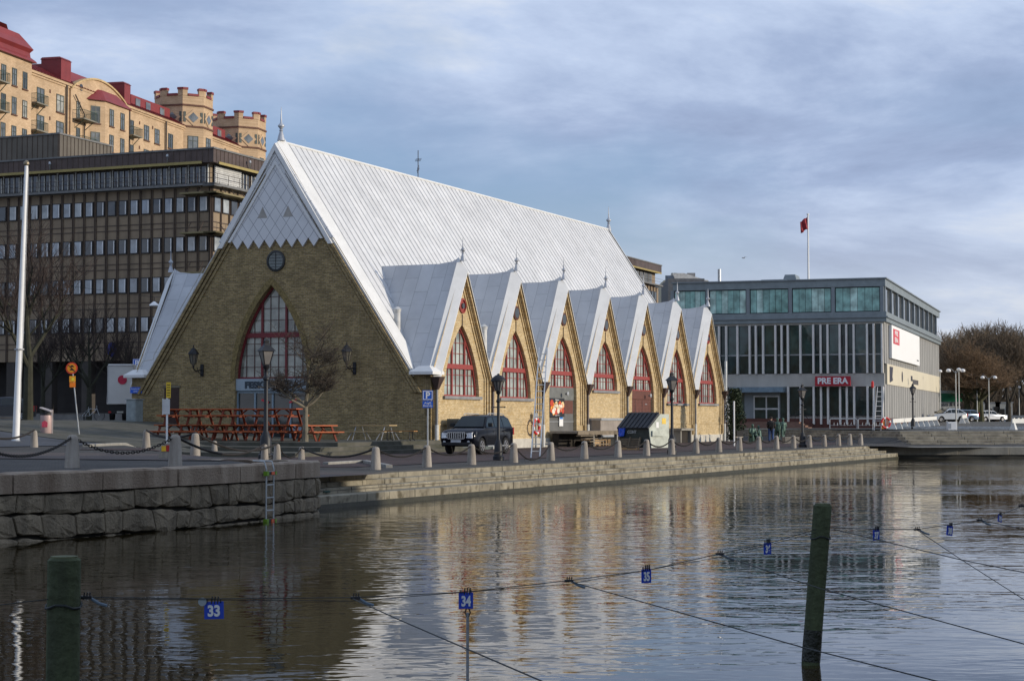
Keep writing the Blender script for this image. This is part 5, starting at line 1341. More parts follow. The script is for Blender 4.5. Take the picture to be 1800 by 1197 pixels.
# park wood at the right edge: individual trees with dense twigs
oak = make_tree('park_tree', 15.5, 0.95, 0.35, 31, levels=5, kids=3, bark=(0.05, 0.042, 0.03), twig=(0.17, 0.125, 0.08), clear=0.20, twist=0.7, upward=.20, twig_r=0.026, l0=0.235, decay=0.76)
k = 0
spots = [(1668, 262, .95), (1700, 250, .98), (1735, 245, 1.02), (1772, 240, 1.0), (1812, 250, 1.0), (1655, 285, 1.05), (1690, 290, 1.15), (1722, 280, 1.14), (1757, 285, 1.2), (1795, 275, 1.08), (1835, 285, 1.1), (1672, 330, 1.2), (1710, 330, 1.32), (1748, 335, 1.36), (1786, 330, 1.26), (1640, 320, 1.15)]
tl = ['left end of the park wood, close against the modern building', 'front row of the park wood, behind the silver parked cars', 'front row of the park wood, above the double-headed street lamp', 'front row of the park wood, near the right picture edge', 'rightmost tree of the front row, partly cut by the picture edge', 'second row just beside the building corner', 'second row, third tree from the building', 'middle of the second row of the wood', 'tallest crown of the second row, right of centre', 'second row towards the right picture edge', 'second row, cut off by the right picture edge', 'back row, dark crown beside the building', 'back row, crown forming the peak of the skyline', 'back row, right half of the skyline', 'back row, last crown at right', 'back row behind the building corner']
for (u, D, sc), lab in zip(spots, tl):
    o = oak if k == 0 else copy_tree(oak)
    o.location = ((u-900)/F*D, D, 1.3); o.rotation_euler = (0, 0, k*1.7); o.scale = (sc*1.0, sc*1.0, sc*.92)
    tag(o, 'bare brown park tree, ' + lab, 'tree', 'bare trees of the park wood'); k += 1
w = make_tree('spreading_park_tree', 9.6, 1.2, 0.36, 44, levels=5, kids=3, bark=(0.065, 0.065, 0.032), twig=(0.18, 0.115, 0.062), clear=0.26, twist=0.6, upward=.05, stems=3, twig_r=0.014, droop=0.05, l0=0.25, decay=0.74)
w.location = (atD(1712, 229)); w.scale = (1.12, 1.12, 1.1); tag(w, 'wide orange-brown bare tree with three mossy trunks beside the parked cars', 'tree')
# undergrowth of the wood
def thicket():
    rnd = random.Random(77); mb = MB()
    for i in range(9000):
        x = rnd.uniform(58, 130); y = 262 + rnd.uniform(0, 95); z0 = 1.2; h = rnd.uniform(1.5, 6.5)
        a = Vector((x, y, z0)); b = a + Vector((rnd.uniform(-.8, .8), rnd.uniform(-.8, .8), h)); c_ = b + Vector((rnd.uniform(-1, 1), rnd.uniform(-1, 1), rnd.uniform(-.2, 1.2)))
        mb.tube([a, b, c_], .05, 3, r1=.02, cap=False)
    tag(mb.build('undergrowth', mat('undergrowth_twig', (0.06, 0.045, 0.03), 0.95, 0, 0.4, 0.2)), kind='stuff')
thicket()
def hedge():
    rnd = random.Random(8); mb = MB(); p = atD(1292, 128)
    for i in range(2600):
        a = rnd.uniform(0, 6.28); z = rnd.random()*3.6; r_ = rnd.random()**.5*.55*(1.25-.9*abs(z/3.6-.4))*(1+.25*math.sin(a*3+z*2))
        c_ = Vector((r_*math.cos(a), r_*math.sin(a), z + .2)); n1 = Vector((rnd.uniform(-1, 1), rnd.uniform(-1, 1), rnd.uniform(-1, 1))).normalized(); n2 = n1.orthogonal().normalized(); n3 = n1.cross(n2); s_ = .09
        mb.face([c_+n2*s_, c_+n3*s_*.5, c_-n2*s_, c_-n3*s_*.5])
    o = empty('evergreen_bush', p, 0, 'tall dark green bush between the market hall and the modern building', 'bush'); mb.build('foliage', mat('dark_leaf', (0.02, 0.035, 0.012), 0.7, 0, .5, 2), o)
    MB().tube([(0, 0, -.1), (0, 0, 3.5)], .06, 6).build('stem', mat('bare_tree_bark', (0, 0, 0)), o)
hedge()
# ------------------------------------------------------------ street furniture
def on_t(u, t):            # street point on the line parallel to the hall at distance t, seen at column u
    k = (u-900)/F
    # C0 + D1*s + D2*t ; X = k*Y
    s = (k*(C0.y + D2.y*t) - (C0.x + D2.x*t))/(D1.x - k*D1.y)
    return Vector((*xy(s, t), ground(*xy(s, t))))
# bollards
mbd = mat('bollard_granite', (0.34, 0.31, 0.27), 0.85, 0, 0.28, 3, 0.6, 40, dirt=(0.16, 0.12, 0.08), streak=True)
b0 = MB().lathe([(0.165, -0.08), (0.16, 0.1), (0.135, 0.45), (0.118, 0.62), (0.105, 0.67), (0.07, 0.70), (0.0, 0.71)], n=16).build('bollard', mbd, smooth=True)
left_spec = [(127, 822, 'nearest large tapered granite bollard standing at the quay edge, far left'), (308, 818, 'dark tapered bollard on the quay edge beside the yellow and white post'), (60, 786, 'pale bollard right beside the foot of the white flagpole'),
  (257, 788, 'bollard with a brown water stain in front of the picnic tables'), (343, 801, 'brown-streaked bollard right of the yellow and white post'), (377, 797, 'short pale bollard with chain around it before the stacked tables'),
  (465, 812, 'grey bollard directly in front of the quay lamp post'), (487, 811, 'bollard just behind right of the quay lamp post'), (530, 808, 'pale bollard at the street end in front of the bare tree')]
BOL = []
for i, (u, v, lab) in enumerate(left_spec):
    p = G(u, v); 
    b = b0 if i == 0 else b0.copy()
    if i: C.objects.link(b)
    b.location = p; b.rotation_euler = (0, 0, i*0.7); sc = {0: 1.0, 1: .98, 3: .95, 5: .78, 8: .72}.get(i, 0.92); b.scale = (sc if sc > .9 else .85, sc if sc > .9 else .85, sc)
    tag(b, lab, 'bollard', 'granite bollards along the quay'); BOL.append((p, sc))
us = [661, 750.6, 829, 903, 968, 1027, 1086, 1136, 1180, 1223, 1263, 1299, 1333, 1364, 1394, 1422, 1448, 1473, 1493, 1512]
sl = ['first street bollard right of the masonry quay corner', 'street bollard below the blue parking sign', 'street bollard in front of the dark off-road car grille', 'street bollard right behind the round-topped lamp, at the car rear wheel', 'street bollard right of the leaning ladder foot', 'street bollard before the loading platform with wooden pallets', 'street bollard left of the dumpster, holding a sagging chain', 'street bollard in front of the dumpster corner', 'street bollard under the black lamp beside the dumpster', 'street bollard in front of the sixth dormer gable', 'street bollard before the far corner of the market hall', 'street bollard beside the white post at the hall end', 'street bollard in front of the seated green statues', 'street bollard in front of the standing person', 'street bollard just left of the lamp by the statues', 'street bollard just right of the lamp by the statues', 'fifth bollard from the far end of the street row', 'fourth bollard from the far end, before the plaza stair', 'last but one bollard of the street row', 'last bollard at the far end of the street row']
SB = []
for i, (u, lab) in enumerate(zip(us, sl)):
    p = on_t(u, -14.4 if i else -14.5); b = b0.copy(); C.objects.link(b); b.location = p; b.rotation_euler = (0, 0, i); b.scale = (1, 1, 1)
    tag(b, lab, 'bollard', 'granite bollards along the quay'); SB.append(p)
# sagging chains with real links near by
def chain(a, b, sag, label, link=0.10):
    a = Vector(a); b = Vector(b); L_ = (b-a).length; n = max(6, int(L_/(link*0.72))); o = MB(); pts = []
    for i in range(n+1):
        t = i/n; pts.append(a.lerp(b, t) - Vector((0, 0, 4*sag*t*(1-t))))
    base = a.copy()
    for i in range(n):
        p, q = pts[i], pts[i+1]; d = (q-p).normalized(); s = d.cross(Vector((0, 0, 1))).normalized(); up = s.cross(d)
        e = s if i % 2 else up; c_ = (p+q)/2; ring = []; h = link*.58; w_ = link*.30
        for k in range(8):
            an = 2*math.pi*k/8; ring.append(c_ - base + d*(h*math.cos(an)) + e*(w_*math.sin(an)))
        o.tube(ring+[ring[0]], link*.11, 4, cap=False)
    ob = o.build('chain', M['chain'], None, smooth=True, loc=base); tag(ob, label, 'chain', 'chains between bollards'); return ob
def top(p, s=1.0): return Vector((p.x, p.y, p.z + 0.66*s))
B = [b[0] for b in BOL]; S_ = [b[1] for b in BOL]
pl = G(-60, 835)
chain(top(pl), top(B[0]), 0.36, 'heavy chain sagging left out of the photo from the nearest bollard', 0.095)
chain(top(B[0]), top(B[1]), 0.36, 'heavy chain hanging between the two nearest quay edge bollards', 0.095)
chain(top(G(-40, 800)), top(B[2]), 0.25, 'chain from the left edge up to the bollard by the flagpole')
chain(top(B[1]), top(B[6]), 0.40, 'long chain from dark stained bollard to the quay lamp bollard', 0.095)
chain(top(B[4]), top(B[7]), 0.38, 'chain sagging low in front of the stacked picnic tables')
chain(top(B[3]), top(B[4]), 0.20, 'short chain behind the yellow and white post')
chain(top(B[7]), top(B[8], .72), 0.45, 'short steep chain between lamp bollard and the pale end bollard')
cl = ['chain between the first street bollard and the parking sign bollard', 'chain drooping below the front bumper of the dark car', 'chain beside the foot of the round-topped lamp', 'slack chain touching the paving by the leaning ladder', 'chain before the wooden stairs of the hall', 'chain before the pallets under the loading platform', 'chain sagging just left of the dumpster', 'chain hanging across the dumpster end wall', 'chain from the lamp bollard toward the sixth gable', 'chain in front of the sixth gable plinth', 'chain before the far corner of the hall', 'chain beside the white post', 'chain before the seated statues', 'chain before the standing statues', 'chain left of the far street lamp', 'chain right of the far street lamp', 'chain before the left end of the plaza stair', 'last but one chain of the street row', 'last chain of the street row']
for i in range(len(SB)-1):
    chain(top(SB[i]), top(SB[i+1]), 0.30 if i != 3 else 0.60, cl[i], 0.09 if i < 6 else 0.11)
chain(top(B[8], .72), top(SB[0]), 0.32, 'chain crossing the street mouth from the pale end bollard')
# lantern posts
def lamp(round_top=False):
    r = empty('street_lamp')
    post = MB().lathe([(0.20, 0), (0.20, .16), (0.16, .20), (0.15, .62), (0.11, .72), (0.085, .80), (0.06, 0.86), (0.052, 2.30), (0.085, 2.33), (0.085, 2.38), (0.05, 2.42), (0.045, 2.62), (0.075, 2.66), (0.10, 2.72), (0.06, 2.76)], n=12)
    post.tube([(-.22, 0, 2.12), (.22, 0, 2.12)], .018, 6)
    for s in (-1, 1): post.lathe([(.03, -.03), (.03, .03)], (s*.23, 0, 2.12), 6)
    post.build('post', M['iron'], r, smooth=True)
    h = MB(); z0, z1 = 2.78, 3.16; r0, r1 = .105, .205
    g = MB().lathe([(r0, z0), (r1, z1)], n=4 if not round_top else 10); 
    gm, nt, b = (None, None, None)
    lan = g.build('lantern', glass('clear_lantern_glass', (0.16, 0.15, 0.14), 0.1, 0.5), r)
    lan.rotation_euler = (0, 0, 0)
    n = 4 if not round_top else 8
    for k in range(n):
        an = 2*math.pi*(k+.5)/n; h.bar((r0*math.cos(an), r0*math.sin(an), z0), (r1*math.cos(an), r1*math.sin(an), z1), .022)
    h.lathe([(r0+.01, z0-.03), (r0+.015, z0)], n=n)
    if round_top: h.lathe([(r1+.07, z1-.01), (r1+.07, z1+.04), (r1+.02, z1+.13), (.12, z1+.22), (.05, z1+.25), (.03, z1+.30)], n=16)
    else: h.lathe([(r1+.07, z1), (r1+.04, z1+.03), (.09, z1+.18), (.09, z1+.20), (.07, z1+.23), (.085, z1+.30), (.03, z1+.34), (.02, z1+.40)], n=4)
    h.build('lantern_frame', M['iron'], r)
    return r
l0_ = lamp(); l0_.location = G(467, 808); l0_.location.z -= 0.02; l0_.rotation_euler[2] = R(30); l0_.scale = (1.05, 1.05, 1.0)
p0 = G(467, 808)
D0 = p0.y; k = (740-592)/F*D0 + CAMZ - p0.z; l0_.scale = (1.5, 1.5, k/3.56); tag(l0_, 'tall black lantern post on the quay in front of the entrance window', 'street lamp', 'black lantern posts')
lr = lamp(True)
def put_lamp(o, u, vb, vt, lab, t=None):
    p = G(u, vb) if t is None else on_t(u, t); o.location = p; hgt = (740-vt)/F*p.y + CAMZ - p.z; f = hgt/3.5; o.scale = (max(.95, min(1.3, f*1.12)),)*2 + (f,); tag(o, lab, 'street lamp', 'black lantern posts')
put_lamp(lr, 876, 809, 655, 'black lamp post with rounded cap in front of the parked off-road car')
put_lamp(copy_tree(l0_), 1181, 797, 655, 'black lantern post standing beside the dumpster', -14.0)
put_lamp(copy_tree(l0_), 1410, 784, 676, 'black lantern post beside the green statues', -14.0)
put_lamp(copy_tree(l0_), 1605, 754, 675, 'black lantern post on the plaza before the cream banner wall')
# white flagpole
p = atD(29, 77); r = empty('flagpole', p, 0, 'tall white flagpole with a ball top at the left edge of the quay', 'flagpole')
H_ = (740-290)/F*77 + CAMZ - p.z
lean = (43-29)/F*77*0.93
MB().tube([(0, 0, 0), (lean*.15, 0, H_*.15), (lean*.5, 0, H_*.5), (lean, 0, H_)], [.15, .145, .12, .075], 14).build('pole', M['white'], r, smooth=True)
MB().lathe([(.16, -.02), (.19, .02), (.16, .08), (.13, .12)], n=12).build('base_collar', M['galv'], r); MB().lathe([(.03, 0), (.11, .04), (.13, .12), (.09, .2), (.02, .24)], (lean, 0, H_), 10).build('finial_ball', mat('bronze_ball', (0.22, 0.18, 0.12), 0.4, 0.6), r, smooth=True)
MB().tube([(.16+lean*.02, -.05, 1.2), (lean*.5+.17, -.06, H_*.5), (lean+.09, 0, H_-.1)], .012, 4).lathe([(.20, 0), (.20, .06)], (lean*.33, 0, H_*.33), 10).build('halyard', mat('grey_rope', (.4, .4, .4), .8), r)
# parking signs
def sign_post(u, D_or_v, label, w=.62, h=.62, vt=686, plate2=True, z=None, depth=None):
    p = depth if depth is not None else G(u, D_or_v)
    r = empty('parking_sign', p, R(0), label, 'parking sign'); Ht = (740-vt)/F*p.y + CAMZ - p.z
    MB().tube([(0, .03, 0), (0, .03, Ht)], .03, 8).build('post', M['galv'], r, smooth=True)
    s = MB().box(-w/2, w/2, -.02, .0, Ht-h, Ht).build('sign_plate', mat('parking_blue', (0.015, 0.10, 0.50), 0.4, 0, 0.05), r)
    MB().box(-w/2+.02, w/2-.02, -.024, -.02, Ht-h+.02, Ht-h+.045).box(-w/2+.02, w/2-.02, -.024, -.02, Ht-.045, Ht-.02).box(-w/2+.02, -w/2+.045, -.024, -.02, Ht-h+.045, Ht-.045).box(w/2-.045, w/2-.02, -.024, -.02, Ht-h+.045, Ht-.045).build('sign_border', M['white'], s)
    text('P', h*.88, M['white'], s, (0, -.026, Ht-h/2-.01), (R(90), 0, 0), .003, off=.01)
    if plate2:
        q = MB().box(-w/2, w/2, -.02, .0, Ht-h-.30, Ht-h-.03).build('lower_plate', mat('parking_blue', (0, 0, 0)), r)
        text('Avgift', .12, M['white'], q, (0, -.024, Ht-h-.11), (R(90), 0, 0), .002); text('Boende', .12, M['white'], q, (0, -.024, Ht-h-.22), (R(90), 0, 0), .002)
    return r
pp = on_t(752, -8.5); sign_post(752, 0, 'blue P parking sign with small plate at the market hall corner', vt=686, depth=pp, w=.42, h=.40)
pq = atD(240, 108); s2 = sign_post(240, 0, 'blue P parking sign behind the left eave of the hall', vt=631, depth=pq, w=.46, h=.5, plate2=False)
# orange temporary road sign
p = atD(140, 84); r = empty('no_vehicles_sign', p, 0, 'leaning temporary road sign, orange disc with red rim and two dark vehicles', 'road sign')
Ht = (740-648)/F*84 + CAMZ - p.z; ln = -.35
MB().tube([(0, .03, 0), (ln, .03, Ht)], .03, 8).build('post', M['galv'], r, smooth=True)
d = MB().lathe([(.27, -.02), (.27, .0)], (ln-.02, 0, Ht+.02), 28, 'y').build('disc', mat('sign_red_rim', (0.62, 0.06, 0.02), 0.4, 0, .05), r)
MB().lathe([(.205, -.026), (.205, -.02)], (ln-.02, 0, Ht+.02), 28, 'y').build('disc_field', mat('sign_orange', (0.75, 0.28, 0.01), 0.4, 0, .05), d)
mk = MB()
for dz in (.07, -.08): mk.box(ln-.10, ln+.10, -.03, -.027, Ht+.0+dz, Ht+.045+dz).box(ln-.06, ln+.05, -.03, -.027, Ht+.045+dz, Ht+.085+dz)
mk.bar((ln-.18, -.032, Ht+.18), (ln+.15, -.032, Ht-.15), .03, .006, up=(0, 1, 0)); mk.build('pictogram', M['black'], d)
o_ = MB().box(ln-.12, ln+.16, -.03, 0, Ht-.62, Ht-.34).build('orange_plate', mat('plate_orange', (0.85, 0.36, 0.02), 0.4, 0, .1), r); MB().box(ln-.10, ln+.16, -.05, -.01, Ht-.86, Ht-.64).build('warning_lamp', mat('amber_lens', (0.8, 0.20, 0.01), 0.3), r)
MB().box(ln-.02, ln+.10, -.036, -.031, Ht-.55, Ht-.42).build('plate_print', mat('yellow_print', (0.9, 0.7, 0.05), 0.5), o_)
# litter bin
p = atD(82, 83); r = empty('litter_bin', p, 0, 'pinkish metal litter bin with slanted lid and red emblem on the square', 'litter bin')
MB().lathe([(.24, 0), (.26, .03), (.265, .82), (.265, .84)], n=20).build('body', mat('pink_grey_metal', (0.50, 0.36, 0.33), 0.45, 0.2, .1), r, smooth=True)
MB().lathe([(.22, .84), (.22, .95)], n=18).build('opening', M['black'], r)
MB().add([(-.27+.0, -.27, 1.16), (.27, -.27, .97), (.27, .27, .97), (-.27, .27, 1.16), (-.24, -.25, 1.22), (.25, -.25, 1.06), (.25, .25, 1.06), (-.24, .25, 1.22)], [(0,3,2,1),(4,5,6,7),(0,1,5,4),(1,2,6,5),(2,3,7,6),(3,0,4,7)]).build('lid', mat('lid_metal', (0.45, 0.40, 0.38), 0.4, .3), r, bevel=.03)
MB().prism([(-.12, -.268, .30), (.12, -.268, .30), (.13, -.268, .52), (.0, -.268, .60), (-.13, -.268, .52)], (0, .02, 0)).build('emblem', mat('emblem_pinkred', (0.55, 0.06, 0.10), 0.5, 0, .3, 20), r)
MB().box(.20, .30, -.05, .05, 0, 1.1).build('hinge_post', mat('lid_metal', (0, 0, 0)), r)
# yellow/white post with a reflector block
p = G(293, 806); r = empty('notice_post', p, 0, 'thin white post with yellow notice, white plate and orange-red reflector block', 'notice post')
Ht = (740-672)/F*p.y + CAMZ - p.z
MB().tube([(0, 0, .2), (.0, 0, Ht)], .028, 8).build('post', M['white'], r, smooth=True)
y_ = MB().box(-.02, .10, -.05, -.03, Ht-.42, Ht).build('yellow_notice', mat('notice_yellow', (0.75, 0.50, 0.03), 0.5, 0, .1), r)
ln_ = MB()
for k in range(5): ln_.box(.0, .08, -.054, -.05, Ht-.36+k*.07, Ht-.34+k*.07)
ln_.build('notice_lines', M['black'], y_)
MB().box(-.11, .08, -.05, -.03, Ht-.85, Ht-.45).box(-.12, -.10, -.06, -.02, Ht-.87, Ht-.43).build('white_plate', mat('plate_grey_white', (0.6, 0.6, 0.58), 0.5), r)
MB().hexa([(-.20, -.18, 0), (.20, -.18, 0), (.20, .18, 0), (-.20, .18, 0), (-.12, -.10, .42), (.12, -.10, .42), (.12, .10, .42), (-.12, .10, .42)]).build('concrete_foot', M['granite'], r, bevel=.02)
MB().box(-.11, .01, -.17, -.15, .20, .34).build('yellow_reflector', mat('reflector_yellow', (0.9, 0.5, 0.02), 0.3), r); MB().box(.01, .13, -.17, -.15, .20, .36).build('red_reflector', mat('reflector_red', (0.45, 0.02, 0.02), 0.3), r)
# ------------------------------------------------------------ picnic tables
def picnic(top_m, leg_m, name='picnic_table', metal=False, L_=1.9):
    r = empty(name)
    t = MB()
    for k in range(5): t.box(-L_/2, L_/2, -.36+k*.146, -.36+k*.146+.135, .70, .755)
    t.build('table_top', top_m, r)
    for s in (-1, 1):
        b = MB()
        for k in range(2): y = s*.68 - .13 + k*.135; b.box(-L_/2, L_/2, y, y+.125, .40, .455)
        b.build('bench_seat', top_m, r)
    for s in (-1, 1):
        f = MB(); x = s*(L_/2-.32)
        if metal:
            f.tube([(x, -.60, .01), (x, -.25, .71)], .022, 6).tube([(x, .60, .01), (x, .25, .71)], .022, 6).tube([(x-.18, -.78, .01), (x, -.62, .42)], .022, 6).tube([(x+.18, .78, .01), (x, .62, .42)], .022, 6).tube([(x, -.62, .40), (x, .62, .40)], .02, 6)
        else:
            for q in (-1, 1): f.bar((x, q*.62, 0), (x, q*.24, .72), .05, .11, up=(1, 0, 0))
            f.box(x+.03, x+.07, -.80, .80, .34, .42).box(x+.03, x+.07, -.34, .34, .64, .72)
            f.bar((x-s*.03, 0, .40), (x-s*.5, 0, .72), .05, .08, up=(0, 1, 0))
        f.build('leg_frame', leg_m, r)
    return r
m_or = mat('orange_stained_wood', (0.38, 0.088, 0.022), 0.6, 0, 0.28, 4, 0.3, 30); m_or2 = mat('orange_wood_legs', (0.17, 0.034, 0.012), 0.65, 0, 0.25, 4)
pt = picnic(m_or, m_or2); first = True; row = []
glob = lambda s, t, dz=0: Vector((*xy(s, t), dz))
ROT = math.atan2(D2.y, D2.x)
FZ = 0.58
labs = ['lower left stacked orange picnic table beside the notice post', 'second lower orange picnic table from the left', 'third lower orange picnic table, before the doors', 'fourth lower orange picnic table, behind the quay lamp post']
ts = [9.3, 7.4, 5.5, 3.6]
def tz(s, t): return max(0.42, ground(*xy(s, t))+0.05)
for k, (t, lab) in enumerate(zip(ts, labs)):
    o = pt if first else copy_tree(pt); first = False
    o.location = glob(-9.0, t, FZ); o.rotation_euler = (0, 0, ROT + R((-1.5, 1, -1, 2)[k])); tag(o, lab, 'picnic table', 'orange picnic tables stacked before the gable')
ups = ['upper left orange picnic table stacked on the lowest left one', 'second upper orange table of the stack', 'third upper orange table, before the entrance glass', 'rightmost upper orange table beside the quay lamp']
for k, (t, lab) in enumerate(zip([8.9, 7.0, 5.1, 3.3], ups)):
    o = copy_tree(pt); o.location = glob(-9.0+.1, t, FZ+.757); o.rotation_euler = (0, 0, ROT + R((2, -2, 1.5, -1)[k])); tag(o, lab, 'picnic table', 'orange picnic tables stacked before the gable')
backs = ['orange table of the rear row nearest the brown side door', 'middle orange table of the rear row', 'orange table of the rear row before the entrance doors']
for k, (t, lab) in enumerate(zip([8.6, 6.4, 4.2], backs)):
    o = copy_tree(pt); o.location = glob(-6.9, t, FZ); o.rotation_euler = (0, 0, ROT + R(3*k-3)); tag(o, lab, 'picnic table', 'orange picnic tables stacked before the gable')
o = copy_tree(pt); o.location = glob(-8.6, 1.6, 0.56); o.rotation_euler = (0, 0, ROT + R(72)); tag(o, 'single orange picnic table seen end-on behind the small bare tree', 'picnic table')
gt_ = picnic(mat('tan_table_wood', (0.42, 0.30, 0.15), 0.65, 0, .2, 5), mat('steel_tube', (0.45, 0.46, 0.47), 0.35, .6), 'steel_legged_table', True, 2.3)
gt_.location = glob(-3.6, 1.35, 0.56); gt_.rotation_euler = (0, 0, ROT - R(4)); tag(gt_, 'wooden picnic table on thin steel legs against the dark gable wall', 'picnic table')
r = empty('bench', glob(-5.0, -0.85, 0.56), ROT, 'low orange-brown bench on black iron legs near the hall corner', 'bench')
MB().box(-.85, .85, -.20, -.02, .44, .48).box(-.85, .85, 0.0, .18, .44, .48).build('seat', mat('bench_wood', (0.42, 0.19, 0.05), 0.6, 0, .2, 5), r)
for s in (-1, 1): MB().tube([(s*.6-.1, -.25, .02), (s*.6, -.18, .1), (s*.6, -.15, .43), (s*.6, .15, .43), (s*.6, .18, .1), (s*.6-.1, .25, .02)], .025, 6).build('leg', M['iron'], r)
# waiting-area things near the entrance door: small dark heater stand with cups
# street cabinet at the left corner of the hall
p = glob(-1.3, 17.15); p.z = tz(-1.3, 17.15)-.1; r = empty('street_cabinet', p, HALL_ROT, 'pale green-grey street cabinet at the left corner of the hall', 'cabinet')
MB().box(-.35, .35, -.3, .3, 0, 1.25).build('cabinet_body', mat('cabinet_green_grey', (0.27, 0.31, 0.31), 0.6, 0, .2, 3), r, bevel=.02); MB().box(-.365, -.35, -.25, .25, .15, 1.15).build('door', mat('cabinet_green_grey', (0, 0, 0)), r)
MB().box(-.40, .40, -.35, .35, 1.25, 1.30).build('lid', M['sheet'], r)
# ------------------------------------------------------------ box truck
def truck():
    p = atD(212, 104); r = empty('box_truck', p, R(4), 'white box truck with a red round emblem, seen from the rear left of the hall', 'truck')
    w, h = 1.50, 2.30; z0 = .95
    MB().hexa([(-.78, 0, z0), (.78, 0, z0), (.78, 5.2, z0), (-.78, 5.2, z0), (-.72, 0, z0+h), (.72, 0, z0+h), (.72, 5.2, z0+h), (-.72, 5.2, z0+h)]).build('cargo_box', mat('truck_white', (0.62, 0.62, 0.60), 0.5, 0, .07, 1), r, bevel=.04)
    MB().lathe([(.26, -.03), (.26, -.005)], (.1, 0, z0+1.40), 24, 'y').build('round_emblem', mat('truck_red', (0.48, 0.02, 0.06), 0.5), r)
    MB().box(-.75, -.71, -.03, 0, z0+.1, z0+h-.1).box(.70, .74, -.03, 0, z0+.1, z0+h-.1).box(-.7, .7, -.03, 0, z0+h-.12, z0+h-.07).build('door_frame', mat('truck_trim', (0.4, 0.4, 0.4), 0.5), r)
    MB().box(-.65, .65, .1, 5.0, .60, .92).box(-.7, .7, -.1, .02, .42, .60).build('chassis', M['black'], r)
    for x in (-.58, .58):
        for y in (.9, 5.9): 
            MB().lathe([(.30, -.13), (.37, -.11), (.37, .11), (.30, .13)], (x, y, .37), 16, 'x').build('wheel', mat('tyre', (0.012, 0.012, 0.012), 0.85), r)
    for x in (-.58, .58): MB().box(x-.08, x+.08, -.13, -.1, .46, .56).build('tail_light', mat('tail_red', (0.35, 0.01, 0.01), 0.3), r)
    MB().hexa([(-.72, 5.35, .5), (.72, 5.35, .5), (.72, 7.1, .5), (-.72, 7.1, .5), (-.68, 5.35, 2.2), (.68, 5.35, 2.2), (.66, 6.5, 2.2), (-.66, 6.5, 2.2)]).build('cab', mat('truck_white', (0, 0, 0)), r, bevel=.05)
    MB().box(-.18, .18, -.12, -.1, .46, .56).build('number_plate', mat('plate_grey', (0.45, 0.45, 0.4), 0.5), r)
truck()
# bicycle against the low wall
def bicycle(loc, rz, label):
    r = empty('bicycle', loc, rz, label, 'bicycle'); f = MB()
    f.bar((-.35, 0, .35), (-.05, 0, .80), .03).bar((-.05, 0, .80), (.38, 0, .78), .03).bar((-.35+.28, 0, .35), (.38, 0, .78), .035).bar((-.07, 0, .35), (-.15, 0, .92), .03).bar((-.55, 0, .35), (-.07, 0, .35), .025).bar((-.55, 0, .35), (-.13, 0, .8), .02).bar((.38, 0, .85), (.55, 0, .35), .03).bar((.38, -.28, .98), (.38, .28, .98), .025).bar((.38, 0, .8), (.38, 0, .98), .03)
    f.build('frame', M['galv'], r)
    for x in (-.55, .55):
        m_ = MB(); m_.tube([(x+.33*math.cos(a*math.pi/10), 0, .35+.33*math.sin(a*math.pi/10)) for a in range(21)], .018, 5, cap=False)
        for a in range(8): m_.bar((x, 0, .35), (x+.33*math.cos(a*math.pi/4), 0, .35+.33*math.sin(a*math.pi/4)), .005)
        m_.build('wheel', M['black'], r)
    MB().box(-.27, -.03, -.06, .06, .92, .97).build('saddle', M['black'], r)
bicycle(atD(160, 118), R(8), 'bicycle parked before the low wall of the office arcade')
p = atY(271, 536, 118); r = empty('hanging_lamp', p, 0, 'small white lamp hanging on a wire before the office windows', 'hanging lamp')
MB().lathe([(.05, .22), (.10, .18), (.30, .02), (.32, -.06), (.24, -.10), (.0, -.10)], n=12).build('shade', mat('lamp_globe_white', (.85, .84, .82), .3, 0, .03), r, smooth=True)
MB().tube([(0, 0, .22), (0, 0, .5)], .02, 4).tube([(-14, 6, 2.6), (0, 0, .5), (9, 28, 2.6)], .012, 4).build('suspension_wire', M['iron'], r)
# low walls / benches near the left
def simple_bench(loc, rz, label, L_=2.2):
    r = empty('park_bench', loc, rz, label, 'bench')
    MB().box(-L_/2, L_/2, -.2, -.03, .42, .46).box(-L_/2, L_/2, .0, .18, .42, .46).build('seat', mat('weathered_bench', (0.10, 0.08, 0.06), 0.8), r)
    for s in (-1, 1): MB().box(s*L_/2*.8-.03, s*L_/2*.8+.03, -.2, .2, 0, .42).build('leg', M['iron'], r)
simple_bench(atD(2, 84), R(5), 'dark bench cut by the left picture edge behind the flagpole', 1.6)
simple_bench(atD(118, 119), R(5), 'dark bench left of the bicycle before the office arcade', 2.8)
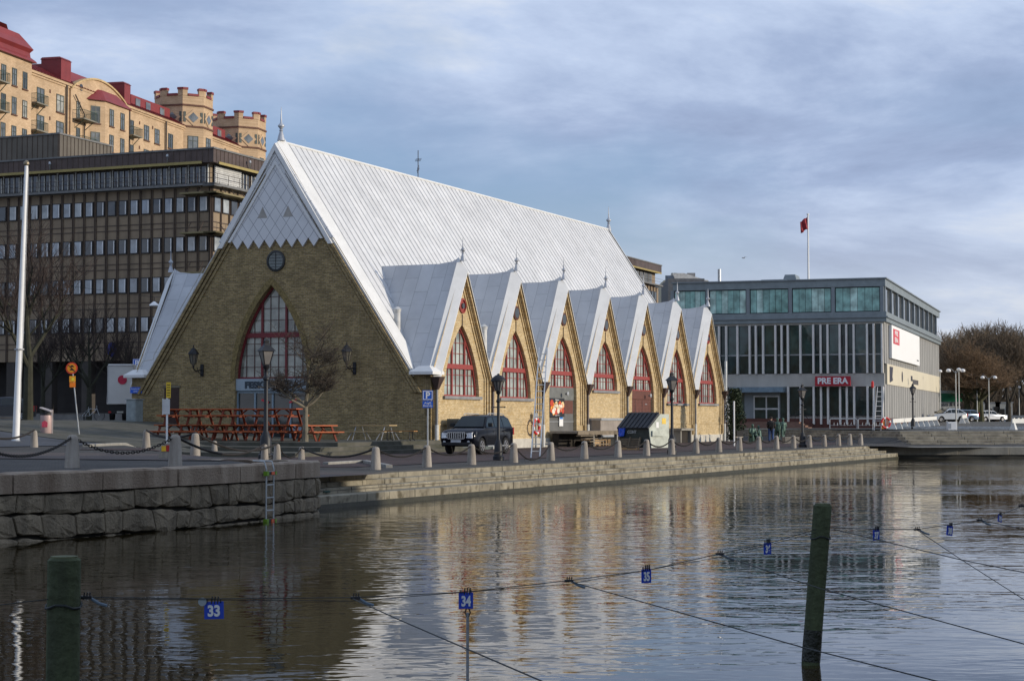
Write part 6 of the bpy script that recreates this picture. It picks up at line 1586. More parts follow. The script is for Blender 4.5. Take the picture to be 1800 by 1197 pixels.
# ------------------------------------------------------------ cars
TYRE = mat('tyre', (0.012, 0.012, 0.012), 0.85)
def car(kind, paint, label, loc, rz, plate=True):
    """x: length, nose at -x; y: width"""
    P = dict(suv=dict(L=4.75, W=1.88, zb=.36, hood=[(-2.30, .50), (-2.37, .62), (-2.36, .96), (-2.22, 1.08), (-1.15, 1.20)], belt=1.22, roof=[(-1.05, 1.20), (-.42, 1.74), (.1, 1.80), (1.7, 1.78), (2.12, 1.66), (2.34, 1.20)], rear=[(2.36, 1.18), (2.40, .60)], r=.385, ax=(-1.42, 1.38)),
             wagon=dict(L=4.7, W=1.80, zb=.28, hood=[(-2.33, .45), (-2.30, .68), (-2.1, .80), (-1.0, .95)], belt=.95, roof=[(-.95, .94), (-.25, 1.40), (.3, 1.46), (1.7, 1.42), (2.05, 1.34), (2.28, .95)], rear=[(2.32, .92), (2.34, .45)], r=.32, ax=(-1.45, 1.35)),
             hatch=dict(L=4.2, W=1.74, zb=.26, hood=[(-2.08, .42), (-2.05, .66), (-1.85, .78), (-1.0, .95)], belt=.95, roof=[(-1.0, .94), (-.2, 1.42), (.4, 1.48), (1.2, 1.42), (1.75, 1.1), (1.95, .93)], rear=[(2.05, .9), (2.08, .42)], r=.31, ax=(-1.3, 1.25)))[kind]
    W_ = P['W']; hw = W_/2; r = empty('parked_car', loc, rz, label, 'car'); zb = P['zb']; R_ = P['r']
    # lower body outline with wheel arches
    out = [P['hood'][0]] + P['hood'][1:] + [(P['roof'][0][0], P['belt']), (P['roof'][-1][0], P['belt'])] + P['rear']
    bot = []
    x_end = P['rear'][-1][0]; x_st = P['hood'][0][0]
    bot.append((x_end-.05, zb))
    for cx in (P['ax'][1], P['ax'][0]):
        for k in range(9):
            a = math.pi*k/8; bot.append((cx+(R_+.07)*math.cos(a), max(zb, R_+(R_+.07)*math.sin(a))))
    bot.append((x_st+.05, zb))
    poly = out + bot
    def loft(name, poly, ys, mats, par):
        vs = []; fs = []; n = len(poly); cx = sum(p[0] for p in poly)/n; cz = sum(p[1] for p in poly)/n
        for y, k in ys: 
            for x, z in poly: vs.append((cx+(x-cx)*k, y, cz+(z-cz)*k if z > cz else z))
        for j in range(len(ys)-1):
            for i in range(n): fs.append((j*n+i, j*n+(i+1) % n, (j+1)*n+(i+1) % n, (j+1)*n+i))
        fs += [tuple(range(n-1, -1, -1)), tuple(range((len(ys)-1)*n, len(ys)*n))]
        return MB().add(vs, fs).build(name, mats, par, smooth=True)
    body = loft('body', poly, [(-hw, .935), (-hw+.05, .972), (-hw+.18, .995), (-.40, 1.012), (.40, 1.012), (hw-.18, .995), (hw-.05, .972), (hw, .935)], paint, r)
    # cabin with tumblehome
    rf = P['roof']; zbelt = P['belt']; ztop = max(z for x, z in rf); vs = []; n = len(rf)
    def yin(z): return hw-.06-.20*(z-zbelt)/(ztop-zbelt)
    cab = MB(); L_ = [(x, -yin(z), z) for x, z in rf]; Rr = [(x, yin(z), z) for x, z in rf]
    C_ = [(x, 0, z+(.03 if 0 < i < n-1 else 0)) for i, (x, z) in enumerate(rf)]
    cab.add(L_+C_+Rr, [(i, i+1, n+i+1, n+i) for i in range(n-1)] + [(n+i, n+i+1, 2*n+i+1, 2*n+i) for i in range(n-1)] + [tuple(range(n)), tuple(range(3*n-1, 2*n-1, -1))])
    cabo = cab.build('cabin', paint, r, smooth=True, bevel=.05)
    gm = glass('car_glass', (0.012, 0.018, 0.016), 0.04, 0.55)
    # side windows: inset outline of the cabin side
    cx = sum(x for x, z in rf)/n; 
    xs0, xs1 = rf[0][0]+.22, rf[-1][0]-.20
    def prof(x):
        for (xa, za), (xb, zb_) in zip(rf, rf[1:]):
            if xa <= x <= xb: return za+(zb_-za)*(x-xa)/(xb-xa)
        return zbelt
    cuts = [xs0, xs0+(xs1-xs0)*.34, xs0+(xs1-xs0)*.68, xs1]
    for s in (-1, 1):
        for a, b in zip(cuts, cuts[1:]):
            pts = [(a+.03, zbelt+.04)]; m_ = 6
            for k in range(m_+1):
                x = a+.03+(b-a-.06)*k/m_; pts.append((x, max(zbelt+.06, min(ztop-.10, prof(x)-.10))))
            pts.append((b-.03, zbelt+.04))
            g = MB(); g.prism([(x, s*(yin(z)+.004), z) for x, z in pts], (0, s*.008, 0)); g.build('side_window', gm, r)
    # windscreen, rear window
    def quad(i, j, name, ins=.08):
        (xa, za), (xb, zb_) = rf[i], rf[j]; d = Vector((xb-xa, 0, zb_-za)).normalized(); nrm = Vector((-d.z, 0, d.x))*(1 if i == 0 else 1)
        if nrm.z < 0: nrm = -nrm
        a = Vector((xa, 0, za))+d*.05; b = Vector((xb, 0, zb_))-d*.04; q = []
        for p_, y in ((a, -yin(za)+ins), (a, yin(za)-ins), (b, yin(zb_)-ins), (b, -yin(zb_)+ins)): q.append(p_+Vector((0, y, 0))+nrm*.028)
        MB().prism(q, nrm*.012).build(name, gm, r)
    quad(0, 1, 'windscreen', .07); quad(n-2, n-1, 'rear_window', .12)
    for x in P['ax']:
        for s in (-1, 1):
            w = MB().lathe([(R_*.62, -.10), (R_*.93, -.11), (R_, -.07), (R_, .07), (R_*.93, .11), (R_*.62, .10)], (x, s*(hw-.10), R_), 22, 'y').build('wheel', TYRE, r, smooth=True)
            rim = MB()
            for k in range(6): a = k*math.pi/3; rim.bar((x, s*(hw+.015), R_), (x+R_*.58*math.cos(a), s*(hw+.015), R_+R_*.58*math.sin(a)), .065, .02, up=(0, 1, 0))
            rim.tube([(x+R_*.60*math.cos(k*.3307), s*(hw+.01), R_+R_*.60*math.sin(k*.3307)) for k in range(20)], .014, 5)
            rim.build('rim', mat('alloy_rim', (0.34, 0.34, 0.35), 0.35, .6), w)
    for s in (-1, 1):
        hx = min(p_[0] for p_ in P['hood'])-.01; hz = max(p_[1] for p_ in P['hood'][:3] if p_[1] < 1.0)
        q = MB().hexa([(hx-.005, s*(hw-.52), hz-.20), (hx-.005+.02, s*(hw-.10), hz-.22), (hx+.3, s*(hw+.0), hz-.18), (hx+.1, s*(hw-.5), hz-.2), (hx+.0, s*(hw-.50), hz+.0), (hx+.03, s*(hw-.12), hz+.04), (hx+.36, s*(hw+.004), hz+.08), (hx+.12, s*(hw-.48), hz+.02)])
        q.build('headlight', mat('headlight_lens', (0.55, 0.57, 0.60), 0.15, .4, .3, 12), r)
        rx, rz_ = P['rear'][0]; MB().box(rx-.08, rx+.03, min(s*(hw-.22), s*(hw-.005)), max(s*(hw-.22), s*(hw-.005)), rz_-.30, rz_+.04+(.14 if kind == 'wagon' else 0)).build('tail_light', mat('tail_red', (0, 0, 0)), r)
        m_ = MB().box(rf[0][0]+.28, rf[0][0]+.42, min(s*(hw+.0), s*(hw+.24)), max(s*(hw+.0), s*(hw+.24)), zbelt+.04, zbelt+.22); m_.build('wing_mirror', M['black'], r, bevel=.03)
    if kind == 'suv':
        hx = -2.37-.035
        g = MB().hexa([(hx-.02, -.42, .72), (hx-.02, .42, .72), (hx+.1, .42, .72), (hx+.1, -.42, .72), (hx-.0, -.46, 1.0), (hx-.0, .46, 1.0), (hx+.1, .46, 1.0), (hx+.1, -.46, 1.0)]).build('grille', M['black'], r)
        c = MB()
        for k in range(7): y = -.36+k*.12; c.box(hx-.05, hx+.02, y-.022, y+.022, .74, .98)
        c.box(hx-.055, hx+.02, -.47, .47, .985, 1.02).box(hx-.055, hx+.02, -.43, .43, .70, .73).bar((hx-.03, -.45, .72), (hx-.03, -.48, 1.0), .04).bar((hx-.03, .45, .72), (hx-.03, .48, 1.0), .04)
        c.build('chrome_bars', mat('chrome', (0.65, 0.65, 0.66), 0.15, .9, .03), g)
        pl_ = MB().box(hx-.07, hx-.02, -.27, .27, .55, .665).build('number_plate', mat('number_plate_white', (0.45, 0.46, 0.47), 0.5), r); MB().box(hx-.065, hx-.06, -.27, -.22, .55, .665).build('plate_band', mat('parking_blue', (0, 0, 0)), pl_)
        MB().box(hx-.04, hx+.3, -.80, .80, .43, .56).build('bumper_skid', M['black'], r)
        for s in (-1, 1):
            MB().lathe([(.075, -.03), (.06, .0)], (hx+.04, s*.66, .56), 12, 'x').build('fog_light', mat('headlight_lens', (0, 0, 0)), r)
            rl = MB().tube([(-.25, s*.66, 1.80), (-.05, s*.66, 1.87), (1.5, s*.66, 1.85), (1.75, s*.66, 1.78)], .02, 6); rl.build('roof_rail', M['galv'], r)
            MB().box(-.95, .95, min(s*(hw-.02), s*(hw+.10)), max(s*(hw-.02), s*(hw+.10)), .36, .40).build('running_board', M['galv'], r)
            for x in (-.15, 1.05): MB().box(x, x+.2, min(s*hw, s*(hw+.03)), max(s*hw, s*(hw+.03)), 1.02, 1.06).build('door_handle', M['black'], r)
        dj = MB()
        for x in (-.85, .18, 1.15): dj.box(x, x+.012, -hw-.006, -hw+.02, .5, 1.2).box(x, x+.012, hw-.02, hw+.006, .5, 1.2)
        dj.build('door_gap', M['black'], r)
    else:
        MB().box(P['hood'][0][0]-.03, P['hood'][0][0]+.04, -.42, .42, .46, .60).build('grille', M['black'], r)
    return r
def paint(name, col, rough=.25, metal=.3):
    m = mat(name, col, rough, metal, .08, 1.5); m.node_tree.nodes['Principled BSDF'].inputs['Specular IOR Level'].default_value = .22 if col[0] < .02 else .4; m.node_tree.nodes['Principled BSDF'].inputs['Coat Weight'].default_value = .0 if col[0] < .02 else .3; return m
pf = on_t(815, -6.2)
# car: nose toward the camera along -D1
cs = st(pf.x, pf.y)
cx, cy = xy(cs[0]+1.9, -6.0)
suv = car('suv', paint('dark_navy_paint', (0.005, 0.006, 0.010), .12, 0.0), 'dark navy off-road car parked nose-first toward the viewer beside the hall', (cx, cy, 0.012), HALL_ROT); suv.scale = (.93, .90, .98)
# parking on the plaza
silver = paint('silver_paint', (0.42, 0.45, 0.48)); white = paint('pale_silver_paint', (0.62, 0.63, 0.64)); blue = paint('grey_blue_paint', (0.12, 0.17, 0.24)); dark = paint('dark_grey_paint', (0.03, 0.033, 0.04))
def park(kind, pnt, u, D, rz, lab):
    p = atD(u, D); c = car(kind, pnt, lab, p, rz); tag(c, group='cars parked beside the park'); return c
park('wagon', white, 1738, 234, R(205), 'silver estate car at the right end of the parked cars, red tail lights')
park('wagon', silver, 1716, 236, R(200), 'silver estate car half hidden behind the three mossy trunks')
park('hatch', silver, 1664, 196, R(20), 'silver hatchback nearest the modern building corner')
park('hatch', blue, 1662, 205, R(30), 'grey-blue car behind the silver hatchback')
park('hatch', white, 1699, 243, R(25), 'white hatchback seen between lamp poles and the mossy trunks')
park('wagon', blue, 1684, 219, R(15), 'grey-blue estate left of the three mossy trunks')
# dark car at the left edge
park('hatch', dark, 2, 112, R(10), 'black car cut by the left picture edge'); C.objects[-1]
# ------------------------------------------------------------ yard things along the hall
def local(name, s, t, z=0.0, label=None, cat=None, rz=0.0):
    x, y = xy(s, t); return empty(name, (x, y, z), HALL_ROT + rz, label, cat)
XC = [X0+BAY*i+BAY/2 for i in range(NB)]
# graffitied steel cabinet behind the car
r = local('graffiti_cabinet', 1.3, -0.62, 0, 'dark green steel cabinet with pale graffiti between the hall corner and the car', 'cabinet')
MB().box(0, 4.2, -.35, .35, 0, 1.62).build('cabinet_body', mat('grey_green_sheet', (0.10, 0.115, 0.11), 0.6, .1, .25, 2), r, bevel=.02)
g = MB(); rnd = random.Random(6)
for k in range(16):
    x = .15+rnd.random()*3.6; z = .5+rnd.random()*.8; pts = [(x, -.365, z)]
    for j in range(4): x += rnd.uniform(-.12, .2); z += rnd.uniform(-.25, .25); pts.append((x, -.365, max(.2, min(1.5, z))))
    g.tube(pts, .022, 4)
g.build('graffiti', mat('pale_spray', (0.45, 0.47, 0.46), 0.7), r)
MB().box(-.012, 0.0, -.3, .3, .1, 1.5).build('end_door', mat('dark_end_door', (0.045, 0.05, 0.05), 0.6, 0, .3, 4), r)
# loading platforms with timber stair and pallets
m_pl = mat('worn_timber', (0.20, 0.16, 0.11), 0.85, 0, .3, 3, .4, 20); m_plc = mat('platform_concrete', (0.26, 0.245, 0.21), 0.85, 0, .25, 2)
r = local('loading_platform', XC[2]-2.5, -1.9, 0, 'grey loading platform on posts below the poster door', 'platform')
MB().box(0, 6.6, 0, 1.7, .78, .92).build('deck', m_plc, r); MB().box(0, 6.6, -.06, 0, .70, .92).build('deck_edge', m_pl, r)
for x in (2.6, 6.5): MB().box(x-.09, x+.09, -.03, .15, 0, .78).build('leg', m_plc, r)
for k in range(4): MB().box(-.3-.0+.0, 2.3, -.35-.28*(3-k)+.0, -.06-.28*(3-k)+.0, .14+.16*k, .19+.16*k).build('tread', m_pl, r)
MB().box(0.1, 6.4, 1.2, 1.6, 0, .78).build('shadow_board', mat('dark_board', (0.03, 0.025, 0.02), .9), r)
for k, (xx, lab) in enumerate(((3.3, 'wooden pallet leaning under the left part of the loading platform'), (4.6, 'wooden pallet lying under the middle of the loading platform'), (5.6, 'small wooden crate at the right end under the loading platform'))):
    q = local('wooden_pallet', XC[2]-2.5+xx, -1.75, 0, lab, 'pallet', R(6*k-5)); b = MB(); n = 5 if k < 2 else 3; Lp = 1.1 if k < 2 else .7
    for j in range(n): b.box(-Lp/2, Lp/2, -.0+j*.16, .11+j*.16, .36, .39)
    b.build('boards', mat('fresh_pallet_wood', (0.42, 0.27, 0.13), .8, 0, .25, 4), q)
    b = MB()
    for x in (-Lp/2, -.05, Lp/2-.1): b.box(x, x+.1, 0, .7, .02, .36 if k else .12)
    if not k: b.box(-Lp/2, Lp/2, 0, .1, .12, .36)
    b.build('bearers', mat('fresh_pallet_wood', (0, 0, 0)), q)
r = local('steel_dock', XC[3]-3.3, -.95, 0, 'long galvanised steel counter along the wall between platform and dumpster', 'counter')
MB().box(0, 5.6, 0, .85, .62, 1.55).build('front_panel', mat('stained_steel', (0.36, 0.31, 0.26), .5, .3, .22, 1.2), r); MB().box(-.05, 5.7, -.08, .9, 1.55, 1.68).build('top_rail', M['galv'], r); MB().box(-.05, 5.7, -.08, .9, .52, .62).build('bottom_rail', M['galv'], r)
for x in (.1, 2.8, 5.4): MB().box(x, x+.12, .1, .7, 0, .52).build('leg', M['galv'], r)
# dumpster
def dumpster():
    k = (1132-900)/F; x, y = xy(0, 0)
    p = on_t(1112, -8.6); s0 = st(p.x, p.y)[0]
    r = local('dumpster', s0+0.2, -8.6, 0, 'dark green steel dumpster with sloping black lid and pale end wall', 'dumpster', R(-23))
    # local: x goes away along the hall, y toward the hall; the front faces -x... built with the long front facing -x
    m_b = mat('dumpster_green', (0.055, 0.068, 0.064), .55, .2, .3, 2.5, .3, 8); m_e = mat('dumpster_end_grey', (0.40, 0.43, 0.38), .6, .2, .25, 3); m_l = mat('black_lid', (0.022, 0.024, 0.028), .45, 0, .3, 3, .3, 12)
    W_ = 2.15; D_ = 1.45     # width along y (left is +y), depth along x
    sec = [(0.10, .12), (0.0, .75), (-.05, 1.12), (.78, 1.86), (D_, 1.86), (D_, .12)]
    MB().prism([(x_, -W_/2, z_) for x_, z_ in sec], (0, W_, 0)).build('container', m_b, r)
    for s in (-1, 1):
        MB().prism([(x_-.02 if x_ < .1 else x_, s*(W_/2+.005), z_) for x_, z_ in sec], (0, s*.05, 0)).build('end_wall', m_e if s < 0 else m_b, r)
        MB().box(.1, .95, min(s*(W_/2+.05), s*(W_/2+.14)), max(s*(W_/2+.05), s*(W_/2+.14)), .72, 1.0).build('lifting_pocket', m_e if s < 0 else m_b, r)
    ld_ = MB().hexa([(-.12, -W_/2-.03, 1.10), (.74, -W_/2-.03, 1.87), (.74, W_/2+.03, 1.87), (-.12, W_/2+.03, 1.10), (-.14, -W_/2-.03, 1.16), (.74, -W_/2-.03, 1.95), (.74, W_/2+.03, 1.95), (-.14, W_/2+.03, 1.16)])
    for q in range(7): y_ = -W_/2+.15+q*.30; ld_.bar((-.13, y_, 1.17), (.74, y_, 1.965), .05, .04, up=(0, 1, 0))
    ld_.build('lid', m_l, r)
    MB().hexa([(-.13, .55, 1.10), (-.13, 1.0, 1.12), (-.02, 1.0, 1.1), (-.02, .55, 1.1), (-.16, .60, .72), (-.13, 1.02, .66), (-.06, .9, .7), (-.05, .65, .7)][::1]).build('blue_bag', mat('blue_plastic', (0.01, 0.09, 0.62), .3, 0, .35, 9, .8, 12), r, bevel=.03)
    MB().hexa([(-.14, .5, 1.12), (-.14, 1.0, 1.12), (-.05, 1.0, 1.12), (-.05, .5, 1.12), (-.10, .52, 1.19), (-.10, .98, 1.2), (-.03, .98, 1.16), (-.03, .52, 1.16)]).build('blue_bag_fold', mat('blue_plastic', (0, 0, 0)), r)
    text('CONT', .22, mat('faded_letter', (.35, .37, .36), .7), r, (-.055, 0.1, .93), (R(84), 0, R(-90)), .004, off=.008)
    pz = MB()
    for q in range(6): pz.bar((-.20+.03*q, -.55, .12+q*.09), (-.20+.03*q, 1.0, .12+q*.09), .03, .06)
    for y_ in (-.5, .2, .95): pz.bar((-.26, y_, .02), (-.06, y_, .66), .09, .05, up=(0, 1, 0))
    pz.build('leaning_boards', m_pl, r)
    MB().box(-.27, -.22, -.55, 1.0, 0.0, .12).build('base_board', mat('fresh_pallet_wood', (0, 0, 0)), r)
    MB().prism([(.9, -W_/2-.06, 1.35), (1.2, -W_/2-.06, 1.35), (1.2, -W_/2-.06, 1.65), (.9, -W_/2-.06, 1.65)], (0, -.005, 0)).build('yellow_sticker', mat('sticker_yellow', (.75, .5, .05), .5), r)
    MB().prism([(.45, -W_/2-.06, 1.15), (.65, -W_/2-.06, 1.15), (.65, -W_/2-.06, 1.45), (.45, -W_/2-.06, 1.45)], (0, -.005, 0)).build('white_sticker', M['white'], r)
dumpster()
r = local('rear_counter', XC[5]-2.9, -1.3, 0, 'low timber platform on concrete legs right behind the dumpster', 'platform')
MB().box(0, 2.6, 0, 1.1, .85, 1.0).build('deck', m_plc, r)
for x in (.1, 2.3): MB().box(x, x+.2, .1, .9, 0, .85).build('leg', m_plc, r)
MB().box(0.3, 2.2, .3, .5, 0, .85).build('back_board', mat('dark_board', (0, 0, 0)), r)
# ladders
def ladder(name, p0, p1, w, n, label, m, side=None, ext=None):
    p0, p1 = Vector(p0), Vector(p1); r = empty(name, p0, 0, label, 'ladder'); d = p1-p0; s = Vector(side).normalized()*w/2
    for q in (-1, 1): MB().bar(s*q, d+s*q, .05, .07, up=(0, 1, 0)).build('rail', m, r)
    mb = MB()
    for k in range(1, n): c_ = d*(k/n); mb.bar(c_-s, c_+s, .035)
    mb.build('rungs', m, r); return r
a = G(941, 806); b = atY(962, 617, 95.0)
sd = (D1.x*.5+.5, D1.y*.5, 0)
lad = ladder('leaning_ladder', (a.x, a.y-.0, 0.02), (atY(955, 612, a.y+6.6)), .36, 17, 'long aluminium ladder leaning from the street against the third valley', M['galv'], (1, .2, 0))
# lifebuoy with its board and rescue post
def lifebuoy(loc, rz, label, rr=.33):
    r = empty('lifebuoy', loc, rz, label, 'lifebuoy')
    for k in range(4):
        a0 = k*math.pi/2+.5; MB().tube([(rr*math.cos(a0+j*math.pi/14), 0, rr*math.sin(a0+j*math.pi/14)) for j in range(6)], .075, 8).build('red_band', mat('buoy_red', (0.60, 0.03, 0.03), .5, 0, .1), r, smooth=True)
        MB().tube([(rr*math.cos(a0+(5+j)*math.pi/14), 0, rr*math.sin(a0+(5+j)*math.pi/14)) for j in range(3)], .076, 8).build('white_band', M['white'], r, smooth=True)
    return r
p = on_t(943, -0.35); lifebuoy((p.x, p.y, 1.2), HALL_ROT, 'red and white lifebuoy hanging at the wall beside the leaning ladder', .42)
p = on_t(936, -0.3); r = local('buoy_post', st(p.x, p.y)[0]+.6, -.25, 0, 'grey post that carries the lifebuoy at the brick wall', 'post'); MB().box(-.05, .05, -.05, .05, 0, 2.0).build('post', M['galv'], r); MB().box(-.2, .2, -.03, .03, 1.7, 1.95).build('bracket', M['galv'], r)
# white post at the far hall corner
p = on_t(1290, -9); r = empty('white_post', p, 0, 'slim white post standing free beside the far corner of the hall', 'post'); MB().tube([(0, 0, 0), (0, 0, (740-705)/F*p.y+1.5)], .05, 8).build('post', M['white'], r); MB().box(-.05, .05, -.03, .03, 0, .12).build('foot_plate', M['galv'], r)
r = local('end_downpipe', LEN+.3, -.3, 0, 'grey drain pipe elbow standing at the far corner of the hall', 'drain pipe'); MB().tube([(0, 0, 2.6), (0, 0, 2.75), (-.4, 0, 2.8), (-.5, 0, 3.0), (-.5, 0, 6.0)], .09, 8).build('pipe', M['galv'], r, smooth=True); MB().tube([(0.05, 0, 0), (0.05, 0, 2.6)], .1, 8).build('lower_pipe', mat('pale_pipe', (0, 0, 0)), r, smooth=True)
# life-saving ladders on the quays
def quay_ladder():
    best = None
    for i in range(400):
        l = quay_len*i/400; p, n = quay_at(l); u = 900 + p.x/p.y*F + (1e4 if p.y > 44.5 else 0)
        if best is None or abs(u-463) < best[0]: best = (abs(u-463), l, p, n)
    _, l, p, n = best; ang = math.atan2(n.y, n.x) + R(90)
    q = Vector((p.x+n.x*.16, p.y+n.y*.16, 0)); r = empty('quay_ladder', (q.x, q.y, -1.0), ang, 'thin steel rescue ladder with fluorescent grips hanging on the masonry quay', 'ladder')
    m = mat('ladder_steel', (0.40, 0.42, 0.42), .5, .5, .2)
    for s in (-1, 1): MB().tube([(s*.18, 0, 0), (s*.18, 0, 1.42), (s*.18, .05, 1.58), (s*.16, .35, 1.60)], .020, 6).build('rail', m, r)
    for k in range(5): MB().tube([(-.18, 0, .18+k*.29), (.18, 0, .18+k*.29)], .018, 6).build('rung', m, r)
    for z in (1.28, .2):
        MB().box(-.20, .20, -.06, .02, z, z+.07).build('grip', M['black'], r); MB().box(-.26, -.17, -.07, .03, z-.02, z+.08).build('green_marker', mat('fluor_green', (0.16, 0.32, 0.02), .5), r); MB().box(-.04, .09, -.075, .0, z+.0, z+.07).build('orange_marker', mat('fluor_orange', (0.70, 0.12, 0.04), .5), r); MB().box(.15, .22, -.065, .03, z, z+.07).build('green_marker', mat('fluor_green', (0, 0, 0)), r)
quay_ladder()
p = G(1545, 758); p = atD(1546, 134); p.z = ground(p.x, p.y)
hh = (740-680)/F*p.y + CAMZ-p.z
r = ladder('standing_rescue_ladder', (p.x-.18, p.y, p.z), (p.x+.12, p.y+.1, p.z+hh), .50, 9, 'white rescue ladder standing upright at the corner of the modern building', M['white'], (1, 0, 0))
r2 = empty('rescue_pole', (p.x-.5, p.y+.1, p.z), 0, 'pale pole with a small red float beside the upright rescue ladder', 'pole'); MB().tube([(0, 0, 0), (.05, 0, hh+.25)], .025, 6).build('pole', M['white'], r2); MB().lathe([(.02, hh-.1), (.10, hh), (.10, hh+.35), (.02, hh+.45)], n=8).build('float', mat('buoy_red', (0, 0, 0)), r2)
lifebuoy((p.x+.42, p.y-.1, p.z+.55), R(20), 'red and white lifebuoy at the foot of the upright rescue ladder', .36)
# bicycle racks
def rack(u0, u1, D, lab):
    a, b = atD(u0, D), atD(u1, D); r = empty('bicycle_rack', a, math.atan2(b.y-a.y, b.x-a.x), lab, 'bicycle rack'); w = (b-a).length
    m = MB().tube([(0, 0, 0), (0, 0, .8), (.1, 0, .88), (w-.1, 0, .88), (w, 0, .8), (w, 0, 0)], .045, 6)
    m.build('frame', M['galv'], r)
    h = MB()
    for k in range(7): x = .3+k*(w-.6)/6; h.tube([(x, -.25, .35), (x+.05, -.25, .55), (x+.1, .1, .55), (x+.1, .1, .3)], .02, 5)
    h.bar((0.05, 0, .3), (w-.05, 0, .3), .03); h.build('wheel_holders', M['galv'], r)
rack(1458, 1506, 162, 'left steel bicycle rack before the dark brick plinth'); rack(1508, 1556, 162, 'right steel bicycle rack, next to the upright rescue ladder')
# concrete plinth block near statues
p = atD(1390, 122); r = empty('stone_block', p, R(10), 'low pale stone block on the paving right of the statues', 'stone block'); MB().box(-.55, .55, -.3, .3, 0, .45).build('block', M['granite'], r, bevel=.03); MB().box(-.62, .62, -.36, .36, -.1, .06).build('foot', M['granite'], r)
# ------------------------------------------------------------ plaza: barriers, lamps, signs, van
def barrier(u0, u1, D0_, D1_, lab, n=5):
    a, b = atD(u0, D0_), atD(u1, D1_); r = empty('white_barrier', a, math.atan2(b.y-a.y, b.x-a.x), lab, 'barrier'); w = (b-a).length; dz = b.z-a.z
    MB().hexa([(0, -.06, .52), (w, -.06, .52+dz), (w, .06, .52+dz), (0, .06, .52), (0, -.06, .86), (w, -.06, .86+dz), (w, .06, .86+dz), (0, .06, .86)]).build('beam', mat('barrier_white', (.72, .71, .66), .6, 0, .08), r)
    for k in range(n): x = .15+(w-.3)*k/(n-1); MB().hexa([(x-.12, -.35, -.05+dz*x/w), (x+.12, -.35, -.05+dz*x/w), (x+.12, .35, -.05+dz*x/w), (x-.12, .35, -.05+dz*x/w), (x-.07, -.12, .55+dz*x/w), (x+.07, -.12, .55+dz*x/w), (x+.07, .12, .55+dz*x/w), (x-.07, .12, .55+dz*x/w)]).build('leg', mat('barrier_white', (0, 0, 0)), r)
barrier(1568, 1645, 150, 176, 'long white barrier beside the cream banner wall', 9)
barrier(1690, 1698, 186, 189, 'short white barrier left of the three mossy trunks', 2)
barrier(1758, 1800+20, 250, 246, 'low white barrier in the far background right of the estate car', 9)
barrier(1778, 1812, 141, 142, 'white barrier bench at the right picture edge above the stair', 2)
a = atD(1560, 157); b = atD(1830, 150)
kerb('snowy_kerb', [(a.x, a.y), (b.x, b.y)], .5, .22, 'long pale stone kerb across the plaza in front of the parked cars', mat('pale_kerb', (.50, .50, .48), .8, 0, .3, 3))
for u, lab in ((1672, 'small white concrete block on the plaza edge'),):
    p = atD(u, 138); r = empty('white_block', p, 0, lab, 'block'); MB().box(-.35, .35, -.25, .25, 0, .62).build('block', M['white'], r, bevel=.03); MB().box(-.3, -.1, -.26, -.25, .1, .5).build('recess', M['sheet'], r)
def twin_lamp(u, D, vt, lab, heads=2, sp=.75):
    p = atD(u, D); r = empty('twin_street_lamp', p, 0, lab, 'street lamp'); hh = (740-vt)/F*D+CAMZ-p.z
    MB().tube([(0, 0, 0), (0, 0, hh)], .085, 8, r1=.05).build('pole', mat('lamp_pole_grey', (.42, .43, .42), .5, .4), r, smooth=True)
    xs = (-sp, sp) if heads == 2 else (0,)
    for x in xs:
        if heads == 2: MB().tube([(0, 0, hh-.25), (x*.6, 0, hh+.22), (x, 0, hh+.2)], .03, 5).build('arm', mat('lamp_pole_grey', (0, 0, 0)), r)
        MB().lathe([(.06, .22), (.20, .15), (.26, .0), (.22, -.09), (.08, -.14), (0.0, -.14)], (x, 0, hh), 12).build('globe', mat('lamp_globe_white', (.85, .84, .82), .3, 0, .03), r, smooth=True)
    tag(r, group='white-headed lamps of the parking ground'); return r
twin_lamp(1680, 190, 652, 'double white-headed street lamp nearest the modern building'); twin_lamp(1685.5, 205, 650, 'single white-headed lamp just right of the first double lamp', 1)
twin_lamp(1717, 228, 660, 'double street lamp seen through the orange-brown tree'); twin_lamp(1738, 220, 664, 'double white-headed street lamp above the estate car'); twin_lamp(1791, 250, 681, 'low single street lamp at the right edge of the wood', 1, .6); twin_lamp(1652.5, 214, 653, 'white lamp head peeping out right of the building wall', 1)
# green and white bus shelter / site container
p = atD(1652, 232); r = empty('green_white_kiosk', p, 0, 'green and white kiosk with dark lettering behind the parked cars', 'kiosk')
w = 40/F*232
MB().box(-3.5, w-.3, 0, 2.5, 0, 2.75).build('wall', mat('kiosk_white', (.6, .62, .6), .6), r); k_ = MB().box(-3.6, w-.1, -.2, 2.6, 2.55, 3.6).build('green_fascia', mat('kiosk_green', (0.01, 0.18, 0.085), .5, 0, .12), r); MB().box(-3.6, w-.8, -.25, 2.4, 3.6, 3.95).build('roof', mat('kiosk_roof', (.55, .66, .62), .5), r)
text('Burgers & Grill', .62, mat('dark_print', (0, 0, 0)), r, (1.0, -.02, 2.18), (R(90), 0, 0), .01, off=.01)
for x in (-2.6, -.8, 1.0): MB().box(x, x+1.2, -.04, 0, .9, 1.75).build('hatch', mat('kiosk_window', (.05, .06, .06), .2), r)
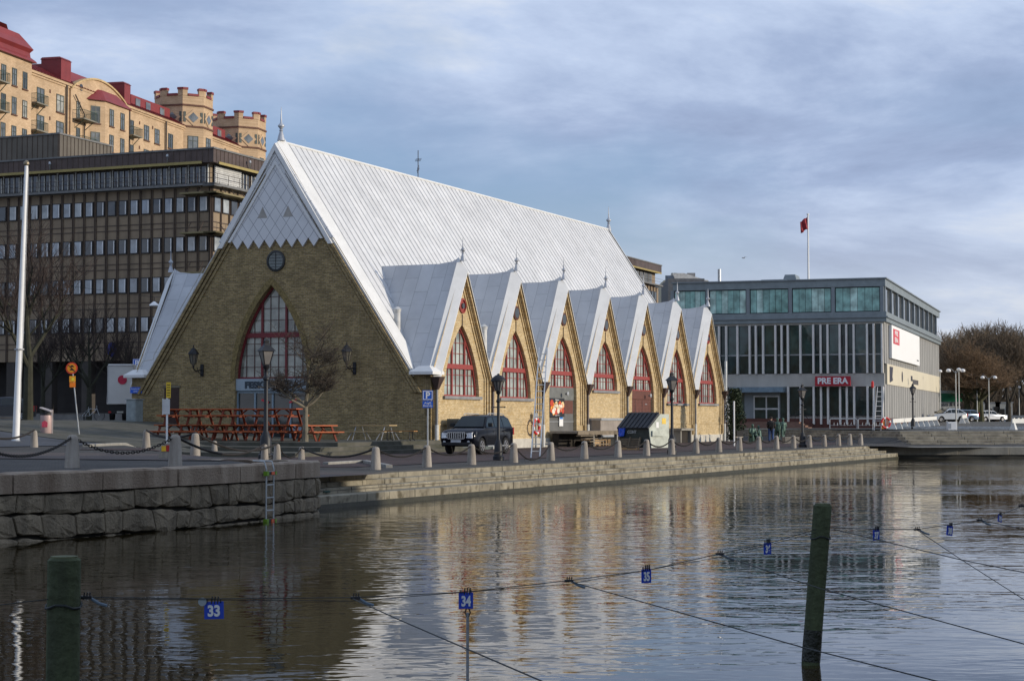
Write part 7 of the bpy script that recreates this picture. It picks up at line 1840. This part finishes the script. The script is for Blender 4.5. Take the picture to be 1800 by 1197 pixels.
for u, lab in ((1741, 'white box trailer with dark windows under the wood'), (1763, 'pale portable toilet group under the wood')):
    p = atD(u, 256); r = empty('site_hut', p, 0, lab, 'hut'); MB().box(-1.1, 1.3, 0, 2, .2, 2.6).build('wall', mat('hut_white', (.45, .47, .47), .6, 0, .1), r); MB().box(-1.2, 1.4, -.1, 2.1, 2.6, 2.75).build('roof', M['sheet'], r); MB().box(-.8, .2, -.03, 0, .9, 1.8).box(.4, 1.1, -.03, 0, .3, 2.1).build('opening', M['black'], r)
# traffic sign and cone near the hall side of the plaza
p = atD(1551, 136); r = empty('warning_marker', p, 0, 'small orange-white striped marker at the building corner', 'marker'); MB().box(-.12, .12, -.03, .03, .1, .7).build('board', mat('marker_orange', (.7, .25, .05), .5), r); MB().box(-.2, .2, -.15, .15, 0, .1).build('foot', M['black'], r)
# ------------------------------------------------------------ people and statues
def figure(name, pose, mats, label, cat, loc, rz, h=1.75, clothed=True, group=None):
    r = empty(name, loc, rz, label, cat, group); k = h/1.75
    if pose in ('stand', 'hands', 'step'):
        J = dict(pel=(0, 0, .95), ch=(0, 0, 1.22), nk=(0, -.01, 1.46), hd=(0, -.03, 1.56), tp=(0, -.02, 1.74),
                 sl=(-.17, 0, 1.41), el=(-.25, .02, 1.14), wl=(-.22, -.14, .93), sr=(.17, 0, 1.41), er=(.26, .03, 1.14), wr=(.20, -.15, .95),
                 hl=(-.10, 0, .92), kl=(-.11, -.03, .50), al=(-.12, .02, .08), fl=(-.13, -.14, .04), hr=(.10, 0, .92), kr=(.12, -.02, .50), ar=(.13, .03, .08), fr=(.14, -.13, .04))
        if pose == 'hands': J.update(el=(-.27, -.05, 1.15), wl=(-.12, -.24, 1.18), er=(.27, -.05, 1.15), wr=(.12, -.24, 1.16))
        if pose == 'step': J.update(kl=(-.10, -.14, .52), al=(-.11, -.12, .08), fl=(-.11, -.28, .04), kr=(.11, .06, .50), ar=(.11, .20, .10), fr=(.11, .06, .04), wr=(.34, .10, .95))
    else:
        J = dict(pel=(0, 0, .48), ch=(0, -.04, .78), nk=(0, -.08, 1.0), hd=(0, -.12, 1.10), tp=(0, -.12, 1.28),
                 sl=(-.17, -.06, .95), el=(-.26, -.12, .70), wl=(-.16, -.34, .62), sr=(.17, -.06, .95), er=(.26, -.12, .70), wr=(.16, -.34, .62),
                 hl=(-.10, 0, .46), kl=(-.16, -.44, .50), al=(-.16, -.44, .08), fl=(-.17, -.60, .04), hr=(.10, 0, .46), kr=(.16, -.44, .50), ar=(.16, -.42, .08), fr=(.17, -.58, .04))
    rad = dict(pel=.15, ch=.155, nk=.058, hd=.095, tp=.075, sl=.072, el=.048, wl=.036, sr=.072, er=.048, wr=.036, hl=.10, kl=.065, al=.048, fl=.038, hr=.10, kr=.065, ar=.048, fr=.038)
    if clothed: 
        for q in ('pel', 'ch', 'sl', 'sr', 'el', 'er', 'hl', 'hr', 'kl', 'kr', 'al', 'ar'): rad[q] *= 1.16
    E = [('pel', 'ch'), ('ch', 'nk'), ('nk', 'hd'), ('hd', 'tp'), ('ch', 'sl'), ('sl', 'el'), ('el', 'wl'), ('ch', 'sr'), ('sr', 'er'), ('er', 'wr'), ('pel', 'hl'), ('hl', 'kl'), ('kl', 'al'), ('al', 'fl'), ('pel', 'hr'), ('hr', 'kr'), ('kr', 'ar'), ('ar', 'fr')]
    names = list(J); 
    # hands: palm, four fingers and a thumb
    for s, w, e in (('l', 'wl', 'el'), ('r', 'wr', 'er')):
        d = (Vector(J[w])-Vector(J[e])).normalized(); sgn = -1 if s == 'l' else 1; sd = Vector((sgn*.3, -1, 0)).normalized()
        J['p'+s] = tuple(Vector(J[w])+d*.06); rad['p'+s] = .036; names.append('p'+s); E.append((w, 'p'+s))
        for j in range(4):
            f = 'f%d%s' % (j, s); J[f] = tuple(Vector(J['p'+s]) + d*(.085-.008*abs(j-1.3)) + sd*(.018*(j-1.5))+Vector((0, 0, -.01))); rad[f] = .009; names.append(f); E.append(('p'+s, f))
        J['t'+s] = tuple(Vector(J[w])+d*.07+sd*.055); rad['t'+s] = .010; names.append('t'+s); E.append(('p'+s, 't'+s))
    me = bpy.data.meshes.new('body'); me.from_pydata([Vector(J[n_])*k for n_ in names], [(names.index(a), names.index(b)) for a, b in E], [])
    o = bpy.data.objects.new('body', me); C.objects.link(o); o.parent = r
    sk = o.modifiers.new('skin', 'SKIN'); sk.use_smooth_shade = True; su = o.modifiers.new('sub', 'SUBSURF'); su.levels = 1; su.render_levels = 2
    if not me.skin_vertices: 
        bpy.context.view_layer.objects.active = o
    lay = me.skin_vertices[0].data if me.skin_vertices else None
    if lay:
        for i, n_ in enumerate(names): lay[i].radius = (rad[n_]*k, rad[n_]*k*(.8 if n_ in ('ch', 'pel') else 1)); lay[i].use_root = (n_ == 'pel')
    me.materials.append(mats['skin'])
    # face and clothing pieces
    hd = Vector(J['hd'])*k; 
    fm = MB().lathe([(.01, -.02), (.02, 0), (.012, .03)], (hd.x, hd.y-.105*k, hd.z+.02), 6); fm.box(hd.x-.03, hd.x+.03, hd.y-.10*k, hd.y-.085*k, hd.z-.045, hd.z-.035)
    fm.build('nose_and_mouth', mats['skin'], r)
    MB().lathe([(.10*k, .02), (.108*k, .07), (.09*k, .14), (.03*k, .185)], (hd.x, hd.y+.015, hd.z+.02*k), 12).build('hair', mats['hair'], r, smooth=True)
    def garment(name, keys, grow, m, cap=None):
        mb = MB()
        for a, b in keys: mb.tube([Vector(J[a])*k, (Vector(J[a])+Vector(J[b]))*k/2, Vector(J[b])*k], [rad[a]*k*grow, (rad[a]+rad[b])/2*k*grow*1.02, rad[b]*k*grow], 12)
        mb.build(name, m, r, smooth=True)
    if mats.get('coat'):
        cz = Vector(J['pel'])*k; chs = Vector(J['ch'])*k; nk = Vector(J['nk'])*k; mb = MB()
        prof = [(.17, -.16), (.185, -.05), (.175, .10), (.195, .30), (.20, .42), (.15, .49), (.075, .53)] if pose in ('stand', 'hands', 'step') else [(.19, -.06), (.19, .05), (.185, .20), (.20, .38), (.16, .48), (.08, .54)]
        n = 14; vs = []
        for pr_, pz_ in prof:
            sh = (chs.xy-cz.xy)*min(1, max(0, pz_/.35))
            for q in range(n): a = 2*math.pi*q/n; vs.append((cz.x+sh.x+pr_*1.12*math.cos(a)*k, cz.y+sh.y+pr_*.78*math.sin(a)*k, cz.z+pz_*k))
        mb.add(vs, [(i*n+q, i*n+(q+1) % n, (i+1)*n+(q+1) % n, (i+1)*n+q) for i in range(len(prof)-1) for q in range(n)] + [tuple(range(n-1, -1, -1))]); mb.build('jacket', mats['coat'], r, smooth=True)
        garment('sleeves', [('sl', 'el'), ('el', 'wl'), ('sr', 'er'), ('er', 'wr')], 1.14, mats['coat'])
        garment('trousers', [('hl', 'kl'), ('kl', 'al'), ('hr', 'kr'), ('kr', 'ar')], 1.12, mats['legs'])
        garment('shoes', [('al', 'fl'), ('ar', 'fr')], 1.15, mats['shoe'])
    return r
bz = mat('verdigris_bronze', (0.065, 0.115, 0.095), .5, .4, .35, 9, .3, 20)
ST = dict(skin=bz, hair=bz, coat=bz, legs=bz, shoe=bz)
def put(u, D): p = atD(u, D); return p
figure('bronze_statue', 'hands', ST, 'green bronze statue standing left, hands before the chest', 'statue', put(1366, 133), R(170), 1.72, group='green bronze statues on the quay')
figure('bronze_statue', 'step', ST, 'green bronze statue standing furthest right in mid-step', 'statue', put(1376, 132), R(200), 1.72, group='green bronze statues on the quay')
figure('bronze_statue', 'sit', ST, 'green bronze statue of a seated person at the left', 'statue', put(1321, 130), R(20), 1.75, group='green bronze statues on the quay')
figure('bronze_statue', 'sit', ST, 'smaller seated green bronze statue turned away, right of the first seated one', 'statue', put(1335, 131), R(250), 1.6, group='green bronze statues on the quay')
for u, lab in ((1321, 'bronze stool under the left seated statue'), (1335, 'bronze stool under the right seated statue')):
    p = put(u, 130 if u == 1321 else 131); r = empty('bronze_stool', p, 0, lab, 'stool'); MB().box(-.2, .2, -.1, .3, 0, .38).build('block', bz, r, bevel=.03); MB().box(-.3, .3, -.5, .35, 0, .05).build('plate', bz, r)
sk_ = mat('skin', (.42, .25, .18), .6); blk = mat('black_jacket_cloth', (.018, .018, .022), .85); jn = mat('blue_jeans', (.05, .09, .20), .85); sh_ = mat('dark_shoes', (.02, .018, .016), .6)
pr = figure('person', 'stand', dict(skin=sk_, hair=mat('dark_hair', (.02, .015, .012), .8), coat=blk, legs=jn, shoe=sh_), 'person in black jacket, backpack and blue jeans beside the green statues', 'person', put(1355, 131), R(175), 1.82)
MB().box(-.17, .17, .12, .32, 1.02, 1.42).build('backpack', mat('backpack_black', (.015, .015, .015), .8), pr, bevel=.05)
# pram / bags near the far corner of the hall
p = put(1297, 124); r = empty('cafe_chair', p, R(200), 'low dark chair with cream cushion near the white post', 'chair')
MB().box(-.25, .25, -.25, .25, .38, .46).build('seat', mat('cream_cushion', (.5, .45, .35), .8), r); MB().box(-.25, .25, .22, .28, .46, .85).build('backrest', M['black'], r)
for a in (-1, 1):
    for b in (-1, 1): MB().box(a*.22-.02, a*.22+.02, b*.22-.02, b*.22+.02, 0, .38).build('leg', M['black'], r)
# gull
p = atY(1307, 454, 180); g = MB()
g.tube([(-.25, 0, 0), (0, 0, .02), (.25, .05, 0)], [.02, .07, .03], 6)
r = empty('gull', p, R(20), 'small gull gliding over the modern building', 'bird'); r.scale = (.65, .65, .65); g.build('body', mat('gull_grey', (.3, .3, .3), .8), r)
for s in (-1, 1): MB().hexa([(-.08, 0, 0), (.10, 0, 0), (.14, s*.45, .16), (0.0, s*.45, .16), (-.08, 0, .02), (.10, 0, .02), (.14, s*.45, .175), (0.0, s*.45, .175)]).hexa([(0, s*.45, .16), (.14, s*.45, .16), (.22, s*.95, .08), (.18, s*.95, .08), (0, s*.45, .175), (.14, s*.45, .175), (.22, s*.95, .09), (.18, s*.95, .09)]).build('wing', mat('gull_grey', (0, 0, 0)), r)
# ------------------------------------------------------------ mooring posts, wires and berth numbers
m_post = mat('green_mossy_timber', (0.055, 0.070, 0.032), .9, 0, .45, 4, .8, 18, dirt=(0.02, 0.022, 0.015), streak=True)
def mooring(ut, vt, ub, vb, D, rad, label):
    a = atY(ub, vb, D); b = atY(ut, vt, D); a.z = min(a.z, -.78); r = empty('mooring_post', (a.x, a.y, -0.78), 0, label, 'mooring post')
    d = Vector((b.x-a.x, 0, b.z+.78)); n = 8; pts = [Vector((-d.x*.3, 0, -.8))] + [d*(i/n) for i in range(n+1)]
    pts[0] = -d*0.4
    mb = MB(); mb.tube(pts + [d+Vector((0, 0, .015))], [rad*1.05]*(len(pts)) + [rad*.88], 18); o = mb.build('timber', m_post, r, smooth=True)
    MB().lathe([(rad*.86, 0), (rad*.86, .012)], (d.x, 0, d.z+.012), 16).build('end_grain', mat('end_grain', (.09, .10, .05), .9, 0, .4, 20), r)
    MB().tube([d*.02, d*.10, d*.22], [rad*1.07, rad*1.085, rad*1.06], 18).build('wet_weed_band', mat('wet_weed', (0.012, 0.014, 0.008), .35, 0, .5, 12, .8, 30), r, smooth=True)
    MB().tube([d*.80+Vector((math.cos(t_)*rad*1.12, math.sin(t_)*rad*1.12, .015*math.sin(3*t_))) for t_ in [i*.5 for i in range(14)]], .008, 5).build('wire_turn', mat('dark_wire', (.03, .035, .035), .6, .4), r)
    return b, d
b1, _ = mooring(113, 984, 110, 1175, 11.4, .098, 'thick green mooring post rising from the water, bottom left')
b2, _ = mooring(1446, 889, 1425, 1172, 17.2, .083, 'slimmer leaning green mooring post, bottom right')
m_w = mat('dark_wire', (0, 0, 0)); m_num = mat('berth_blue', (0.008, 0.045, 0.38), .5, 0, .12, 8)
def wire(name, pts, rad, label, sag=0.0):
    base = Vector(pts[0]); P = []
    for a, b in zip(pts, pts[1:]):
        a, b = Vector(a), Vector(b); n = 8
        for i in range(n): t = i/n; P.append(a.lerp(b, t)-base-Vector((0, 0, sag*4*t*(1-t))))
    P.append(Vector(pts[-1])-base)
    o = MB().tube(P, rad, 5).build('wire', m_w, None, smooth=True, loc=base); tag(o, label, 'wire', 'mooring wires over the water'); return o
def Yl(u, ua=113, ub=1446): t = (u-ua)/(ub-ua); return 1/((1-t)/11.4 + t/17.2)     # depth along the line of posts
def W3(u, v, D=None): return atY(u, v, D or Yl(u))
main_l = [W3(134, 1049), W3(375, 1052), W3(620, 1050), W3(820, 1040), W3(1000, 1020), W3(1137, 1002), W3(1265, 973), W3(1350, 955), W3(1435, 930)]
wire('wire', main_l, .0035, 'long mooring wire carrying berth numbers 33 to 36 between the two posts')
wire('wire', [W3(150, 1052), W3(620, 1056), W3(1000, 1026), W3(1265, 979), W3(1435, 936)], .0025, 'second thinner wire just below the number wire')
wire('wire', [W3(84, 1053), W3(40, 1058), W3(-40, 1068)], .0035, 'short wire leaving the picture left of the thick post')
D3 = {1460: 17.2, 1540: 18.2, 1612: 19.4, 1670: 20.6, 1735: 21.8, 1800: 23.0, 1840: 24}
wire('wire', [atY(1458, 927, 17.2), atY(1540, 930, 18.2), atY(1612, 930, 19.4), atY(1670, 922, 20.6), atY(1735, 914, 21.8), atY(1800, 888, 23), atY(1850, 868, 24)], .0045, 'mooring wire from the leaning post up to the right picture edge')
wire('wire', [W3(620, 1052), atY(700, 1088, 11.5), atY(1000, 1197+20, 8.0)], .004, 'slanting wire running down from left of berth number 34')
wire('wire', [W3(1000, 1021), atY(1410, 1137, 11.2), atY(1700, 1210, 9.0)], .004, 'slanting wire from right of berth 34 toward the bottom edge')
wire('wire', [W3(1265, 975), atY(1442, 1034, 14.0), atY(1850, 1145, 11.5)], .004, 'slanting wire crossing in front of the leaning post')
wire('wire', [atY(1466, 930, 17.0), atY(1691, 984, 15.5), atY(1850, 1016, 14.5)], .004, 'wire from the leaning post slanting to the right edge')
wire('wire', [atY(1612, 931, 19.4), atY(1691, 984, 18.0), atY(1850, 1085, 16.0)], .004, 'steeper wire crossing another one near the right edge')
wire('wire', [atY(1722, 914, 21.6), atY(1850, 940, 20.5)], .0045, 'short wire by berth 38 toward the right edge')
o = MB().tube([(0, 0, 0), (0, 0, -1.0)], .011, 6).build('rope', mat('pale_rope', (.22, .23, .24), .8, 0, .3, 40), None, loc=atY(822, 1076, Yl(822))); tag(o, 'pale vertical rope hanging from berth number 34 into the water', 'rope')
MB_ = MB().tube([(0, 0, .08), (-.02, 0, .02), (0, 0, -.03), (.02, 0, .02), (0, 0, .08)], .006, 5).build('rope_loop', M['chain'], o, loc=(0, 0, -.02))
def clamp(p, lab, s=1.0):
    r = empty('wire_clamp', p, 0, lab, 'wire clamp', 'wire clamps'); m = MB()
    for k in (-1, 0, 1): m.bar((k*.018*s, 0, -.015*s), (k*.018*s+.006, 0, .030*s), .008*s)
    m.box(-.035*s, .035*s, -.012, .012, -.012*s, .008*s); m.build('clamp', M['iron'], r); 
    MB().tube([(.03*s, 0, -.01), (.08*s, 0, -.04*s), (.13*s, 0, -.055*s)], .010*s, 6).build('sleeve', mat('blue_grey_sleeve', (.10, .14, .18), .6), r)
for u, v, D, lab in ((625, 1050, None, 'wire clamp between berth numbers 33 and 34'), (1000, 1020, None, 'wire clamp between berth numbers 34 and 35'), (1265, 973, None, 'wire clamp between berth numbers 35 and 36'), (1612, 930, 19.4, 'wire clamp between berth numbers 37 and 38'), (1722, 914, 21.6, 'wire clamp left of the rightmost blue number plate'), (1795, 889, 22.9, 'wire clamp at the right picture edge'), (152, 1049, None, 'wire clamp right beside the thick mooring post')):
    clamp(W3(u, v, D), lab)
def plate(u, v0, v1, w_px, num, D, yaw, lab, tilt=0.0):
    D = D or Yl(u); a = atY(u, v0, D); r = empty('berth_number', a, R(yaw), lab, 'number plate', 'blue berth number plates'); h = (v1-v0)/F*D; w = w_px/F*D/max(.3, math.cos(R(yaw)))
    p_ = MB().box(-w/2, w/2, -.004, .004, -h, 0).build('plate', m_num, r); p_.rotation_euler = (0, R(tilt), 0)
    text(num, h*.86, mat('number_white', (.62, .64, .62), .6, 0, .08), p_, (0, -.006, -h*.56), (R(90), 0, 0), .001, off=.004, sx=min(1.0, w/h*.78) if len(num) > 1 else .8)
    cl_ = MB()
    for k in (-.35, .35): cl_.bar((k*w, 0, -.01), (k*w, 0, .02), .008)
    for k in range(3): cl_.bar((-.12*w+.02*k, 0, -.015), (-.12*w+.02*k+.006, 0, .035), .009)
    cl_.build('clips', M['iron'], r); return r
r = plate(376, 1057, 1087, 34, '33', None, 0, 'blue number plate 33 with a grey tag on the wire', -1.5)
MB().lathe([(.028, -.003), (.028, .003)], (-.075, -.012, .0), 14, 'y').build('grey_tag', mat('tag_grey', (.28, .33, .35), .5), r)
plate(819, 1041, 1069, 25, '34', None, 10, 'blue number plate 34 above the pale hanging rope')
plate(1136, 1000, 1024, 17, '35', None, 35, 'blue number plate 35 on the wire left of the leaning post')
plate(1349, 954, 974, 14, '36', None, 40, 'blue number plate 36 just left of the leaning post')
plate(1540, 931, 949, 12, '37', 18.2, 30, 'blue number plate 37 right of the leaning post')
plate(1670, 924, 941, 12, '38', 20.6, 35, 'tilted blue number plate 38 on the right wire', 8)
plate(1758, 905, 917, 9, '39', 22.2, 50, 'small edge-on blue number plate nearest the right edge', 12)
# green rope on the steps by the quay corner
p = Vector((*xy(-40.2, -16.8), -.42)); rnd = random.Random(3); rp = MB().tube([(-.55, .9, .42), (-.3, .5, .25), (-.1, .15, .08), (0, 0, .03)] + [(.15*math.cos(k*.7)+.1, .15*math.sin(k*.7), .03+.02*rnd.random()) for k in range(24)], .022, 5).build('mooring_rope', mat('green_rope', (.03, .07, .06), .9, 0, .3, 30), None, loc=p); tag(rp, 'dark green mooring rope coiled on the stone steps by the quay corner', 'rope')
